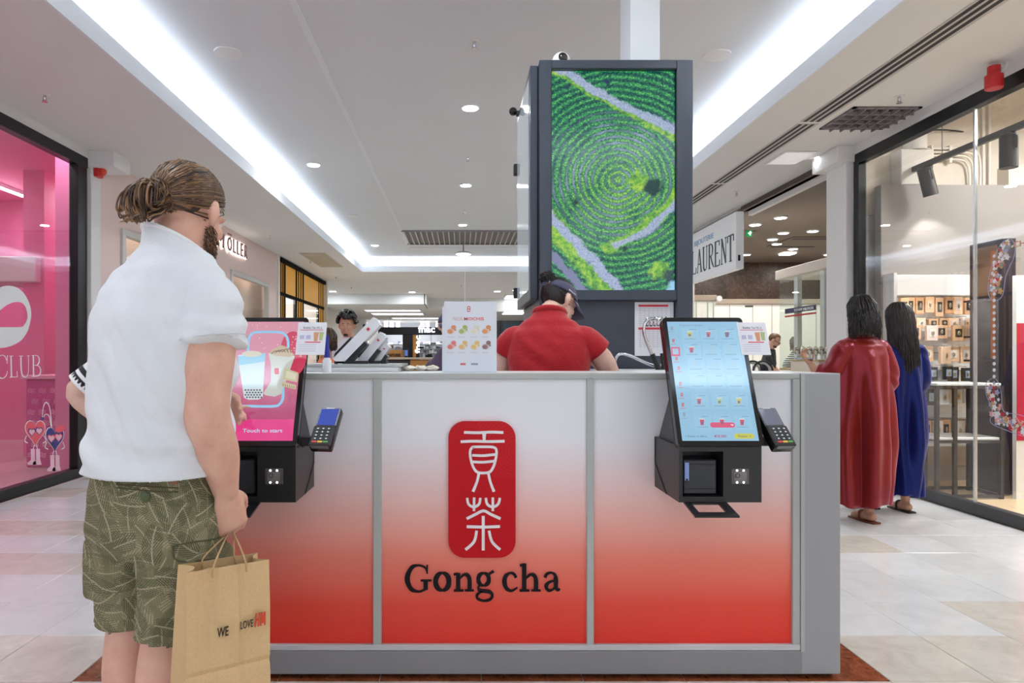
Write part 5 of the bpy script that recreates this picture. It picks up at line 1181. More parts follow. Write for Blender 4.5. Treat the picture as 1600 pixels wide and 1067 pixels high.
# picture coordinates: u 0..1 left to right, v 0..1 bottom to top (screen object is centred on its own origin)
SW, SH = tX(1058)-tX(862), tZ(107)-tZ(453)
scx, scz = (tX(862)+tX(1058))/2-tX(963), tZ(453)
u = g.math('MULTIPLY_ADD', s3[0], 1/SW, .5-scx/SW); v = g.math('MULTIPLY_ADD', s3[2], 1/SH, -scz/SH)
ar = SH/SW
w1 = g.noise(co, 5., 3); w2 = g.noise(co, 55., 3); w3 = g.noise(co, 130., 3, .7); big = g.noise(co, 2.2, 3)
def dist(cu, cv, sx=1., sy=1.):
    du = g.math('MULTIPLY', g.math('SUBTRACT', u, cu), sx); dv = g.math('MULTIPLY', g.math('SUBTRACT', v, cv), ar*sy)
    return g.math('SQRT', g.math('ADD', g.math('MULTIPLY', du, du), g.math('MULTIPLY', dv, dv)))
d = g.math('ADD', dist(.54, .505, 1.0, 1.06), g.math('MULTIPLY_ADD', w1, .06, -.03))
d = g.math('ADD', d, g.math('MULTIPLY_ADD', w2, .03, -.015)); d = g.math('ADD', d, g.math('MULTIPLY_ADD', w3, .034, -.017))
ph = g.math('MULTIPLY', d, 2*math.pi*18.5)
ring = g.math('MULTIPLY_ADD', g.math('SINE', ph), .5, .5)
leaf = g.n('TexVoronoi'); g.l(co, leaf.inputs['Vector']); leaf.inputs['Scale'].default_value = 95
lf = leaf.outputs['Distance']
ringn = g.math('ADD', g.math('MULTIPLY', ring, .5), g.math('MULTIPLY_ADD', lf, -.75, .52), clamp=True)
gr1 = g.ramp(ringn, [(.05, srgb(10, 58, 66)), (.28, srgb(16, 96, 78)), (.5, srgb(36, 130, 84)), (.72, srgb(76, 168, 88)), (.95, srgb(142, 204, 124))])
gr2 = g.ramp(ringn, [(.05, srgb(44, 92, 92)), (.28, srgb(56, 132, 84)), (.5, srgb(96, 166, 80)), (.72, srgb(142, 194, 88)), (.95, srgb(200, 224, 136))])
mixf = g.math('MULTIPLY_ADD', g.math('SUBTRACT', .62, dist(.6, .42)), 1.6, g.math('MULTIPLY_ADD', big, 1.6, -.8), clamp=True)
green = g.mix(mixf, gr1, gr2)
lil = g.ramp(g.noise(co, 90, 4, .7), [(.3, srgb(122, 134, 178)), (.7, srgb(190, 200, 230))])
soil = g.math('MULTIPLY', g.math('LESS_THAN', ring, .22), g.math('MULTIPLY_ADD', g.noise(co, 6., 3), 4., -1.6, clamp=True))
soil = g.math('MULTIPLY', soil, g.math('MULTIPLY_ADD', d, -4., 2.6, clamp=True))
col = g.mix(g.math('MULTIPLY', soil, .7), green, lil)
def path(col, u0, v0, u1, v1, wd, colr, amt=.9, bend=0.):
    """a strip of another colour along the line (u0,v0)-(u1,v1)"""
    ax, ay = (u1-u0), (v1-v0)*ar; L = math.hypot(ax, ay); nx, ny = -ay/L, ax/L
    q1 = g.math('ADD', g.math('MULTIPLY', g.math('SUBTRACT', u, u0), nx), g.math('MULTIPLY', g.math('SUBTRACT', v, v0), ny*ar))
    tt = g.math('ADD', g.math('MULTIPLY', g.math('SUBTRACT', u, u0), ax/L/L), g.math('MULTIPLY', g.math('SUBTRACT', v, v0), ay*ar/L/L))
    if bend: q1 = g.math('SUBTRACT', q1, g.math('MULTIPLY', g.math('MULTIPLY', tt, g.math('SUBTRACT', 1., tt)), bend*4))
    q1 = g.math('ADD', q1, g.math('MULTIPLY_ADD', g.noise(co, 9., 4), .09, -.045)); q1 = g.math('ADD', q1, g.math('MULTIPLY_ADD', g.noise(co, 60., 4, .7), .07, -.035))
    inside = g.math('SUBTRACT', 1., g.math('DIVIDE', g.math('ABSOLUTE', q1), wd), clamp=True)
    m = g.math('MULTIPLY', inside, 3., clamp=True)
    m = g.math('MULTIPLY', m, g.math('MULTIPLY', g.math('GREATER_THAN', tt, 0.), g.math('LESS_THAN', tt, 1.)))
    return g.mix(g.math('MULTIPLY', m, amt), col, colr)
bush = g.ramp(g.noise(co, 34, 5, .7), [(.32, srgb(40, 90, 60)), (.5, srgb(110, 176, 64)), (.68, srgb(190, 214, 84))])
col = path(col, -.05, .34, .55, -.06, .10, bush, 1.)
col = path(col, -.05, .36, .6, -.02, .045, lil, .95)
col = path(col, -.08, .22, .35, -.05, .035, srgb(120, 126, 160), 1.)
col = path(col, .02, 1.02, 1.05, .70, .05, bush, .95, -.02); col = path(col, .0, 1.04, 1.05, .725, .04, lil, .9, -.03)
col = path(col, .42, .18, 1.05, .46, .055, bush, .9, -.05); col = path(col, .5, .2, 1.05, .43, .032, lil, .9, -.05)
def blob(col, cu, cv, r, c, amt=1., sx=1., sy=1.):
    dd = g.math('ADD', dist(cu, cv, sx, sy), g.math('MULTIPLY_ADD', g.noise(co, 30., 4), .10, -.05))
    return g.mix(g.math('MULTIPLY', g.math('MULTIPLY', g.math('SUBTRACT', r, dd), 40., clamp=True), amt), col, c)
col = blob(col, .70, .50, .085, bush, 1., 1., .9); col = blob(col, .82, .47, .085, srgb(22, 56, 62), .95, 1., 1.1)
col = blob(col, .2, .40, .03, srgb(24, 60, 64)); col = blob(col, .6, .19, .03, srgb(24, 60, 64)); col = blob(col, .88, .09, .08, bush, 1., .8, 1.); col = blob(col, .95, .07, .06, srgb(22, 56, 70), .9)
col = blob(col, .45, .955, .03, srgb(30, 50, 90)); col = blob(col, 1.04, -.02, .13, srgb(150, 200, 230), 1.); col = blob(col, .13, .93, .03, srgb(30, 50, 90))
g.base((.004, .004, .005)); g.set(Roughness=.15); g.l(col, g.b.inputs['Emission Color']); g.b.inputs['Emission Strength'].default_value = .95
MB().box((tX(862), YT+.035, tZ(453)), (tX(1058), YT+.0605, tZ(107))).build('display', g.m, tw)
for a, c, y0, y1 in ((858, 863, 453, 107), (1057, 1062, 453, 107)): MB().box((tX(a), YT+.02, tZ(y0)), (tX(c), YT+.05, tZ(y1))).build('bezel', kb2, tw)
# side screen door on the left face
xs = tX(843)
sd = MB().box((xs-.045, 3.76, 1.52), (xs-.002, 4.62, 2.83), bev=.004).build('side_screen', slate, tw)
MB().box((xs-.049, 3.82, 1.58), (xs-.0445, 4.57, 2.78)).build('side_display', screen_mat('pale side display', (176, 188, 198), .55), sd)  # pale emission stands in for light reflected in the side glass
for z in (2.45, 1.6): MB().box((xs-.07, 4.6, z), (xs-.04, 4.66, z+.07), bev=.003).build('hinge', blk, sd)
# post carrying the tower up to the ceiling
b = MB(); b.box((X_(985, 3.95), 3.95, tZ(93)), (X_(1031, 3.95), 4.2, ZU)); struct('wall_column', b, M('pale column paint', (222, 228, 232), .7, var=.01))
# cameras
def dome(p, lab, face):
    t = thing('security_camera', lab, 'camera', p)
    MB().lathe([(.045, 0), (.045, .012), (.03, .03)], p, 20).build('mount', white, t, True)
    X = Matrix.Translation(Vector(p)+Vector((0, 0, .055))) @ Matrix.Rotation(face, 4, 'Z')
    MB().sphere((0, 0, 0), (.052, .05, .05), 20, 14, X).build('shell', white, t, True)
    q = MB(); q.sphere((0, -.014, .004), (.036, .042, .038), 16, 12, X); q.build('dome', M('smoked dome', (22, 22, 26), .08), t, True)
    q = MB(); q.lathe([(.015, 0), (.012, .008)], X=X @ plane_X((0, -.054, -.002), (1, 0, 0), (0, 0, 1)), seg=14); q.build('lens', M('lens', (60, 58, 60), .1), t, True)
dome((X_(877, 3.85), 3.85, tZ(93)), 'white dome security camera on top of the screen tower', .1)
p = Vector((tX(843)-.05, 4.55, 2.84)); t = thing('security_camera', 'small dark camera on the left side of the tower', 'camera', p)
MB().box(p+Vector((-.01, -.02, -.01)), p+Vector((.03, .02, .02)), bev=.004).build('mount', blk, t); MB().sphere(p+Vector((-.03, -.01, .015)), .028, 14, 10).build('dome', M('smoked dome', (22, 22, 26)), t, True)
# notice sheets on the tower
t = thing('notice_sheet', 'printed hygiene schedule sheets taped to the tower below the screen', 'notice', (tX(1030), YT, tZ(556)))
nx0, nx1 = X_(996, YT-.01), X_(1066, YT-.01)
MB().box((nx0, YT+.0455, tZ(556)), (nx1-.03, YT+.0495, tZ(471))).build('sheet', M('notice paper', (226, 226, 232), .5), t)
for py, h in ((475, 3.4), (511, 3.4)): MB().box((nx0+.02, YT+.0445, tZ(py+h)), (nx1-.06, YT+.0458, tZ(py))).build('heading_bar', M('crimson bar', (206, 50, 70), .5), t)
for k in range(9):
    for py0 in (481, 517): MB().box((nx0+.02, YT+.0447, tZ(py0+k*3)), (nx1-.06, YT+.0456, tZ(py0+k*3)+.0015)).build('table_rule', M('table rule', (176, 170, 182), .5), t)
for k in range(8): MB().box((nx0+.03+k*.024, YT+.0447, tZ(545)), (nx0+.0312+k*.024, YT+.0456, tZ(480))).build('table_rule', M('table rule', (176, 170, 182)), t)
# back worktop with sink tap
t = thing('back_worktop', 'white worktop with sink in front of the screen tower', 'worktop', (.9, 3.5, 0))
MB().box((.42, 3.3, 1.105), (1.42, 3.695, 1.132), bev=.003).build('top', M('white worktop', (228, 230, 232)), t)
MB().box((.44, 3.34, 0), (1.40, 3.69, 1.105)).build('cabinet', grey, t)
t = thing('sink_tap', 'chrome swivel tap over the back worktop', 'tap', (X_(1040, 3.5), 3.5, 1.132))
b0 = Vector((X_(1040, 3.5), 3.5, 1.132))
MB().lathe([(.024, 0), (.024, .01), (.016, .02), (.016, .05)], b0, 16).build('base', chrome, t, True)
MB().tube(catmull([b0+Vector((0, 0, .03)), P(1020, 571, 3.5), P(985, 556, 3.5), P(969, 553, 3.5), P(962, 560, 3.5), P(961, 569, 3.5)], 6), .0085, 10).build('spout', chrome, t, True)
MB().tube([P(961, 566, 3.5), P(961, 573, 3.5)], .011, 12).build('aerator', chrome, t, True)
t = thing('rinse_spray', 'coiled chrome rinse spray with black handle beside the menu kiosk', 'tap', (X_(1032, 3.45), 3.45, 1.132))
MB().tube(catmull([P(1030, 579, 3.45), P(1027, 572, 3.45), P(1019, 553, 3.45)], 4), [.016]*5+[.013]*4, 12).build('handle', kb, t, True)
MB().tube(catmull([P(1019, 555, 3.45), P(1009, 530, 3.45), P(1006, 515, 3.45), P(1010, 503, 3.45), P(1022, 498, 3.45), P(1044, 505, 3.45), P(1050, 540, 3.45), P(1048, 580, 3.45)], 6), .0085, 10).build('hose', chrome, t, True)
q = MB(); pts = []
for k in range(72):
    a = k*.52; f = k/71; c = P(1010+34*f, 503-1*f, 3.45); pts.append(c+Vector((.004*math.cos(a), .022*math.sin(a), .022*math.cos(a))))
q.tube(pts, .004, 6); q.build('spring', chrome, t, True)
MB().tube([P(1037, 580, 3.45), P(1034, 552, 3.45)], .009, 10).build('lever', kb, t, True)
# things on the counter, left
ty = 2.72
t = thing('counter_tray', 'low white box on the counter beside the pink kiosk', 'tray', (X_(556, ty), ty, 1.138))
MB().box((X_(470, ty), ty-.0, cZ(583)), (X_(622, ty), ty+.3, Z_(573, ty)), bev=.003).build('body', M('white laminate', (224, 226, 228)), t)
MB().box((X_(468, ty), ty-.004, Z_(573, ty)), (X_(628, ty), ty+.31, Z_(568.5, ty)), bev=.002).build('rim', alu, t)
wp = M('white glossy plastic', (226, 228, 234), .25, var=.01)
zt = Z_(568.5, ty)
logo_r = M('red logo print', (206, 50, 70), .5)
for i, (pa, pb, wdt, yy, lab) in enumerate((((529, 566), (590, 503), 16, ty+.05, 'tall white tilted menu display board with a red logo, tallest of three'), ((566, 566), (600, 524), 13, ty+.10, 'white tilted menu display board with a cup picture, middle of three'), ((588, 567), (606, 540), 11, ty+.15, 'small white tilted menu display board, right of three'))):
    A = P(*pa, yy); B = P(*pb, yy); dv = (B-A).normalized(); nrm = dv.cross(Vector((0, 1, 0))).normalized(); hw = wdt*yy/F/2
    t = thing('display_board', lab, 'display board', (A.x, yy, zt), 'tilted display boards')
    Xd = plane_X(A, dv, -nrm if nrm.z < 0 else nrm)
    L = (B-A).length
    q = MB(); q.prism([(.0, -hw), (L, -hw), (L+hw*.4, hw*.2), (L+hw*.2, hw), (.0, hw)], .09, Xd, -.045); q.build('panel', wp, t)
    q = MB(); q.prism([(L*.05, -hw*1.0), (L*.6, -hw*1.0), (L*.6, -hw*1.9), (L*.2, -hw*1.9)], .08, Xd, -.04); q.build('holder', kb, t)
    q = MB(); q.prism([(-.0, hw*.9), (L*.45, hw), (L*.5, hw*1.5), (.02, hw*1.5)], .08, Xd, -.04); q.build('holder', kb, t)
    q = MB(); q.box((L*.78, -hw*.2, .045), (L*.83, hw*.35, .047), Xd); q.box((L*.78, -hw*.2, -.047), (L*.83, hw*.35, -.045), Xd); q.build('logo', logo_r, t)
    q = MB(); q.box((-.02, -hw*2.2, -.05), (L*.12, hw, .05), Xd); 
    lo = min(zt+.001, A.z); MB().box((A.x-.01, yy-.045, zt), (A.x+L*.55, yy+.045, zt+.012), bev=.002).build('foot', kb, t)
t = thing('spray_bottle', 'white pump bottle with a blue neck on the counter by the pink kiosk flyer', 'bottle', (X_(511, 2.66), 2.66, cZ(583)))
p = Vector((X_(511, 2.66), 2.66, cZ(583)))
MB().lathe([(.016, 0), (.018, .003), (.018, .045), (.012, .056), (.01, .058)], p, 18).build('bottle', wp, t, True)
blue_ = M('royal blue plastic', (44, 52, 150), .35)
MB().lathe([(.012, .058), (.012, .075), (.009, .1), (.008, .14), (.006, .146)], p, 14).build('neck', blue_, t, True)
MB().box(p+Vector((-.024, -.008, .128)), p+Vector((.008, .008, .142)), bev=.003).build('nozzle', blue_, t)
# mochi menu card
ym = 2.60
t = thing('menu_card', 'white upright menu card picturing eight mochis on the counter', 'menu card', (X_(735, ym), ym, cZ(583)))
mw, mh = X_(776, ym)-X_(694, ym), Z_(471, ym)-cZ(583)
XM = front_X(X_(694, ym), ym, cZ(583))
MB().box((0, 0, -.003), (mw, mh, 0), XM).build('sheet', M('menu card white', (222, 228, 238), .35, var=.01), t)
MB().box((0, 0, -.05), (mw, .004, .012), XM).build('foot', M('clear acrylic', (206, 214, 222), .1), t)
MB().box((-.008, .0, -.007), (mw-.02, mh*.93, -.0045), XM).build('rear_sheet', M('menu card white', (222, 228, 238)), t)
def mp(x, y): return ((x-38)/(708-38)*mw, (1003-y)/(1003-85)*mh)      # zoom pixel -> card
txr = M('menu coral ink', (220, 110, 116), .5); txg = M('menu grey ink', (150, 156, 172), .5)
q = MB(); a, b_ = mp(150, 330), mp(272, 288); put_text(q, 'NOS', XM, a[0], b_[0], a[1], b_[1], depth=.0006); q.build('lettering', M('menu thin coral', (214, 160, 170), .5), t)
q = MB(); a, b_ = mp(292, 330), mp(545, 288); put_text(q, 'MOCHIS', XM, a[0], b_[0], a[1], b_[1], depth=.0006, bold=.02); q.build('lettering', txr, t)
flat([[(p[0]*.7*mw/4+mp(352, 182)[0], p[1]*.5*mh/4+mp(352, 182)[1]) for p in rrect(.33, .62, .1)]], logo_r, 'logo', t, XM, 0, .0006)
for k in (-1, 1): flat([[(p[0]+mp(352, 182)[0], p[1]+mp(352, 182)[1]+k*.0045) for p in rrect(.0075, .006, .002)]], fly, 'logo_character', t, XM, .0006, .0003)
mc = [(218, 150, 110), (176, 190, 120), (226, 226, 206), (220, 150, 104), (222, 128, 120), (226, 190, 126), (228, 192, 120), (150, 116, 116)]
nmz = ['Abricot', 'Matcha', 'Coco', 'Caramel', 'Fraise', 'Yuzu', 'Mangue', 'Sésame']
for i, c in enumerate(mc):
    x = (120, 265, 420, 565)[i % 4]; y = 470 if i < 4 else 670
    m0 = M('mochi %d' % i, c, .6, var=.08); m1 = M('mochi light %d' % i, tuple(min(255, int(a*.5+120)) for a in c), .6)
    pic = flat([[mp(*p) for p in ellipse(x, y, 46, 38, 16, 180, 360)+ellipse(x, y, 46, 34, 16, 0, 180)]], m1, 'mochi_picture', t, XM, 0, .0005)
    flat([[mp(*p) for p in ellipse(x-6, y+2, 32, 28, 14)]], m0, 'filling', pic, XM, .0005, .0004)
    flat([[mp(*p) for p in ellipse(x+38, y-52, 32, 28, 12)], [mp(*p) for p in ellipse(x+58, y-18, 14, 14, 8)]], M('mochi %d' % (i), c), 'fruit', pic, XM, .0002, .0004)
    q = MB(); a, b_ = mp(x-42, y+80), mp(x+42, y+66); put_text(q, nmz[i], XM, a[0], b_[0], a[1], b_[1], depth=.0005); q.build('caption', txg, t)
for x, w_, c in ((278, 34, txr), (425, 44, txg)): flat([[mp(x-w_, 905), mp(x+w_, 905), mp(x+w_, 880), mp(x-w_, 880)]], c, 'logo', t, XM, 0, .0005)
# crumpled napkins behind the card
nap = M('paper napkin', (226, 220, 206), .8, var=.04)
random.seed(31)
for i, (px, lab) in enumerate(((640, 'crumpled cream napkin nearest the tilted boards'), (657, 'crumpled cream napkin in the middle of the counter'), (675, 'crumpled cream napkin next to the mochi card'))):
    p = P(px, 583, 2.9); bm = bmesh.new(); bmesh.ops.create_icosphere(bm, subdivisions=2, radius=1)
    for v_ in bm.verts: v_.co = Vector((v_.co.x*.03, v_.co.y*.03, (v_.co.z+1)*.012))*(1+.45*noise.noise(v_.co*2.3+Vector((i*7, 0, 0))))
    q = MB(); q.addbm(bm, Matrix.Translation((p.x, 2.9, cZ(583)))); tag(q.build('napkin', nap), lab, 'napkin', 'napkins on the counter')
# stack of ring shaped lids by the menu kiosk
for i, px in enumerate((1176, 1192)):
    t = thing('cup_lid', ['black ring lid leaning at the counter end, left one', 'black ring lid leaning at the counter end, right one'][i], 'lid', (X_(px, 2.9), 2.9, cZ(583)), 'ring lids')
    c = Vector((X_(px, 2.9), 2.9, cZ(583)-.012))
    for k, r in enumerate((.042, .034)):
        MB().tube([c+Vector((r*math.cos(a), k*.01, max(.013, .012+r*math.sin(a)))) for a in np.linspace(0, math.pi, 14)], .0045, 7).build('ring', kb if k == 0 else alu, t, True)
# ================================================================ PEOPLE
def skin_mat(name, a, b):
    g = N(name); co = g.obj(); f = g.noise(co, 18, 5, .6); f2 = g.noise(co, 160, 3)
    c = g.ramp(f, [(.3, srgb(*a)), (.7, srgb(*b))]); g.base(g.mix(g.math('MULTIPLY', f2, .25), c, srgb(int(a[0]*.88), int(a[1]*.78), int(a[2]*.76))))
    g.set(Roughness=.55); g.b.inputs['Subsurface Weight'].default_value = .12; g.b.inputs['Subsurface Radius'].default_value = (.012, .005, .003); g.b.inputs['Subsurface Scale'].default_value = .4
    g.bump(f2, .12, .003); return g.m
skin_a = skin_mat('fair skin', (214, 164, 144), (228, 184, 164))
skin_b = skin_mat('light skin', (222, 182, 164), (232, 198, 182))
skin_c = skin_mat('olive skin', (196, 146, 118), (208, 164, 136))
def cloth(name, col, wr=.35, scale=9., rough=.85, sheen=.15, weave=.15):
    g = N(name); co = g.obj(); n1 = g.noise(co, scale, 4, .55, .6); n2 = g.noise(co, 420, 2)
    c = srgb(*col); g.base(g.mix(g.math('MULTIPLY', n2, .2), c, (c[0]*.85, c[1]*.85, c[2]*.85))); g.set(Roughness=rough); g.b.inputs['Sheen Weight'].default_value = sheen
    g.bump(g.math('ADD', n1, g.math('MULTIPLY', n2, weave*.1)), wr, .02); return g.m
def Rz(a): return Matrix.Rotation(a, 4, 'Z')
def limb(mb, pts, rad, seg=18, n=5, X=None, flat=None, open_end=False):
    """tapering limb: joints, radii per joint (number or (ra, rb)); closed at the ends"""
    P3 = catmull(pts, n); ra = [r[0] if isinstance(r, tuple) else r for r in rad]; rb = [r[1] if isinstance(r, tuple) else r for r in rad]
    A = lerp_list(ra, n); B = lerp_list(rb, n); rings = []; m = len(P3); up = Vector(flat) if flat else Vector((0, 1, .05))
    ext = []
    for i, p in enumerate(P3):
        t = (P3[min(i+1, m-1)]-P3[max(i-1, 0)]).normalized()
        a = up-t*up.dot(t)
        if a.length < 1e-4: a = t.orthogonal()
        a.normalize(); b = t.cross(a); up = a if not flat else up
        ext.append((p, t, a, b, A[i], B[i]))
    # rounded ends
    def ring(p, a, b, x, y): return [p+b*(x*math.cos(2*math.pi*k/seg))+a*(y*math.sin(2*math.pi*k/seg)) for k in range(seg)]
    p, t, a, b, x, y = ext[0]; rings += [ring(p-t*min(x, y)*.75, a, b, x*.5, y*.5), ring(p-t*min(x, y)*.4, a, b, x*.85, y*.85)]
    for p, t, a, b, x, y in ext: rings.append(ring(p, a, b, x, y))
    p, t, a, b, x, y = ext[-1]
    if not open_end: rings += [ring(p+t*min(x, y)*.4, a, b, x*.85, y*.85), ring(p+t*min(x, y)*.75, a, b, x*.5, y*.5)]
    if X is not None: rings = [[X @ v for v in r] for r in rings]
    mb.rings(rings); return mb
def trunk(mb, rows, X=None, seg=32, n=4, sq=2.3):
    """rows: (x, y, z, rx, ry) upwards; superellipse sections"""
    pts = catmull([r[:3] for r in rows], n); RX = lerp_list([r[3] for r in rows], n); RY = lerp_list([r[4] for r in rows], n); rings = []
    for p, rx, ry in zip(pts, RX, RY):
        rg = []
        for k in range(seg):
            a = 2*math.pi*k/seg; c, s = math.cos(a), math.sin(a); f = (abs(c)**sq+abs(s)**sq)**(-1/sq); rg.append(p+Vector((rx*f*c, ry*f*s, 0)))
        rings.append(rg)
    if X is not None: rings = [[X @ v for v in r] for r in rings]
    mb.rings(rings); return mb
def head_geo(mb, X, s=1., ears=True):
    e = lambda c, r: mb.sphere([v*s for v in c], [v*s for v in r], 20, 14, X)
    e((0, -.015, .03), (.077, .095, .086)); e((0, .015, -.03), (.064, .076, .085)); e((0, .044, -.088), (.036, .036, .027)); e((0, .03, -.07), (.055, .052, .038))
    for q in (-1, 1):
        e((q*.03, .076, .014), (.026, .014, .009)); e((q*.036, .06, -.03), (.024, .026, .022))
        if ears: limb(mb, [Vector((q*.074, -.002, -.035))*s, Vector((q*.083, -.012, -.01))*s, Vector((q*.08, -.016, .018))*s], [(.009*s, .008*s), (.011*s, .017*s), (.009*s, .014*s)], 12, 4, X)
    limb(mb, [Vector((0, .082, .006))*s, Vector((0, .095, -.018))*s, Vector((0, .1, -.034))*s], [.008*s, .010*s, .0145*s], 12, 4, X)
    for q in (-1, 1): e((q*.012, .09, -.036), (.009, .009, .007))
    e((0, .083, -.057), (.023, .011, .006)); e((0, .082, -.067), (.021, .011, .007))
    return mb
lipm = M('lips', (176, 104, 96), .45); eyew = M('eye white', (226, 222, 218), .2); iris = M('dark iris', (40, 28, 22), .1)
def face_parts(X, s, parent, brow):
    for q in (-1, 1):
        o = MB().sphere((q*.03*s, .0785*s, -.001*s), (.0125*s, .0105*s, .0075*s), 14, 10, X).build('eye', eyew, parent, True)
        MB().sphere((q*.03*s, .0855*s, -.001*s), (.0055*s, .004*s, .0055*s), 10, 8, X).build('iris', iris, o, True)
        q_ = MB(); q_.tube(catmull([X @ Vector((q*.013*s, .0885*s, .016*s)), X @ Vector((q*.03*s, .09*s, .022*s)), X @ Vector((q*.048*s, .08*s, .016*s))], 4), .0032*s, 6); q_.build('eyebrow', brow, parent, True)
    q_ = MB(); q_.tube(catmull([X @ Vector((-.021*s, .087*s, -.063*s)), X @ Vector((0, .0945*s, -.061*s)), X @ Vector((.021*s, .087*s, -.063*s))], 4), .003*s, 6); q_.build('mouth', lipm, parent, True)
def hand_geo(mb, wrist, dirv, palm_n, s=1., curl=.8, thumb=1, spread=.0, index=None):
    """hand growing from the wrist along dirv; palm_n points out of the palm; thumb side = dirv x palm_n * thumb; curl bends the fingers towards the palm"""
    d = Vector(dirv).normalized(); n = Vector(palm_n); n = (n-d*n.dot(d)).normalized(); w = d.cross(n).normalized()*thumb
    W_ = Vector(wrist)
    limb(mb, [W_, W_+d*.03*s, W_+d*.065*s+n*.003, W_+d*.088*s+n*.004], [(.026*s, .018*s), (.036*s, .017*s), (.042*s, .0155*s), (.040*s, .013*s)], 18, 4, flat=n)
    for i, (o, L) in enumerate(((.031, .072), (.0105, .08), (-.0105, .075), (-.030, .06))):
        c = curl if not (index is not None and i == 0) else index
        p = W_+d*.084*s+w*o*s+n*.003; pts = [p]; a = .25*c; dd = d
        for j, f in enumerate((.42, .32, .26)):
            a += c*(.35 if j == 0 else .75); dd = d*math.cos(a)+n*math.sin(a)+w*spread*(o*20); dd.normalize(); pts.append(pts[-1]+dd*L*f*s)
        limb(mb, pts, [.0098*s, .0092*s, .0084*s, .0068*s], 12, 4)
    p = W_+d*.022*s+w*.026*s+n*.006
    limb(mb, [p, p+(d*.55+w*.6+n*.35)*.034*s, p+(d*1.05+w*.7+n*.8)*.05*s, p+(d*1.5+w*.5+n*1.15)*.056*s], [.0135*s, .0118*s, .0100*s, .0078*s], 12, 4)
def strand_hair(mb, paths, r0=.003, seg=4, mats=1):
    for i, pth in enumerate(paths):
        mb.cur = random.randrange(mats) if mats > 1 else 0
        m = len(pth); mb.tube(pth, [r0*(.55+.45*math.sin(math.pi*min(1, (k+.6)/m*1.05))) for k in range(m)], seg)
hair_br = [M('hair brown', (86, 60, 42), .42, var=.25, vscale=60), M('hair dark brown', (50, 34, 26), .42, var=.2, vscale=60), M('hair honey', (142, 106, 72), .42, var=.2, vscale=60), M('hair brown 2', (104, 76, 52), .42, var=.25, vscale=60)]
hair_bk = [M('hair black', (20, 17, 19), .35, var=.2, vscale=60), M('hair soft black', (32, 26, 27), .38, var=.2, vscale=60)]
def scalp(X, mb, grow=1.06, s=1., front=.045, low=-.035, nape=-.075):
    """hair cap hugging the skull: a thick patch of an ellipsoid above the hairline"""
    V = []; Fs = []; seg, rg = 40, 26; idx = {}
    c = Vector((0, -.015, .03))*s; r = Vector((.077, .095, .086))*s
    def pt(i, k, g):
        a = math.pi*i/rg; b = 2*math.pi*k/seg; return c+Vector((r.x*g*math.sin(a)*math.cos(b), r.y*g*math.sin(a)*math.sin(b), r.z*g*math.cos(a)))
    def ok(p):
        q = (p-c)/s; lim = nape if q.y < -.03 else (low if q.y < .02 else .055+(q.y-.05)*.2)
        return q.z > lim and not (q.y > front and q.z < .06)
    q = MB()
    for i in range(rg):
        for k in range(seg):
            cs = [(i, k), (i+1, k), (i+1, (k+1) % seg), (i, (k+1) % seg)]
            ctr = sum((pt(*x, 1) for x in cs), Vector())/4
            if ok(ctr):
                o = [pt(*x, grow) for x in cs]; n_ = [pt(*x, .96) for x in cs]
                mb.add(o+n_, [(0, 1, 2, 3), (7, 6, 5, 4), (0, 4, 5, 1), (1, 5, 6, 2), (2, 6, 7, 3), (3, 7, 4, 0)], X)
    return mb
def wrinkle(amp, sc, stretch=(1, 1, 1), ridge=True, zfall=None):
    def f(co, n):
        v = Vector((co.x*stretch[0], co.y*stretch[1], co.z*stretch[2]))
        a = noise.fractal(v*sc, 1., 2., 3); r = (1-abs(a)*2.2) if ridge else a
        return amp*r*(zfall(co) if zfall else 1)
    return f
def cut(me, keep):
    """drop the faces whose centre fails keep()"""
    bm = bmesh.new(); bm.from_mesh(me); dl = [f for f in bm.faces if not keep(f.calc_center_median())]
    bmesh.ops.delete(bm, geom=dl, context='FACES'); bm.to_mesh(me); bm.free(); return me
def solid(o, th=.003):
    md = o.modifiers.new('thickness', 'SOLIDIFY'); md.thickness = th; md.offset = 0; return o

# ---------------------------------------------------------------- the man in front
A0 = math.radians(-25); MR = Vector((-.76, 1.74, 0))
XMn = Matrix.Translation(MR) @ Rz(A0)
L_ = lambda x, y, z: XMn @ Vector((x, y, z))
man = thing('person', 'man with a brown hair bun, white T-shirt and leaf print shorts holding a paper bag', 'person', MR)
Rzh = Matrix.Translation(L_(.018, .055, 1.58)) @ Rz(math.radians(-14)) @ Matrix.Rotation(math.radians(-14), 4, 'X')
b = MB(); head_geo(b, Rzh, 1.04)
limb(b, [L_(.0, .01, 1.42), L_(.008, .02, 1.49), L_(.016, .045, 1.54)], [(.08, .07), (.075, .07), (.066, .066)], 20, 5)
trunk(b, [(-.035, 0, .80, .14, .11), (-.03, 0, 1.0, .155, .115), (0, 0, 1.25, .155, .11), (0, 0, 1.33, .135, .09), (0, .01, 1.43, .075, .06)], XMn)
# right arm, hanging with the bag
limb(b, [L_(.140, 0, 1.325), L_(.168, -.02, 1.24), L_(.172, -.035, 1.07), L_(.172, .0, .97), L_(.168, .032, .86)], [.05, .063, .055, .052, (.034, .029)], 20, 6)
hw_ = L_(.168, .033, .862); hd = (L_(.170, .056, .77)-hw_)
hand_geo(b, hw_, hd, L_(-1, .25, 0)-L_(0, 0, 0), 1.12, 1.15, thumb=1 if (Vector(hd).cross(L_(-1, .25, 0)-L_(0, 0, 0))).dot(L_(0, 1, 0)-L_(0, 0, 0)) > 0 else -1)
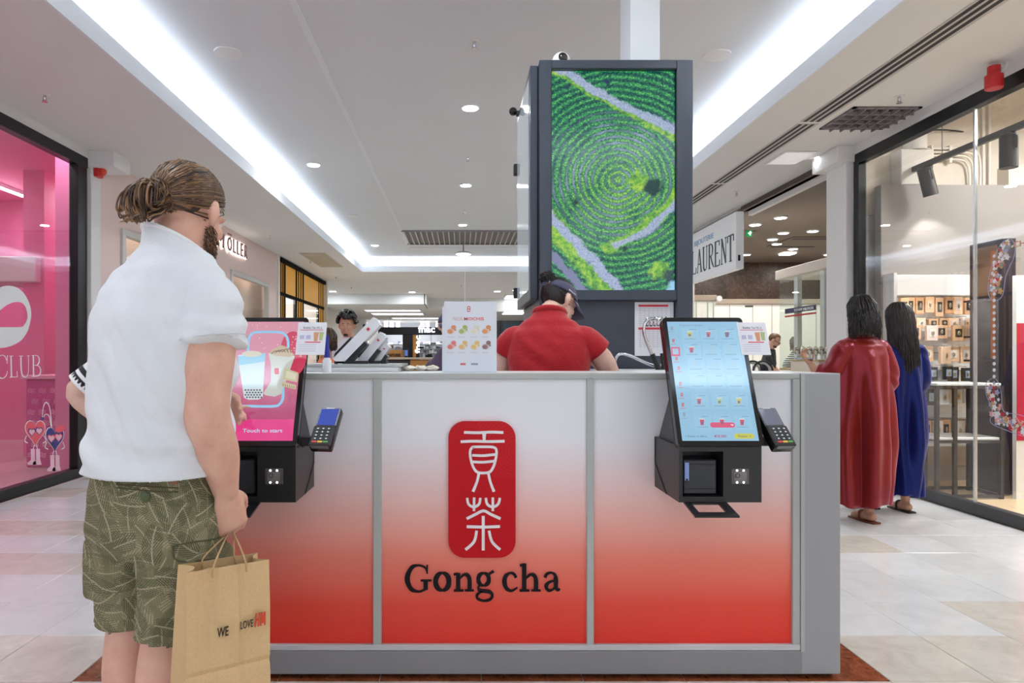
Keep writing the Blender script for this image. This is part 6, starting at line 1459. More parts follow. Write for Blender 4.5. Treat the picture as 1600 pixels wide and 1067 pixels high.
# left arm, bent forwards
limb(b, [L_(-.135, 0, 1.325), L_(-.16, .045, 1.24), L_(-.165, .10, 1.11), L_(-.13, .17, 1.08), L_(-.08, .20, 1.08)], [.048, .058, .052, .045, (.032, .028)], 20, 5)
hand_geo(b, L_(-.08, .20, 1.08), L_(.5, .1, -.1)-L_(0, 0, 0), L_(0, -1, -.2)-L_(0, 0, 0), 1.05, .5)
# legs
limb(b, [L_(.035, 0, .82), L_(.03, .01, .62), L_(.012, -.005, .48), L_(.005, -.022, .36), L_(.002, -.012, .2), L_(0, 0, .09)], [.095, .088, .066, .064, .045, .038], 20, 5)
limb(b, [L_(-.135, 0, .82), L_(-.145, .03, .62), L_(-.15, .02, .48), L_(-.152, .004, .36), L_(-.154, .012, .2), L_(-.155, .02, .09)], [.095, .088, .066, .064, .045, .038], 20, 5)
for x, y in ((0, 0), (-.155, .02)): limb(b, [L_(x, y-.03, .05), L_(x, y+.06, .045), L_(x, y+.17, .03)], [(.04, .04), (.045, .038), (.036, .025)], 14, 4)
me = remesh(b, .0055, 3, 'man_body'); link_mesh('body', me, skin_a, man)
face_parts(Rzh, 1.04, man, hair_br[1])
for x, y in ((0, 0), (-.155, .02)):
    q = MB(); limb(q, [L_(x, y-.05, .045), L_(x, y+.06, .05), L_(x, y+.19, .035)], [(.047, .05), (.054, .05), (.044, .034)], 18, 5); q.box((-.05, -.09, .0), (.05, .23, .022), XMn @ Matrix.Translation((x, y, 0)), bev=.008)
    me = remesh(q, .008, 1); link_mesh('shoe', me, M('grey sneaker', (150, 150, 152), .7), man)
# T-shirt
b = MB()
trunk(b, [(-.033, -.005, .895, .192, .156), (-.03, -.005, .95, .186, .154), (-.018, -.005, 1.05, .178, .152), (-.004, -.008, 1.18, .184, .152), (.0, -.010, 1.28, .19, .146), (.0, -.006, 1.35, .18, .128), (.002, .002, 1.405, .162, .106), (.004, .012, 1.45, .112, .09), (.008, .022, 1.49, .083, .08), (.008, .024, 1.55, .078, .075)], XMn, sq=2.25)
limb(b, [L_(.10, 0, 1.35), L_(.152, -.005, 1.322), L_(.172, -.018, 1.27), L_(.180, -.026, 1.228)], [(.085, .08), (.08, .08), (.079, .078), (.083, .079)], 24, 5, open_end=True)
limb(b, [L_(-.10, 0, 1.35), L_(-.152, .01, 1.322), L_(-.165, .03, 1.27), L_(-.168, .05, 1.232)], [(.085, .08), (.078, .08), (.074, .076), (.076, .077)], 24, 5, open_end=True)
me = remesh(b, .0055, 4, 'tshirt')
def shirt_fold(co, n):
    l = XMn.inverted() @ co; z = l.z
    a = .0045*noise.noise(Vector((l.x*9+l.z*3, l.y*7, l.z*3.2)))
    # drag lines from the right armpit down to the left hip, horizontal slack at the waist, vertical folds in the back
    d = max(0, 1-abs(z-1.14)/.30); w_ = noise.noise(co*4); a += d*.012*max(-.4, math.sin((l.x*.9+z*.8)*44+3*w_))*max(0, min(1, (l.x+.16)*4))
    e = max(0, 1-abs(z-.985)/.11); a += e*.014*math.sin((l.x*.22+z)*62+4.0*noise.noise(co*3.2))*(.35+abs(noise.noise(co*3.7)))
    f = max(0, 1-abs(z-1.22)/.22); a += f*.010*math.sin(l.x*46+3*noise.noise(Vector((l.x*3, 0, z*3))))*(.3+abs(noise.noise(co*2.1)))
    g_ = max(0, 1-abs(z-1.28)/.09)*max(0, min(1, (abs(l.x)-.1)*9)); a += g_*.006*math.sin(z*95+l.x*30+3*noise.noise(co*6))
    a += .005*noise.noise(co*7.3+Vector((3, 1, 2)))*max(0, min(1, (1.4-z)*3))
    return a
displace(me, shirt_fold)
Xi = XMn.inverted()
def keep(c):
    l = Xi @ c; return .905 < l.z < 1.494-.5*(l.y-.022)-.22*(l.x-.008)
cut(me, keep)
tee = solid(link_mesh('tshirt', me, cloth('white cotton', (226, 231, 238), .55, 6, .9, .1), man), .0035)
q = MB(); q.tube([L_(.008+.083*math.cos(a), .0225+.0795*math.sin(a), 1.492-.04*math.sin(a)-.018*math.cos(a)) for a in np.linspace(0, 2*math.pi, 32, endpoint=False)], .0055, 8, closed=True); q.build('collar', cloth('white rib', (234, 236, 240), .1), tee, True)
stm = M('white stitch', (206, 210, 216), .9)
q = MB(); q.tube([L_(.178+.0845*math.cos(a), -.0245+.081*math.sin(a), 1.243+.012*math.cos(a)) for a in np.linspace(0, 2*math.pi, 36, endpoint=False)], .0016, 5, closed=True); q.build('sleeve_stitch', stm, tee, True)
# shorts
g = N('leaf print cotton'); co = g.obj(); s3 = g.sep(co)
uu = g.math('MULTIPLY_ADD', s3[1], .55, s3[0]); cv = g.n('CombineXYZ'); g.l(uu, cv.inputs[0]); g.l(s3[2], cv.inputs[1])
wob = g.n('VectorMath', operation='ADD'); g.l(cv.outputs[0], wob.inputs[0])
def leaves(scale, off, ln, wd, fr):
    mp_ = g.n('VectorMath', operation='ADD'); g.l(cv.outputs[0], mp_.inputs[0]); mp_.inputs[1].default_value = (off, off*1.7, 0)
    vo = g.n('TexVoronoi', voronoi_dimensions='2D'); vo.inputs['Scale'].default_value = scale; g.l(mp_.outputs[0], vo.inputs['Vector']); vo.inputs['Randomness'].default_value = .9
    df = g.n('VectorMath', operation='SUBTRACT'); g.l(mp_.outputs[0], df.inputs[0]); g.l(vo.outputs['Position'], df.inputs[1])
    d3 = g.sep(df.outputs[0]); c3 = g.n('SeparateColor'); g.l(vo.outputs['Color'], c3.inputs[0])
    an = g.math('MULTIPLY', c3.outputs[0], 6.283); cs = g.math('COSINE', an); sn = g.math('SINE', an)
    a = g.math('ADD', g.math('MULTIPLY', d3[0], cs), g.math('MULTIPLY', d3[1], sn)); bb = g.math('SUBTRACT', g.math('MULTIPLY', d3[1], cs), g.math('MULTIPLY', d3[0], sn))
    bb = g.math('ADD', bb, g.math('MULTIPLY', g.math('MULTIPLY', a, a), 3.))
    ab = g.math('ABSOLUTE', bb); q1 = g.math('DIVIDE', a, ln)
    lim = g.math('MULTIPLY', g.math('SUBTRACT', 1., g.math('MULTIPLY', q1, q1)), wd)
    mask = g.math('MULTIPLY', g.math('SUBTRACT', lim, ab), 400., clamp=True)
    barb = g.math('SINE', g.math('MULTIPLY', g.math('SUBTRACT', a, g.math('MULTIPLY', ab, 1.5)), fr))
    return mask, g.math('GREATER_THAN', barb, -.25), g.math('LESS_THAN', ab, .0018), c3.outputs[1]
m1, b1, r1, k1 = leaves(15., 0., .08, .026, 700); m2, b2, r2, k2 = leaves(17., 3.3, .075, .024, 820); m3, b3, r3, k3 = leaves(14., 7.1, .075, .03, 560)
khaki, olive, dark_o, lightk = srgb(132, 124, 96), srgb(92, 94, 66), srgb(66, 68, 48), srgb(158, 150, 122)
c = g.mix(g.noise(co, 6, 3), srgb(138, 130, 102), srgb(112, 106, 80))
c = g.mix(g.math('MULTIPLY', g.math('MULTIPLY', m3, b3), .9), c, lightk)
c = g.mix(g.math('MULTIPLY', g.math('MULTIPLY', m2, b2), .95), c, g.mix(k2, olive, srgb(112, 112, 78)))
c = g.mix(g.math('MULTIPLY', m2, r2), c, lightk)
c = g.mix(g.math('MULTIPLY', g.math('MULTIPLY', m1, b1), .72), c, g.mix(k1, dark_o, srgb(84, 88, 58)))
c = g.mix(g.math('MULTIPLY', m1, r1), c, lightk)
g.base(c); g.set(Roughness=.9); g.bump(g.math('ADD', g.noise(co, 12, 4, .6, .8), g.math('MULTIPLY', g.noise(co, 500, 2), .06)), .35, .015)
leafm = g.m
b = MB()
trunk(b, [(-.043, 0, .70, .165, .125), (-.04, 0, .76, .18, .148), (-.036, 0, .83, .176, .148), (-.034, 0, .93, .168, .138), (-.034, 0, .96, .16, .13)], XMn, sq=2.2)
limb(b, [L_(.052, .0, .80), L_(.052, .0, .68), L_(.034, .004, .56), L_(.018, -.002, .44)], [(.105, .125), (.104, .118), (.097, .105), (.088, .096)], 26, 6)
limb(b, [L_(-.125, .0, .80), L_(-.132, .02, .68), L_(-.142, .02, .56), L_(-.148, .012, .44)], [(.105, .125), (.1, .116), (.092, .104), (.084, .096)], 26, 6)
# cargo pockets
for sx, cx_ in ((1, .13), (-1, -.205)): b.box((-.028, -.075, -.10), (.028, .075, .06), XMn @ Matrix.Translation((cx_, .0, .66)), bev=.012, seg=2)
me = remesh(b, .0058, 3, 'shorts')
def short_fold(co, n):
    l = Xi @ co; a = .006*noise.noise(Vector((l.x*8, l.y*8, l.z*5)))+.004*noise.noise(co*17)
    a += .006*math.sin(l.z*70+6*noise.noise(co*5))*max(0, 1-abs(l.z-.53)/.1)*(.5+noise.noise(co*6)); return a
displace(me, short_fold)
cut(me, lambda c: (Xi @ c).z > .497+.012*noise.noise(c*9) and (Xi @ c).z < .945)
sh = solid(link_mesh('shorts', me, leafm, man), .004)
seamm = M('olive seam thread', (84, 82, 58), .9)
def snap(o_me, p, d):    # push a point to the surface of a mesh along d
    return p
from mathutils.bvhtree import BVHTree
def bvh_of(o):
    m = o.data; return BVHTree.FromPolygons([v.co+ORG[o.name] for v in m.vertices], [tuple(p.vertices) for p in m.polygons])
bv = bvh_of(sh)
def onshorts(px, py, off=.004):
    o = Vector((0, 0, H)); d = P(px, py, 1.)-o; h = bv.ray_cast(o, d.normalized())
    return (h[0]+h[1]*off) if h[0] else P(px, py, 1.62)
def seam(pts, r=.0018, nm='seam', m=seamm): MB().tube(catmull([onshorts(*p) for p in pts], 5), r, 6).build(nm, m, sh, True)
seam([(184, 762), (215, 765), (250, 768), (278, 768)]); seam([(184, 757), (215, 759), (250, 761), (278, 762)])
seam([(272, 852), (300, 846), (330, 842), (345, 838)]); seam([(271, 852), (271, 868), (282, 876), (310, 876), (335, 872)]); 
seam([(330, 770), (333, 790), (342, 806)], .003)
p = onshorts(228, 776, .004); MB().lathe([(.012, 0), (.012, .003), (.009, .005)], X=plane_X(p, (1, 0, 0), (0, 0, 1)), seg=16).build('button', M('green button', (70, 84, 50), .4), sh, True)
p = onshorts(269, 753, .003); MB().box((-.016, -.004, 0), (.016, .004, .003), plane_X(p, (1, -.3, 0), (0, 0, 1))).build('brand_tab', M('leather tab', (150, 100, 80), .6), sh)
p = L_(-.238, .0, .60); MB().box(p+Vector((-.006, -.006, -.02)), p+Vector((.006, .006, .02)), bev=.003).build('pocket_strap', blk, sh)
# hair: cap, swept strands, bun and loose ends
hp = MB(); scalp(Rzh, hp, 1.07, 1.04, front=.04, low=-.018, nape=-.06); me = remesh(hp, .006, 3); hair = link_mesh('hair', me, hair_br[1], man)
random.seed(12)
Hc = Vector((0, -.015, .03))*1.04; Hr = Vector((.077, .095, .086))*1.04
bun = Vector((-.006, -.108, -.008))
def onskull(v, g): v = v.normalized(); return Hc+Vector((v.x*Hr.x, v.y*Hr.y, v.z*Hr.z))*g
paths = []; bdir = Vector(((bun-Hc).x/Hr.x, (bun-Hc).y/Hr.y, (bun-Hc).z/Hr.z)).normalized()
for i in range(900):
    a = random.uniform(-2.5, 2.5); e = random.random()
    # start along the hairline: front, sides and nape
    if e < .6: st = Vector((math.sin(a*.62)*1.0, random.uniform(.15, .75), random.uniform(.15, .95)))
    elif e < .85: st = Vector((random.choice((-1, 1)), random.uniform(-.5, .35), random.uniform(-.25, .3)))
    else: st = Vector((random.uniform(-.85, .85), -.6, random.uniform(-.72, -.4)))
    st.normalize(); gr = random.uniform(1.075, 1.115); pth = []
    for k in range(11):
        t_ = k/10; v = (st*(1-t_)+bdir*t_); j = Vector((noise.noise(Vector((i, t_*2, 0))), noise.noise(Vector((i, t_*2, 5))), noise.noise(Vector((i, t_*2, 9)))))*.05*math.sin(math.pi*t_)
        p = onskull(v+j, gr+.03*t_*t_)
        pth.append(Rzh @ p)
    paths.append(pth)
q = MB(); strand_hair(q, paths, .0021, 4, 4); tag(q.build('hair_strands', hair_br, hair, 'all'), kind='stuff')
paths = []
for i in range(240):     # the knot: loops winding round the tie
    c = bun+Vector((random.uniform(-.012, .012), random.uniform(-.032, .006), random.uniform(-.016, .014))); r1_, r2_ = random.uniform(.014, .032), random.uniform(.012, .026); ph_ = random.uniform(0, 6.28); tl = random.uniform(-.6, .6); pth = []
    for k in range(12):
        a = ph_+k/11*random.uniform(3.6, 4.4); v = Vector((r1_*math.cos(a), -abs(r2_*math.sin(a*.5))*.6, r2_*math.sin(a))); v = Matrix.Rotation(tl, 3, 'Y') @ v; pth.append(Rzh @ (c+v))
    paths.append(pth)
for i in range(190):     # drooping loose loops and tips at the back
    sx = random.uniform(-.02, .02); c0 = bun+Vector((sx-.006, -.016, random.uniform(-.005, .02))); lg = random.uniform(.4, .8); sp = random.uniform(-.25, .25); kind = random.random()
    if kind < .6: ctrl = [c0, c0+Vector((sp*.06-.014, -.02*lg, .012)), c0+Vector((sp*.1-.034, -.03*lg, -.008)), c0+Vector((sp*.1-.04, -.03*lg, -.045)), c0+Vector((sp*.08-.03, -.025*lg, -.085*lg)), c0+Vector((sp*.04-.02, -.02*lg, -.11*lg))]
    elif kind < .85: ctrl = [c0+Vector((.01, .02, -.03)), c0+Vector((sp*.05, .0, -.055)), c0+Vector((sp*.1-.02, -.02*lg, -.066)), c0+Vector((sp*.1-.032, -.025*lg, -.075)), c0+Vector((sp*.12-.036, -.03*lg, -.1*lg))]
    else: ctrl = [c0, c0+Vector((sp*.06, -.05*lg, .0)), c0+Vector((sp*.08, -.05*lg, -.04)), c0+Vector((sp*.04, -.015, -.05)), c0+Vector((0, .01, -.035))]
    paths.append([Rzh @ p for p in catmull(ctrl, 4)])
q = MB(); strand_hair(q, paths, .0026, 4, 4); tag(q.build('hair_bun', hair_br, hair, 'all'), kind='stuff')
# beard: short dense strands along the jaw
paths = []
for i in range(2200):
    sd_ = random.choice((-1, 1)); t_ = random.random(); y = -.0+.085*t_+random.uniform(-.012, .012); zz = -.045-.055*t_+random.uniform(-.028, .028)-.01
    xx = sd_*(.066-.05*max(0, t_-.25)**1.2*1.35)*random.uniform(.86, 1.0)
    p = Vector((xx, y, zz))*1.04; o_ = Vector((sd_*.6*(1-t_), .35+t_*.4, -.75)).normalized()*random.uniform(.006, .014); paths.append([Rzh @ p, Rzh @ (p+o_*.6+Vector((sd_*.003, 0, 0))), Rzh @ (p+o_)])
q = MB(); strand_hair(q, paths, .0011, 3, 3); tag(q.build('beard', hair_br[:3], man), kind='stuff')
# ---- paper bag in his hand
th_ = math.radians(38); BC = Vector((X_(336, 1.60), 1.595, 0)); zt_, zb_ = Z_(880, 1.6), .335
bagm = N('kraft paper'); co = bagm.obj(); f = bagm.noise(co, 7, 4, .6, .4); f2 = bagm.noise(co, 200, 2)
bagm.base(bagm.mix(f2, srgb(216, 184, 138), srgb(200, 166, 120))); bagm.set(Roughness=.65); bagm.bump(bagm.math('ADD', f, bagm.math('MULTIPLY', f2, .03)), .5, .02)
bag = thing('paper_bag', 'brown kraft paper shopping bag with red logo in the hand of the white shirted man', 'bag', (BC.x, BC.y, zb_))
Xb = Matrix.Translation((BC.x, BC.y, 0)) @ Rz(th_) @ Matrix.Rotation(math.radians(2), 4, 'Y')
bw, bd_ = .098, .062
def bag_ring(z, f, sh_):
    w_, d_ = bw*f, bd_*sh_; o = []
    for (x0, y0, x1, y1, n_) in ((-w_, -d_, w_, -d_, 22), (w_, -d_, w_, d_, 6), (w_, d_, -w_, d_, 22), (-w_, d_, -w_, -d_, 6)):
        for k in range(n_):
            t_ = k/n_; x = x0+(x1-x0)*t_; y = y0+(y1-y0)*t_
            if x0 == x1: x -= math.copysign(.03*(1-sh_)*2*math.sin(math.pi*t_), x0)      # gusset folds inwards towards the top
            o.append((x, y, z))
    return o
rings = []
for k in range(33):
    t_ = k/32; z = zb_+(zt_-zb_)*t_; shp = 1-.42*max(0, t_-.25)/.75
    def dent(v):
        x, y, z_ = v; d_ = .005*noise.noise(Vector((x*14, z_*9, 3)))
        if y < 0:
            top = zt_-z_; d_ += .013*max(0, 1-abs(x+.045)/.02)*max(0, 1-top/.3)                      # pressed in fold beside the edge
            c_ = abs(x-.012)/.05+abs(top-.12)/.10; d_ -= .014*max(0, 1-c_)                            # pushed out diamond
            d_ += .006*max(0, 1-abs(top-.235)/.012)+.004*max(0, 1-abs(x-.026)/.008)                   # crease lines
        return Vector((0, d_, 0))
    rings.append([Xb @ (Vector(v)+dent(v)) for v in bag_ring(z, 1-.02*t_, shp)])
q = MB(); q.rings(rings, caps=False); n0 = len(rings[0]); q.add(rings[0], [tuple(range(n0))]); o = q.build('sheet', bagm.m, bag); solid(o, .0012)
for s_ in (-1, 1):
    yb_ = s_*bd_*.6; hand_p = L_(.160, .058, .750)
    q = MB(); a = Xb @ Vector((-.04, yb_, zt_-.02)); c_ = Xb @ Vector((.04, yb_, zt_-.02))
    q.tube(catmull([a, a+Vector((.004, 0, .03)), hand_p+Vector((-.008, 0, -.005)), hand_p+Vector((.0, 0, .004)), hand_p+Vector((.008, 0, -.005)), c_+Vector((-.004, 0, .03)), c_], 6), .0022, 6); q.build('handle', M('twisted paper cord', (190, 158, 112), .8), bag, True)
XF = Xb @ plane_X((0, -bd_*.93, 0), (1, 0, 0), (0, 0, 1))
ink = M('bag ink', (40, 32, 28), .6); redi = M('bag red ink', (206, 70, 40), .6)
lz = Z_(968, 1.62)
q = MB(); put_text(q, 'WE', XF, -.032, -.006, lz-.012, lz+.01, depth=.0015, bold=.01); q.build('lettering', ink, bag)
q = MB(); put_text(q, 'LOVE', XF, .022, .052, lz-.004, lz+.014, depth=.0015); q.build('lettering', ink, bag)
q = MB()
for pts in ([(.057, -.006), (.060, .026)], [(.065, -.006), (.068, .026)], [(.058, .008), (.067, .012)], [(.071, -.006), (.073, .026)], [(.073, .026), (.076, .0)], [(.076, .0), (.080, .026)], [(.080, .026), (.081, -.006)]): stroke(q, [(a, lz+c_) for a, c_ in pts], .0035, XF, .0015, smooth=False)
q.build('logo', redi, bag)
# ---------------------------------------------------------------- general builder for the other people
def person(label, root, yaw, h, top, bottom, skin, hair_fn, pose, vox=.01, group=None, sleeve='short', head_yaw=0., head_pitch=0., lean=0., headoff=(0, 0, 0), wide=1., detail_face=True, brow=None, name='person'):
    """pose: dict with joints of both arms in body space (x right, y forward, z up) for a 1.75 m figure"""
    k = h/1.75; X = Matrix.Translation(root) @ Rz(yaw) @ Matrix.Scale(k, 4)
    t = thing(name, label, 'person', root, group)
    Xt = X @ Matrix.Translation((0, 0, .95)) @ Matrix.Rotation(-lean, 4, 'X') @ Matrix.Translation((0, 0, -.95))
    V = lambda x, y, z: Xt @ Vector((x, y, z)); Lg = lambda x, y, z: X @ Vector((x, y, z))
    b = MB(); Xh = Xt @ Matrix.Translation(Vector((0, .035, 1.635))+Vector(headoff)) @ Rz(head_yaw) @ Matrix.Rotation(head_pitch, 4, 'X')
    head_geo(b, Xh, 1.)
    limb(b, [V(0, 0, 1.40), V(0, .005, 1.47), Xh @ Vector((0, -.02, -.07))], [.055*k, .054*k, .055*k], 18, 4)
    trunk(b, [(0, 0, .82, .14*wide, .10), (0, 0, 1.05, .135*wide, .095), (0, 0, 1.22, .15*wide, .095), (0, 0, 1.31, .14*wide, .08), (0, 0, 1.40, .08, .055)], Xt)
    for side in ('R', 'L'):
        j = pose[side]; jb = [(j[0][0]*.9, j[0][1], j[0][2]-.045)]+list(j[1:]); limb(b, [V(*q) for q in jb], [.038*k, .046*k*wide, .041*k*wide, .036*k, (.028*k, .024*k)] if len(j) == 5 else [.038*k, .045*k*wide, .04*k, (.028*k, .024*k)], 16, 4)
        d = V(*j[-1])-V(*j[-2]); n_ = pose.get(side+'n', (0, 0, -1)); n_ = V(*n_)-V(0, 0, 0)
        hand_geo(b, V(*j[-1]), d, n_, k*.95, pose.get(side+'c', .5), thumb=1, index=pose.get(side+'i'))
    for s in (-1, 1):
        limb(b, [Lg(s*.085, 0, .88), Lg(s*.09, .01, .66), Lg(s*.09, .005, .48), Lg(s*.09, -.015, .34), Lg(s*.09, 0, .1)], [.085*k, .075*k, .055*k, .052*k, .036*k], 16, 4)
        limb(b, [Lg(s*.09, -.03, .045), Lg(s*.095, .06, .04), Lg(s*.1, .15, .028)], [.036*k, .038*k, .028*k], 12, 4)
    me = remesh(b, vox*.8, 2, 'body'); link_mesh('body', me, skin, t)
    if detail_face: face_parts(Xh, k, t, brow or hair_bk[0])
    # top
    b = MB(); trunk(b, [(0, 0, .90, .165*wide, .125), (0, 0, 1.05, .158*wide, .12), (0, 0, 1.25, .182*wide, .122), (0, -.002, 1.345, .182*wide, .108), (0, 0, 1.405, .15, .09), (0, .005, 1.455, .09, .075), (0, .008, 1.485, .07, .064)], Xt)
    for side in ('R', 'L'):
        j = [Vector(q) for q in pose[side]]
        pts = [j[0]*.6+Vector((0, 0, j[0].z*.4-.045)), j[0]+Vector((-.012 if j[0].x > 0 else .012, 0, -.048)), j[0].lerp(j[1], .78 if sleeve == 'short' else 1.)]
        rr = [.06*k, .058*k*wide, .062*k*wide]
        if sleeve == 'long': pts += j[2:]; rr += [.055*k, .048*k, .042*k][:len(j)-2]
        limb(b, [Xt @ q for q in pts], rr, 18, 4, open_end=True)
    me = remesh(b, vox*.8, 2, 'top'); displace(me, lambda co, n: .005*noise.noise(co*9)+.0045*math.sin((co.x+co.z*1.3)*46+4*noise.noise(co*4))*max(0, noise.noise(co*3+Vector((4, 0, 0)))))
    tp = link_mesh('top', me, top, t)
    # trousers
    b = MB(); trunk(b, [(0, 0, .78, .15*wide, .12), (0, 0, .88, .158*wide, .122), (0, 0, .97, .148*wide, .112)], X)
    for s in (-1, 1): limb(b, [Lg(s*.085, 0, .85), Lg(s*.09, .01, .62), Lg(s*.092, 0, .4), Lg(s*.092, -.005, .1)], [.098*k, .088*k, .074*k, .064*k], 18, 4, open_end=True)
    me = remesh(b, vox*.9, 2, 'trousers'); link_mesh('trousers', me, bottom, t)
    for s in (-1, 1):
        q = MB(); limb(q, [Lg(s*.09, -.05, .045), Lg(s*.095, .06, .045), Lg(s*.1, .17, .03)], [.042*k, .047*k, .036*k], 14, 4); q.box((s*.095-.042, -.08, 0), (s*.095+.042, .2, .02), X, bev=.006)
        link_mesh('shoe', remesh(q, .012, 1), M('dark shoe', (60, 58, 60), .6), t)
    hair_fn(Xh, t, k); return t, Xt, Xh, tp
denim = cloth('dark denim', (52, 58, 76), .3); blackc = cloth('black cotton', (34, 34, 40), .3)
def hair_cap(mats, **kw):
    def f(X, t, k):
        q = MB(); scalp(X, q, 1.09, 1., **kw); return link_mesh('hair', remesh(q, .008*k, 3), mats, t)
    return f
def curly(X, t, k):
    random.seed(6); q = MB(); scalp(X, q, 1.1, 1., front=.05, low=-.01, nape=-.05)
    for i in range(190):
        a = random.uniform(0, 6.28); e = random.uniform(-.05, 1); r_ = random.uniform(.012, .019); d = Vector((math.cos(a)*math.sqrt(1-e*e), math.sin(a)*math.sqrt(1-e*e), e))
        if d.y > .55 and d.z < .35: continue
        p = Vector((0, -.015, .03))+Vector((d.x*.1, d.y*.115, d.z*.124)); q.sphere(p, r_, 8, 6, X)
    me = remesh(q, .006*k, 0); displace(me, lambda co, n: .008*noise.noise(co*60)); return link_mesh('hair', me, hair_bk[0], t)
def long_hair(mats, length, n=420, r=.004, spread=.11, seed=1, bx=0.):
    def f(X, t, k):
        random.seed(seed); q = MB(); scalp(X, q, 1.1, 1., front=.04, low=-.06, nape=-.09)
        Xw = X.to_translation(); me = remesh(q, .009*k, 3); hr = link_mesh('hair', me, mats[0], t)
        paths = []; R3 = X.to_3x3()
        for i in range(n):
            a = random.uniform(-1, 1); st = Vector((math.sin(a*1.9)*.085, -.03-.075*math.cos(a*1.75), .03+random.uniform(-.02, .05))); crown = Vector((random.uniform(-.02, .02), random.uniform(-.02, .05), .118))
            L = length*random.uniform(.78, 1.03); w_ = R3 @ Vector((st.x*1.08, st.y*1.12, 0)); base = X @ Vector((st.x*1.1, st.y*1.1, st.z)); ctrl = [X @ crown, X @ (crown.lerp(st, .45)+Vector((0, -.02, .04))), base]
            for m in range(1, 6):
                f_ = m/5; out = Vector((w_.x, w_.y, 0))*(.1*f_)+Vector((bx*f_, -.035*math.sin(f_*2.2), 0)); ctrl.append(base+out+Vector((.014*noise.noise(Vector((i, m*.8, 1))), .014*noise.noise(Vector((i, m*.8, 7))), -L*f_)))
            paths.append(catmull(ctrl, 3))
        q = MB(); strand_hair(q, paths, r, 4, len(mats)); tag(q.build('hair_strands', mats, hr, 'all'), kind='stuff'); return hr
    return f
def cap_hair(X, t, k):
    q = MB(); scalp(X, q, 1.06, 1., front=.03, low=-.045, nape=-.10); hr = link_mesh('hair', remesh(q, .006, 3), hair_bk[0], t)
    random.seed(2); paths = []
    for i in range(120):
        c = Vector((-.002, -.112, .066))+Vector((random.uniform(-.008, .008), random.uniform(-.01, .01), random.uniform(-.008, .008))); a0 = random.uniform(0, 6.28); tl = Matrix.Rotation(random.uniform(-.9, .9), 3, 'X') @ Matrix.Rotation(random.uniform(-.9, .9), 3, 'Y'); r_ = random.uniform(.02, .038)
        paths.append([X @ (c+tl @ Vector((r_*math.cos(a0+j*.5), r_*math.sin(a0+j*.5)*.9, random.uniform(-.003, .003)))) for j in range(10)])
    for i in range(220):
        s = random.choice((-1, 1)); st = Vector((s*random.uniform(.03, .08), random.uniform(-.06, .02), random.uniform(-.07, .0))); en = Vector((0, -.1, .045)); pth = []
        for j in range(8):
            f_ = j/7; v = st.lerp(en, f_)-Vector((0, -.015, .03)); v = Vector((v.x/.077, v.y/.095, v.z/.086)).normalized(); pth.append(X @ (Vector((0, -.015, .03))+Vector((v.x*.077, v.y*.095, v.z*.086))*1.075))
        paths.append(pth)
    q = MB(); q.sphere((-.002, -.112, .066), (.032, .03, .03), 14, 10, X); strand_hair(q, paths, .003, 4, 2); tag(q.build('hair_bun', hair_bk, hr, 'all'), kind='stuff')
    # baseball cap
    navy = cloth('slate violet twill', (72, 70, 98), .15, 14)
    cap = MB(); V = []; Fs = []; seg, rg = 36, 12; c = Vector((0, -.012, .022))
    for i in range(rg+1):
        a = math.pi/2*i/rg
        for kk in range(seg):
            b_ = 2*math.pi*kk/seg; V.append(c+Vector((.087*math.sin(a)*math.cos(b_), .106*math.sin(a)*math.sin(b_), .088*math.cos(a))))
    for i in range(rg):
        for kk in range(seg):
            m_ = (kk+.5)/seg*360
            if 245 < m_ < 295 and i >= rg-5: continue         # opening above the strap
            Fs.append((i*seg+kk, (i+1)*seg+kk, (i+1)*seg+(kk+1) % seg, i*seg+(kk+1) % seg))
    cap.add(V, Fs, X); me = cap.mesh('cap', 'all'); cp = solid(link_mesh('cap', me, navy, t), .003)
    vs = MB(); out = []; 
    for j in range(15):
        a = math.radians(15+150*j/14); out.append((.088*math.cos(a), -.01+.106*math.sin(a)))
    far = [(.085*math.cos(math.radians(15+150*j/14)), .035+.145*math.sin(math.radians(15+150*j/14))) for j in range(15)]
    V = [X @ Vector((x, y, .024-2.2*x*x)) for x, y in out]+[X @ Vector((x, y, -.002-3.2*x*x)) for x, y in far]
    vs.add(V, [(j, j+1, j+16, j+15) for j in range(14)]); solid(link_mesh('visor', vs.mesh('visor', 'all'), navy, cp), .004)
    q = MB(); pts = [X @ Vector((.089*math.cos(a), -.012+.108*math.sin(a), .03)) for a in np.linspace(math.radians(240), math.radians(300), 10)]
    for z in (-.006, 0, .006): q.tube([p+Vector((0, 0, z)) for p in pts], .0035, 5)
    q.build('strap', navy, cp); MB().box((.02, -.124, .022), (.034, -.112, .038), X, bev=.001).build('buckle', chrome, cp)
    q = MB(); put_text(q, 'Gong cha', X @ plane_X((.0885, -.03, .03), (0, 1, 0), (-.35, 0, 1)), 0, .05, 0, .009, depth=.002); q.build('cap_lettering', decal_w, cp)
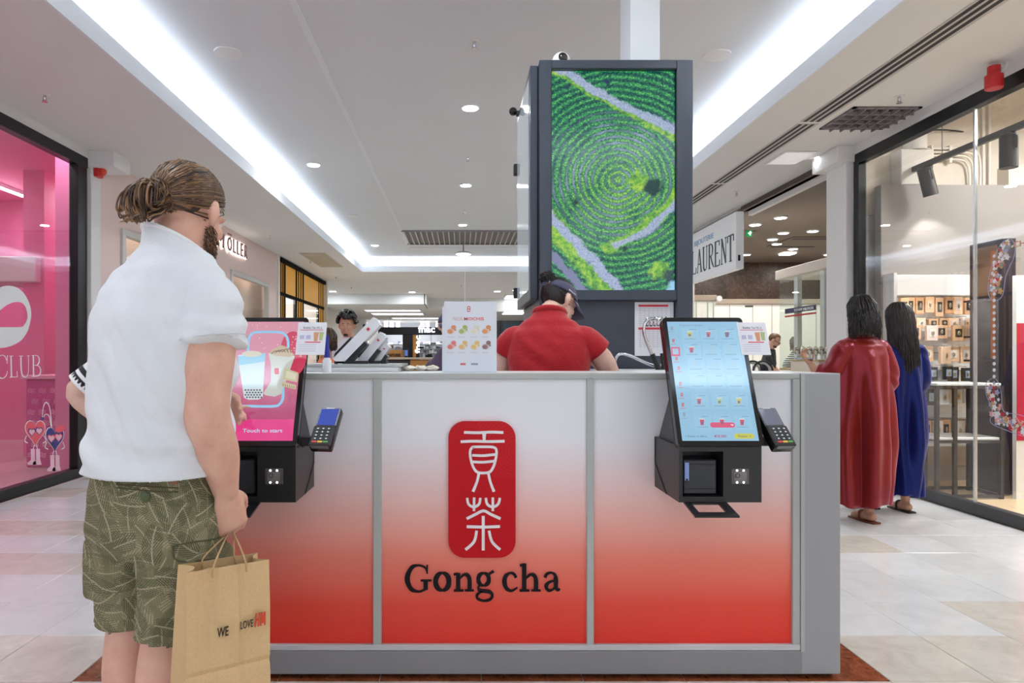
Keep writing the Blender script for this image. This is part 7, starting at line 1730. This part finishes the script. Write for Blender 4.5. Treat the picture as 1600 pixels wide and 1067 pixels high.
# ---- staff member in red
redpolo = cloth('red pique', (172, 10, 26), .7, 7, .85, .25)
pose = {'R': [(.19, 0, 1.385), (.255, .04, 1.25), (.30, .10, 1.16), (.27, .20, 1.21), (.22, .27, 1.25)], 'L': [(-.19, 0, 1.385), (-.235, .03, 1.24), (-.25, .06, 1.13), (-.2, .18, 1.20), (-.14, .26, 1.25)], 'Rn': (0, 0, -1), 'Ln': (0, 0, -1)}
st, Xst, Xsh, tp = person('woman in red polo shirt and slate cap, back turned, working behind the counter', (X_(856, 3.14), 3.14, 0), math.radians(-14), 1.68, redpolo, blackc, skin_b, cap_hair, pose, .007, head_yaw=math.radians(-40), head_pitch=math.radians(-24), lean=.13, headoff=(.035, .06, -.085), wide=1.13)
q = MB(); q.tube([Xst @ Vector((.076*math.cos(a), .008+.069*math.sin(a), 1.472-.016*math.sin(a))) for a in np.linspace(0, 2*math.pi, 28, endpoint=False)], .013, 8, closed=True); q.build('collar', redpolo, tp, True)
q = MB(); 
for zz in (-.006, .0, .006): q.tube([Xst @ Vector((.187*math.cos(a), .142*math.sin(a), 1.0+zz)) for a in np.linspace(0, 2*math.pi, 30, endpoint=False)], .005, 6, closed=True)
q.build('apron_string', M('violet apron string', (80, 62, 110), .8), tp, True)
q = MB(); q.tube(catmull([Xst @ Vector((-.01, -.146, 1.05)), Xst @ Vector((.0, -.15, 1.075)), Xst @ Vector((.02, -.148, 1.07))], 4), .005, 7); q.build('apron_bow', M('magenta bow', (200, 40, 120), .7), tp, True)
for s in (1,):
    q = MB(); q.tube([Xsh @ Vector((.079, -.01, .012)), Xsh @ Vector((.075, .06, .01)), Xsh @ Vector((.06, .092, .006))], .0022, 6); q.build('glasses_arm', M('pale glasses arm', (206, 196, 190), .3), st)
# ---- two women in long gowns
def satin(name, a, b, sheen):
    g = N(name); co = g.obj(); f = g.noise(co, 3, 3); g.base(g.mix(f, srgb(*a), srgb(*b))); g.set(Roughness=.29); g.b.inputs['Specular IOR Level'].default_value = .9
    g.b.inputs['Specular Tint'].default_value = (*srgb(*sheen), 1); g.b.inputs['Sheen Weight'].default_value = .8; g.b.inputs['Sheen Tint'].default_value = (*srgb(*sheen), 1); g.b.inputs['Sheen Roughness'].default_value = .35; g.bump(g.noise(co, 30, 3), .05, .01); return g.m
def gown_woman(label, root, yaw, h, mat, hairf, skin, arm, seed, rows, sandal, holding=False, foot_fwd=(0, .1)):
    k = h/1.65; X = Matrix.Translation(root) @ Rz(yaw) @ Matrix.Scale(k, 4); V = lambda x, y, z: X @ Vector((x, y, z))
    t = thing('person', label, 'person', root, 'women in long gowns')
    b = MB(); Xh = X @ Matrix.Translation((0, .02, 1.53)) @ Rz(-yaw-math.radians(6)) @ Matrix.Rotation(math.radians(-8), 4, 'X'); head_geo(b, Xh, .98)
    limb(b, [V(0, 0, 1.33), V(0, 0, 1.42), V(0, .01, 1.47)], [.07*k, .052*k, .05*k]); trunk(b, [(0, 0, .8, .13, .1), (0, 0, 1.2, .15, .1), (0, 0, 1.36, .1, .07)], X)
    for s in (-1, 1):
        fy = foot_fwd[0 if s < 0 else 1]
        limb(b, [V(s*.08, 0, .82), V(s*.085, fy*.4, .45), V(s*.085, fy-.02, .3), V(s*.085, fy, .085)], [.08*k, .052*k, .05*k, .033*k], 16, 4)
        limb(b, [V(s*.085, fy-.035, .045), V(s*.088, fy+.05, .04), V(s*.092, fy+.14, .024)], [.032*k, .036*k, .028*k], 12, 4)
    for j in arm:
        limb(b, [V(*q) for q in j], [.05*k, .042*k, .038*k, (.026*k, .022*k)], 14, 4); hand_geo(b, V(*j[-1]), V(*j[-1])-V(*j[-2]), V(0, .3, .6)-V(0, 0, 0), k*.9, .7)
    link_mesh('body', remesh(b, .008, 2), skin, t); face_parts(Xh, .98*k, t, hair_bk[0])
    # the gown: one draped surface, folds deepening downwards
    random.seed(seed); phs = [random.uniform(0, 6.28) for _ in range(5)]
    pts = catmull([(r[0], r[1], r[2]) for r in rows], 8); RX = lerp_list([r[3] for r in rows], 8); RY = lerp_list([r[4] for r in rows], 8); rings = []; seg = 96
    ztop, zbot = rows[-1][2], rows[0][2]
    for p, rx, ry in zip(pts, RX, RY):
        d = max(0, min(1, (1.34-p.z)/.75)); rg = []
        for kk in range(seg):
            a = 2*math.pi*kk/seg
            fd = math.sin(5*a+phs[0]+1.1*math.sin(p.z*2.2+phs[1]))*.055+math.sin(9*a+phs[2]+.9*math.sin(p.z*3+phs[3]))*.04+math.sin(3*a+phs[4]+p.z*1.2)*.03
            fd = math.copysign(abs(fd)**.85, fd)*d*2.8+.03*noise.noise(Vector((math.cos(a)*2, math.sin(a)*2, p.z*4+seed)))
            rg.append(X @ Vector((p.x+rx*(1+fd)*math.cos(a), p.y+ry*(1+fd)*math.sin(a), p.z+(.018*math.sin(3*a+phs[2]) if p.z < zbot+.02 else 0))))
        rings.append(rg)
    q = MB(); q.rings(rings, caps=False); me = q.mesh('gown', 'all'); gw = solid(link_mesh('gown', me, mat, t), .004)
    b = MB()
    for j in arm: limb(b, [V(*Vector(j[0]).lerp(Vector((0, 0, 1.3)), .35)), V(*j[0]), V(*j[1]), V(*Vector(j[1]).lerp(Vector(j[2]), .8))], [.07*k, .075*k, .085*k, .09*k], 20, 5, open_end=True)
    me = remesh(b, .009, 3); displace(me, lambda co, n: .008*math.sin((co.x+co.z)*40+4*noise.noise(co*5))*noise.noise(co*4)); link_mesh('sleeve', me, mat, gw)
    for s in (-1, 1):
        fy = foot_fwd[0 if s < 0 else 1]; q = MB(); q.prism([(s*.087+x*k, fy+y*k) for x, y in ((-.034, -.075), (.034, -.075), (.042, .08), (.03, .175), (-.022, .175), (-.04, .08))], .012, X, .0); sn = q.build('sandal', sandal, t)
        q = MB(); q.tube(catmull([V(s*.087-.04, fy+.05, .012), V(s*.087-.025, fy+.06, .07), V(s*.087+.025, fy+.06, .07), V(s*.087+.042, fy+.05, .012)], 4), .008, 6); q.build('strap', sandal, sn, True)
    hairf(Xh, t, k); return t, X
rowsA = [(-.01, .0, .15, .185, .14), (-.005, 0, .35, .195, .15), (0, 0, .6, .205, .16), (0, 0, .85, .21, .165), (0, 0, 1.05, .205, .15), (0, 0, 1.2, .2, .135), (0, 0, 1.29, .19, .115), (0, .0, 1.345, .14, .085), (0, .005, 1.385, .07, .06)]
ra = satin('rust satin', (118, 30, 20), (138, 42, 28), (236, 130, 176)); rb = satin('navy satin', (16, 22, 72), (20, 28, 88), (110, 130, 230))  # pink tint of the rust satin stands in for the pink shop's reflection
rootA = Vector((X_(1346, 4.83), 4.83, 0)); rootB = Vector((X_(1404, 5.16), 5.16, 0))
wa, XA = gown_woman('woman in a long rust red satin gown with black shoulder length hair walking away', rootA, math.radians(14), 1.615, ra, long_hair(hair_bk, .20, 460, .0045, seed=3), skin_c, [[(-.16, 0, 1.27), (-.21, .06, 1.1), (-.235, .15, 1.10), (-.245, .225, 1.17)], [(.17, 0, 1.27), (.2, -.02, 1.05), (.16, .12, .95), (.08, .2, 1.0)]], 5, rowsA, M('tan sandal', (120, 62, 40), .5), True, (.22, .02))
wb, XB = gown_woman('woman in a long navy satin gown with long dark hair beside the shop window', rootB, math.radians(8), 1.59, rb, long_hair([hair_bk[0], hair_bk[1], M('hair black brown', (40, 28, 26), .38, var=.2)], .53, 520, .0045, seed=8, bx=.02), skin_c, [[(-.17, 0, 1.27), (-.2, .03, 1.08), (-.16, .16, 1.0), (-.06, .22, 1.03)], [(.16, 0, 1.27), (.18, .0, 1.06), (.15, .1, .92), (.12, .17, .85)]], 9, [(r[0], r[1], r[2], r[3]*.9, r[4]*.95) for r in rowsA], M('black sandal', (30, 28, 32), .5), False, (.2, .03))
o = MB().box((-.012, -.04, -.004), (.012, .04, .004), XA @ Matrix.Translation((-.26, .27, 1.21)) @ Matrix.Rotation(.7, 4, 'Z') @ Matrix.Scale(1.6, 4), bev=.002).build('phone', M('silver phone', (180, 186, 196), .2)); tag(o, 'silver phone held up by the woman in the rust gown', 'phone')
# ---- companion half hidden by the man
g = N('striped sleeve cotton'); co = g.obj()
XC_ = Vector((-1.03, 2.2, 0))
g.base(srgb(236, 236, 238)); g.set(Roughness=.9)
pose = {'R': [(.165, 0, 1.37), (.19, -.03, 1.22), (.19, .02, 1.13), (.215, .05, 1.15), (.245, .07, 1.165)], 'L': [(-.15, 0, 1.385), (-.215, -.05, 1.31), (-.265, -.075, 1.255), (-.19, .0, 1.15), (-.12, .09, 1.12)], 'Rn': (-.2, 0, -1), 'Ln': (0, 0, -1), 'Rc': .9, 'Ri': .25}
cm, Xc, Xch, tp = person('companion in a white T-shirt with black striped sleeves half hidden behind the man', XC_, math.radians(-20), 1.50, cloth('white jersey', (236, 237, 240), .2), denim, skin_b, hair_cap(hair_br[0]), pose, .008, head_pitch=math.radians(-12))
j0, j1 = Xc @ Vector(pose['L'][0]), Xc @ Vector(pose['L'][1]); dj = (j1-j0).normalized()
q = MB(); e = j0.lerp(j1, .62); slv = MB(); limb(slv, [j0.lerp(j1, .3), e, e+dj*.075], [.053, .054, .058], 24, 4, open_end=True); slv = slv.build('sleeve', cloth('white jersey sleeve', (236, 237, 240), .2), tp, True)
for k_ in (.022, .05):
    q = MB(); a_ = dj.orthogonal().normalized(); b_ = dj.cross(a_); rings = []
    for w_ in (0, .016): rings.append([e+dj*(k_+w_)+(a_*math.cos(x)+b_*math.sin(x))*(.0555+.02*k_) for x in np.linspace(0, 2*math.pi, 24, endpoint=False)])
    q.rings(rings, caps=False); solid(q.build('sleeve_stripe', blackc, slv, 'all'), .002)
# ---- people in the background
pose_c = {'R': [(.18, 0, 1.37), (.23, .02, 1.15), (.2, .15, 1.02), (.1, .25, 1.0)], 'L': [(-.18, 0, 1.37), (-.23, .02, 1.15), (-.2, .15, 1.02), (-.1, .25, 1.0)]}
Yk = 6.4
ym_, *_r = person('young man with curly black hair in a white polo shirt behind the tilted boards', (X_(546, Yk), Yk, 0), math.radians(182), 1.63, cloth('white polo', (228, 230, 234), .2), blackc, skin_c, curly, pose_c, .011, head_yaw=math.radians(-4), head_pitch=math.radians(-2), headoff=(.02, 0, -.03))
q = MB(); q.sphere((0, .07, -.097), (.026, .022, .013), 12, 8, _r[1]); q.build('goatee', hair_bk[0], ym_, True)
g = N('orange patterned cloth'); vo = g.n('TexVoronoi'); g.l(g.obj(), vo.inputs['Vector']); vo.inputs['Scale'].default_value = 38
g.base(g.ramp(vo.outputs['Distance'], [(.25, srgb(228, 90, 70)), (.45, srgb(240, 170, 130)), (.6, srgb(226, 110, 80))])); g.set(Roughness=.8)
person('woman in an orange patterned top behind the pink kiosk flyer', (X_(511, 5.2), 5.2, 0), math.radians(60), 1.40, g.m, denim, skin_c, long_hair([hair_br[0], hair_br[1]], .08, 160, .006, seed=4), pose_c, .012)
person('person in a violet cap and dark top half hidden behind the mochi menu card', (X_(706, 4.4), 4.4, 0), math.radians(150), 1.50, cloth('dusk violet jersey', (78, 68, 92), .3), blackc, skin_b, cap_hair, pose_c, .011, head_yaw=math.radians(40))
pose_l = {'R': [(.18, 0, 1.37), (.22, .08, 1.16), (.18, .24, 1.08), (.08, .36, 1.06)], 'L': [(-.18, 0, 1.37), (-.22, .08, 1.16), (-.18, .24, 1.08), (-.08, .36, 1.06)]}
gm, gX, gXh, _ = person('bearded man with glasses leaning over the jewellery display', (X_(1196, 10.3), 10.3, 0), math.radians(-120), 1.56, cloth('black tee', (30, 32, 40), .2), denim, skin_a, hair_cap(hair_br[3]), pose_l, .013, head_pitch=math.radians(-24), lean=.16)
for s in (-1, 1): q = MB(); q.tube([gXh @ Vector((s*.03+.02*math.cos(a), .098, -.001+.016*math.sin(a))) for a in np.linspace(0, 6.28, 14, endpoint=False)], .003, 5, closed=True); q.tube([gXh @ Vector((s*.05, .095, .0)), gXh @ Vector((s*.079, .0, .006))], .003, 5); q.build('glasses', blk, gm)
q = MB(); q.sphere((0, .045, -.082), (.052, .048, .036), 16, 10, gXh); q.build('beard', hair_br[0], gm, True)
g = N('striped jersey'); s3 = g.sep(g.obj()); g.base(g.mix(g.math('GREATER_THAN', g.math('SINE', g.math('MULTIPLY', s3[2], 190.)), 0.), srgb(226, 224, 220), srgb(50, 60, 62))); g.set(Roughness=.85)
person('woman with grey hair seen through the glass of the jewellery showcase', (X_(1243, 10.9), 10.9, 0), math.radians(-170), 1.50, MATS['striped jersey'], denim, skin_b, long_hair([M('hair grey', (126, 118, 108), .5, var=.2), M('hair ash', (98, 90, 82), .5, var=.2)], .12, 160, .006, seed=5), pose_c, .014, head_yaw=math.radians(20))
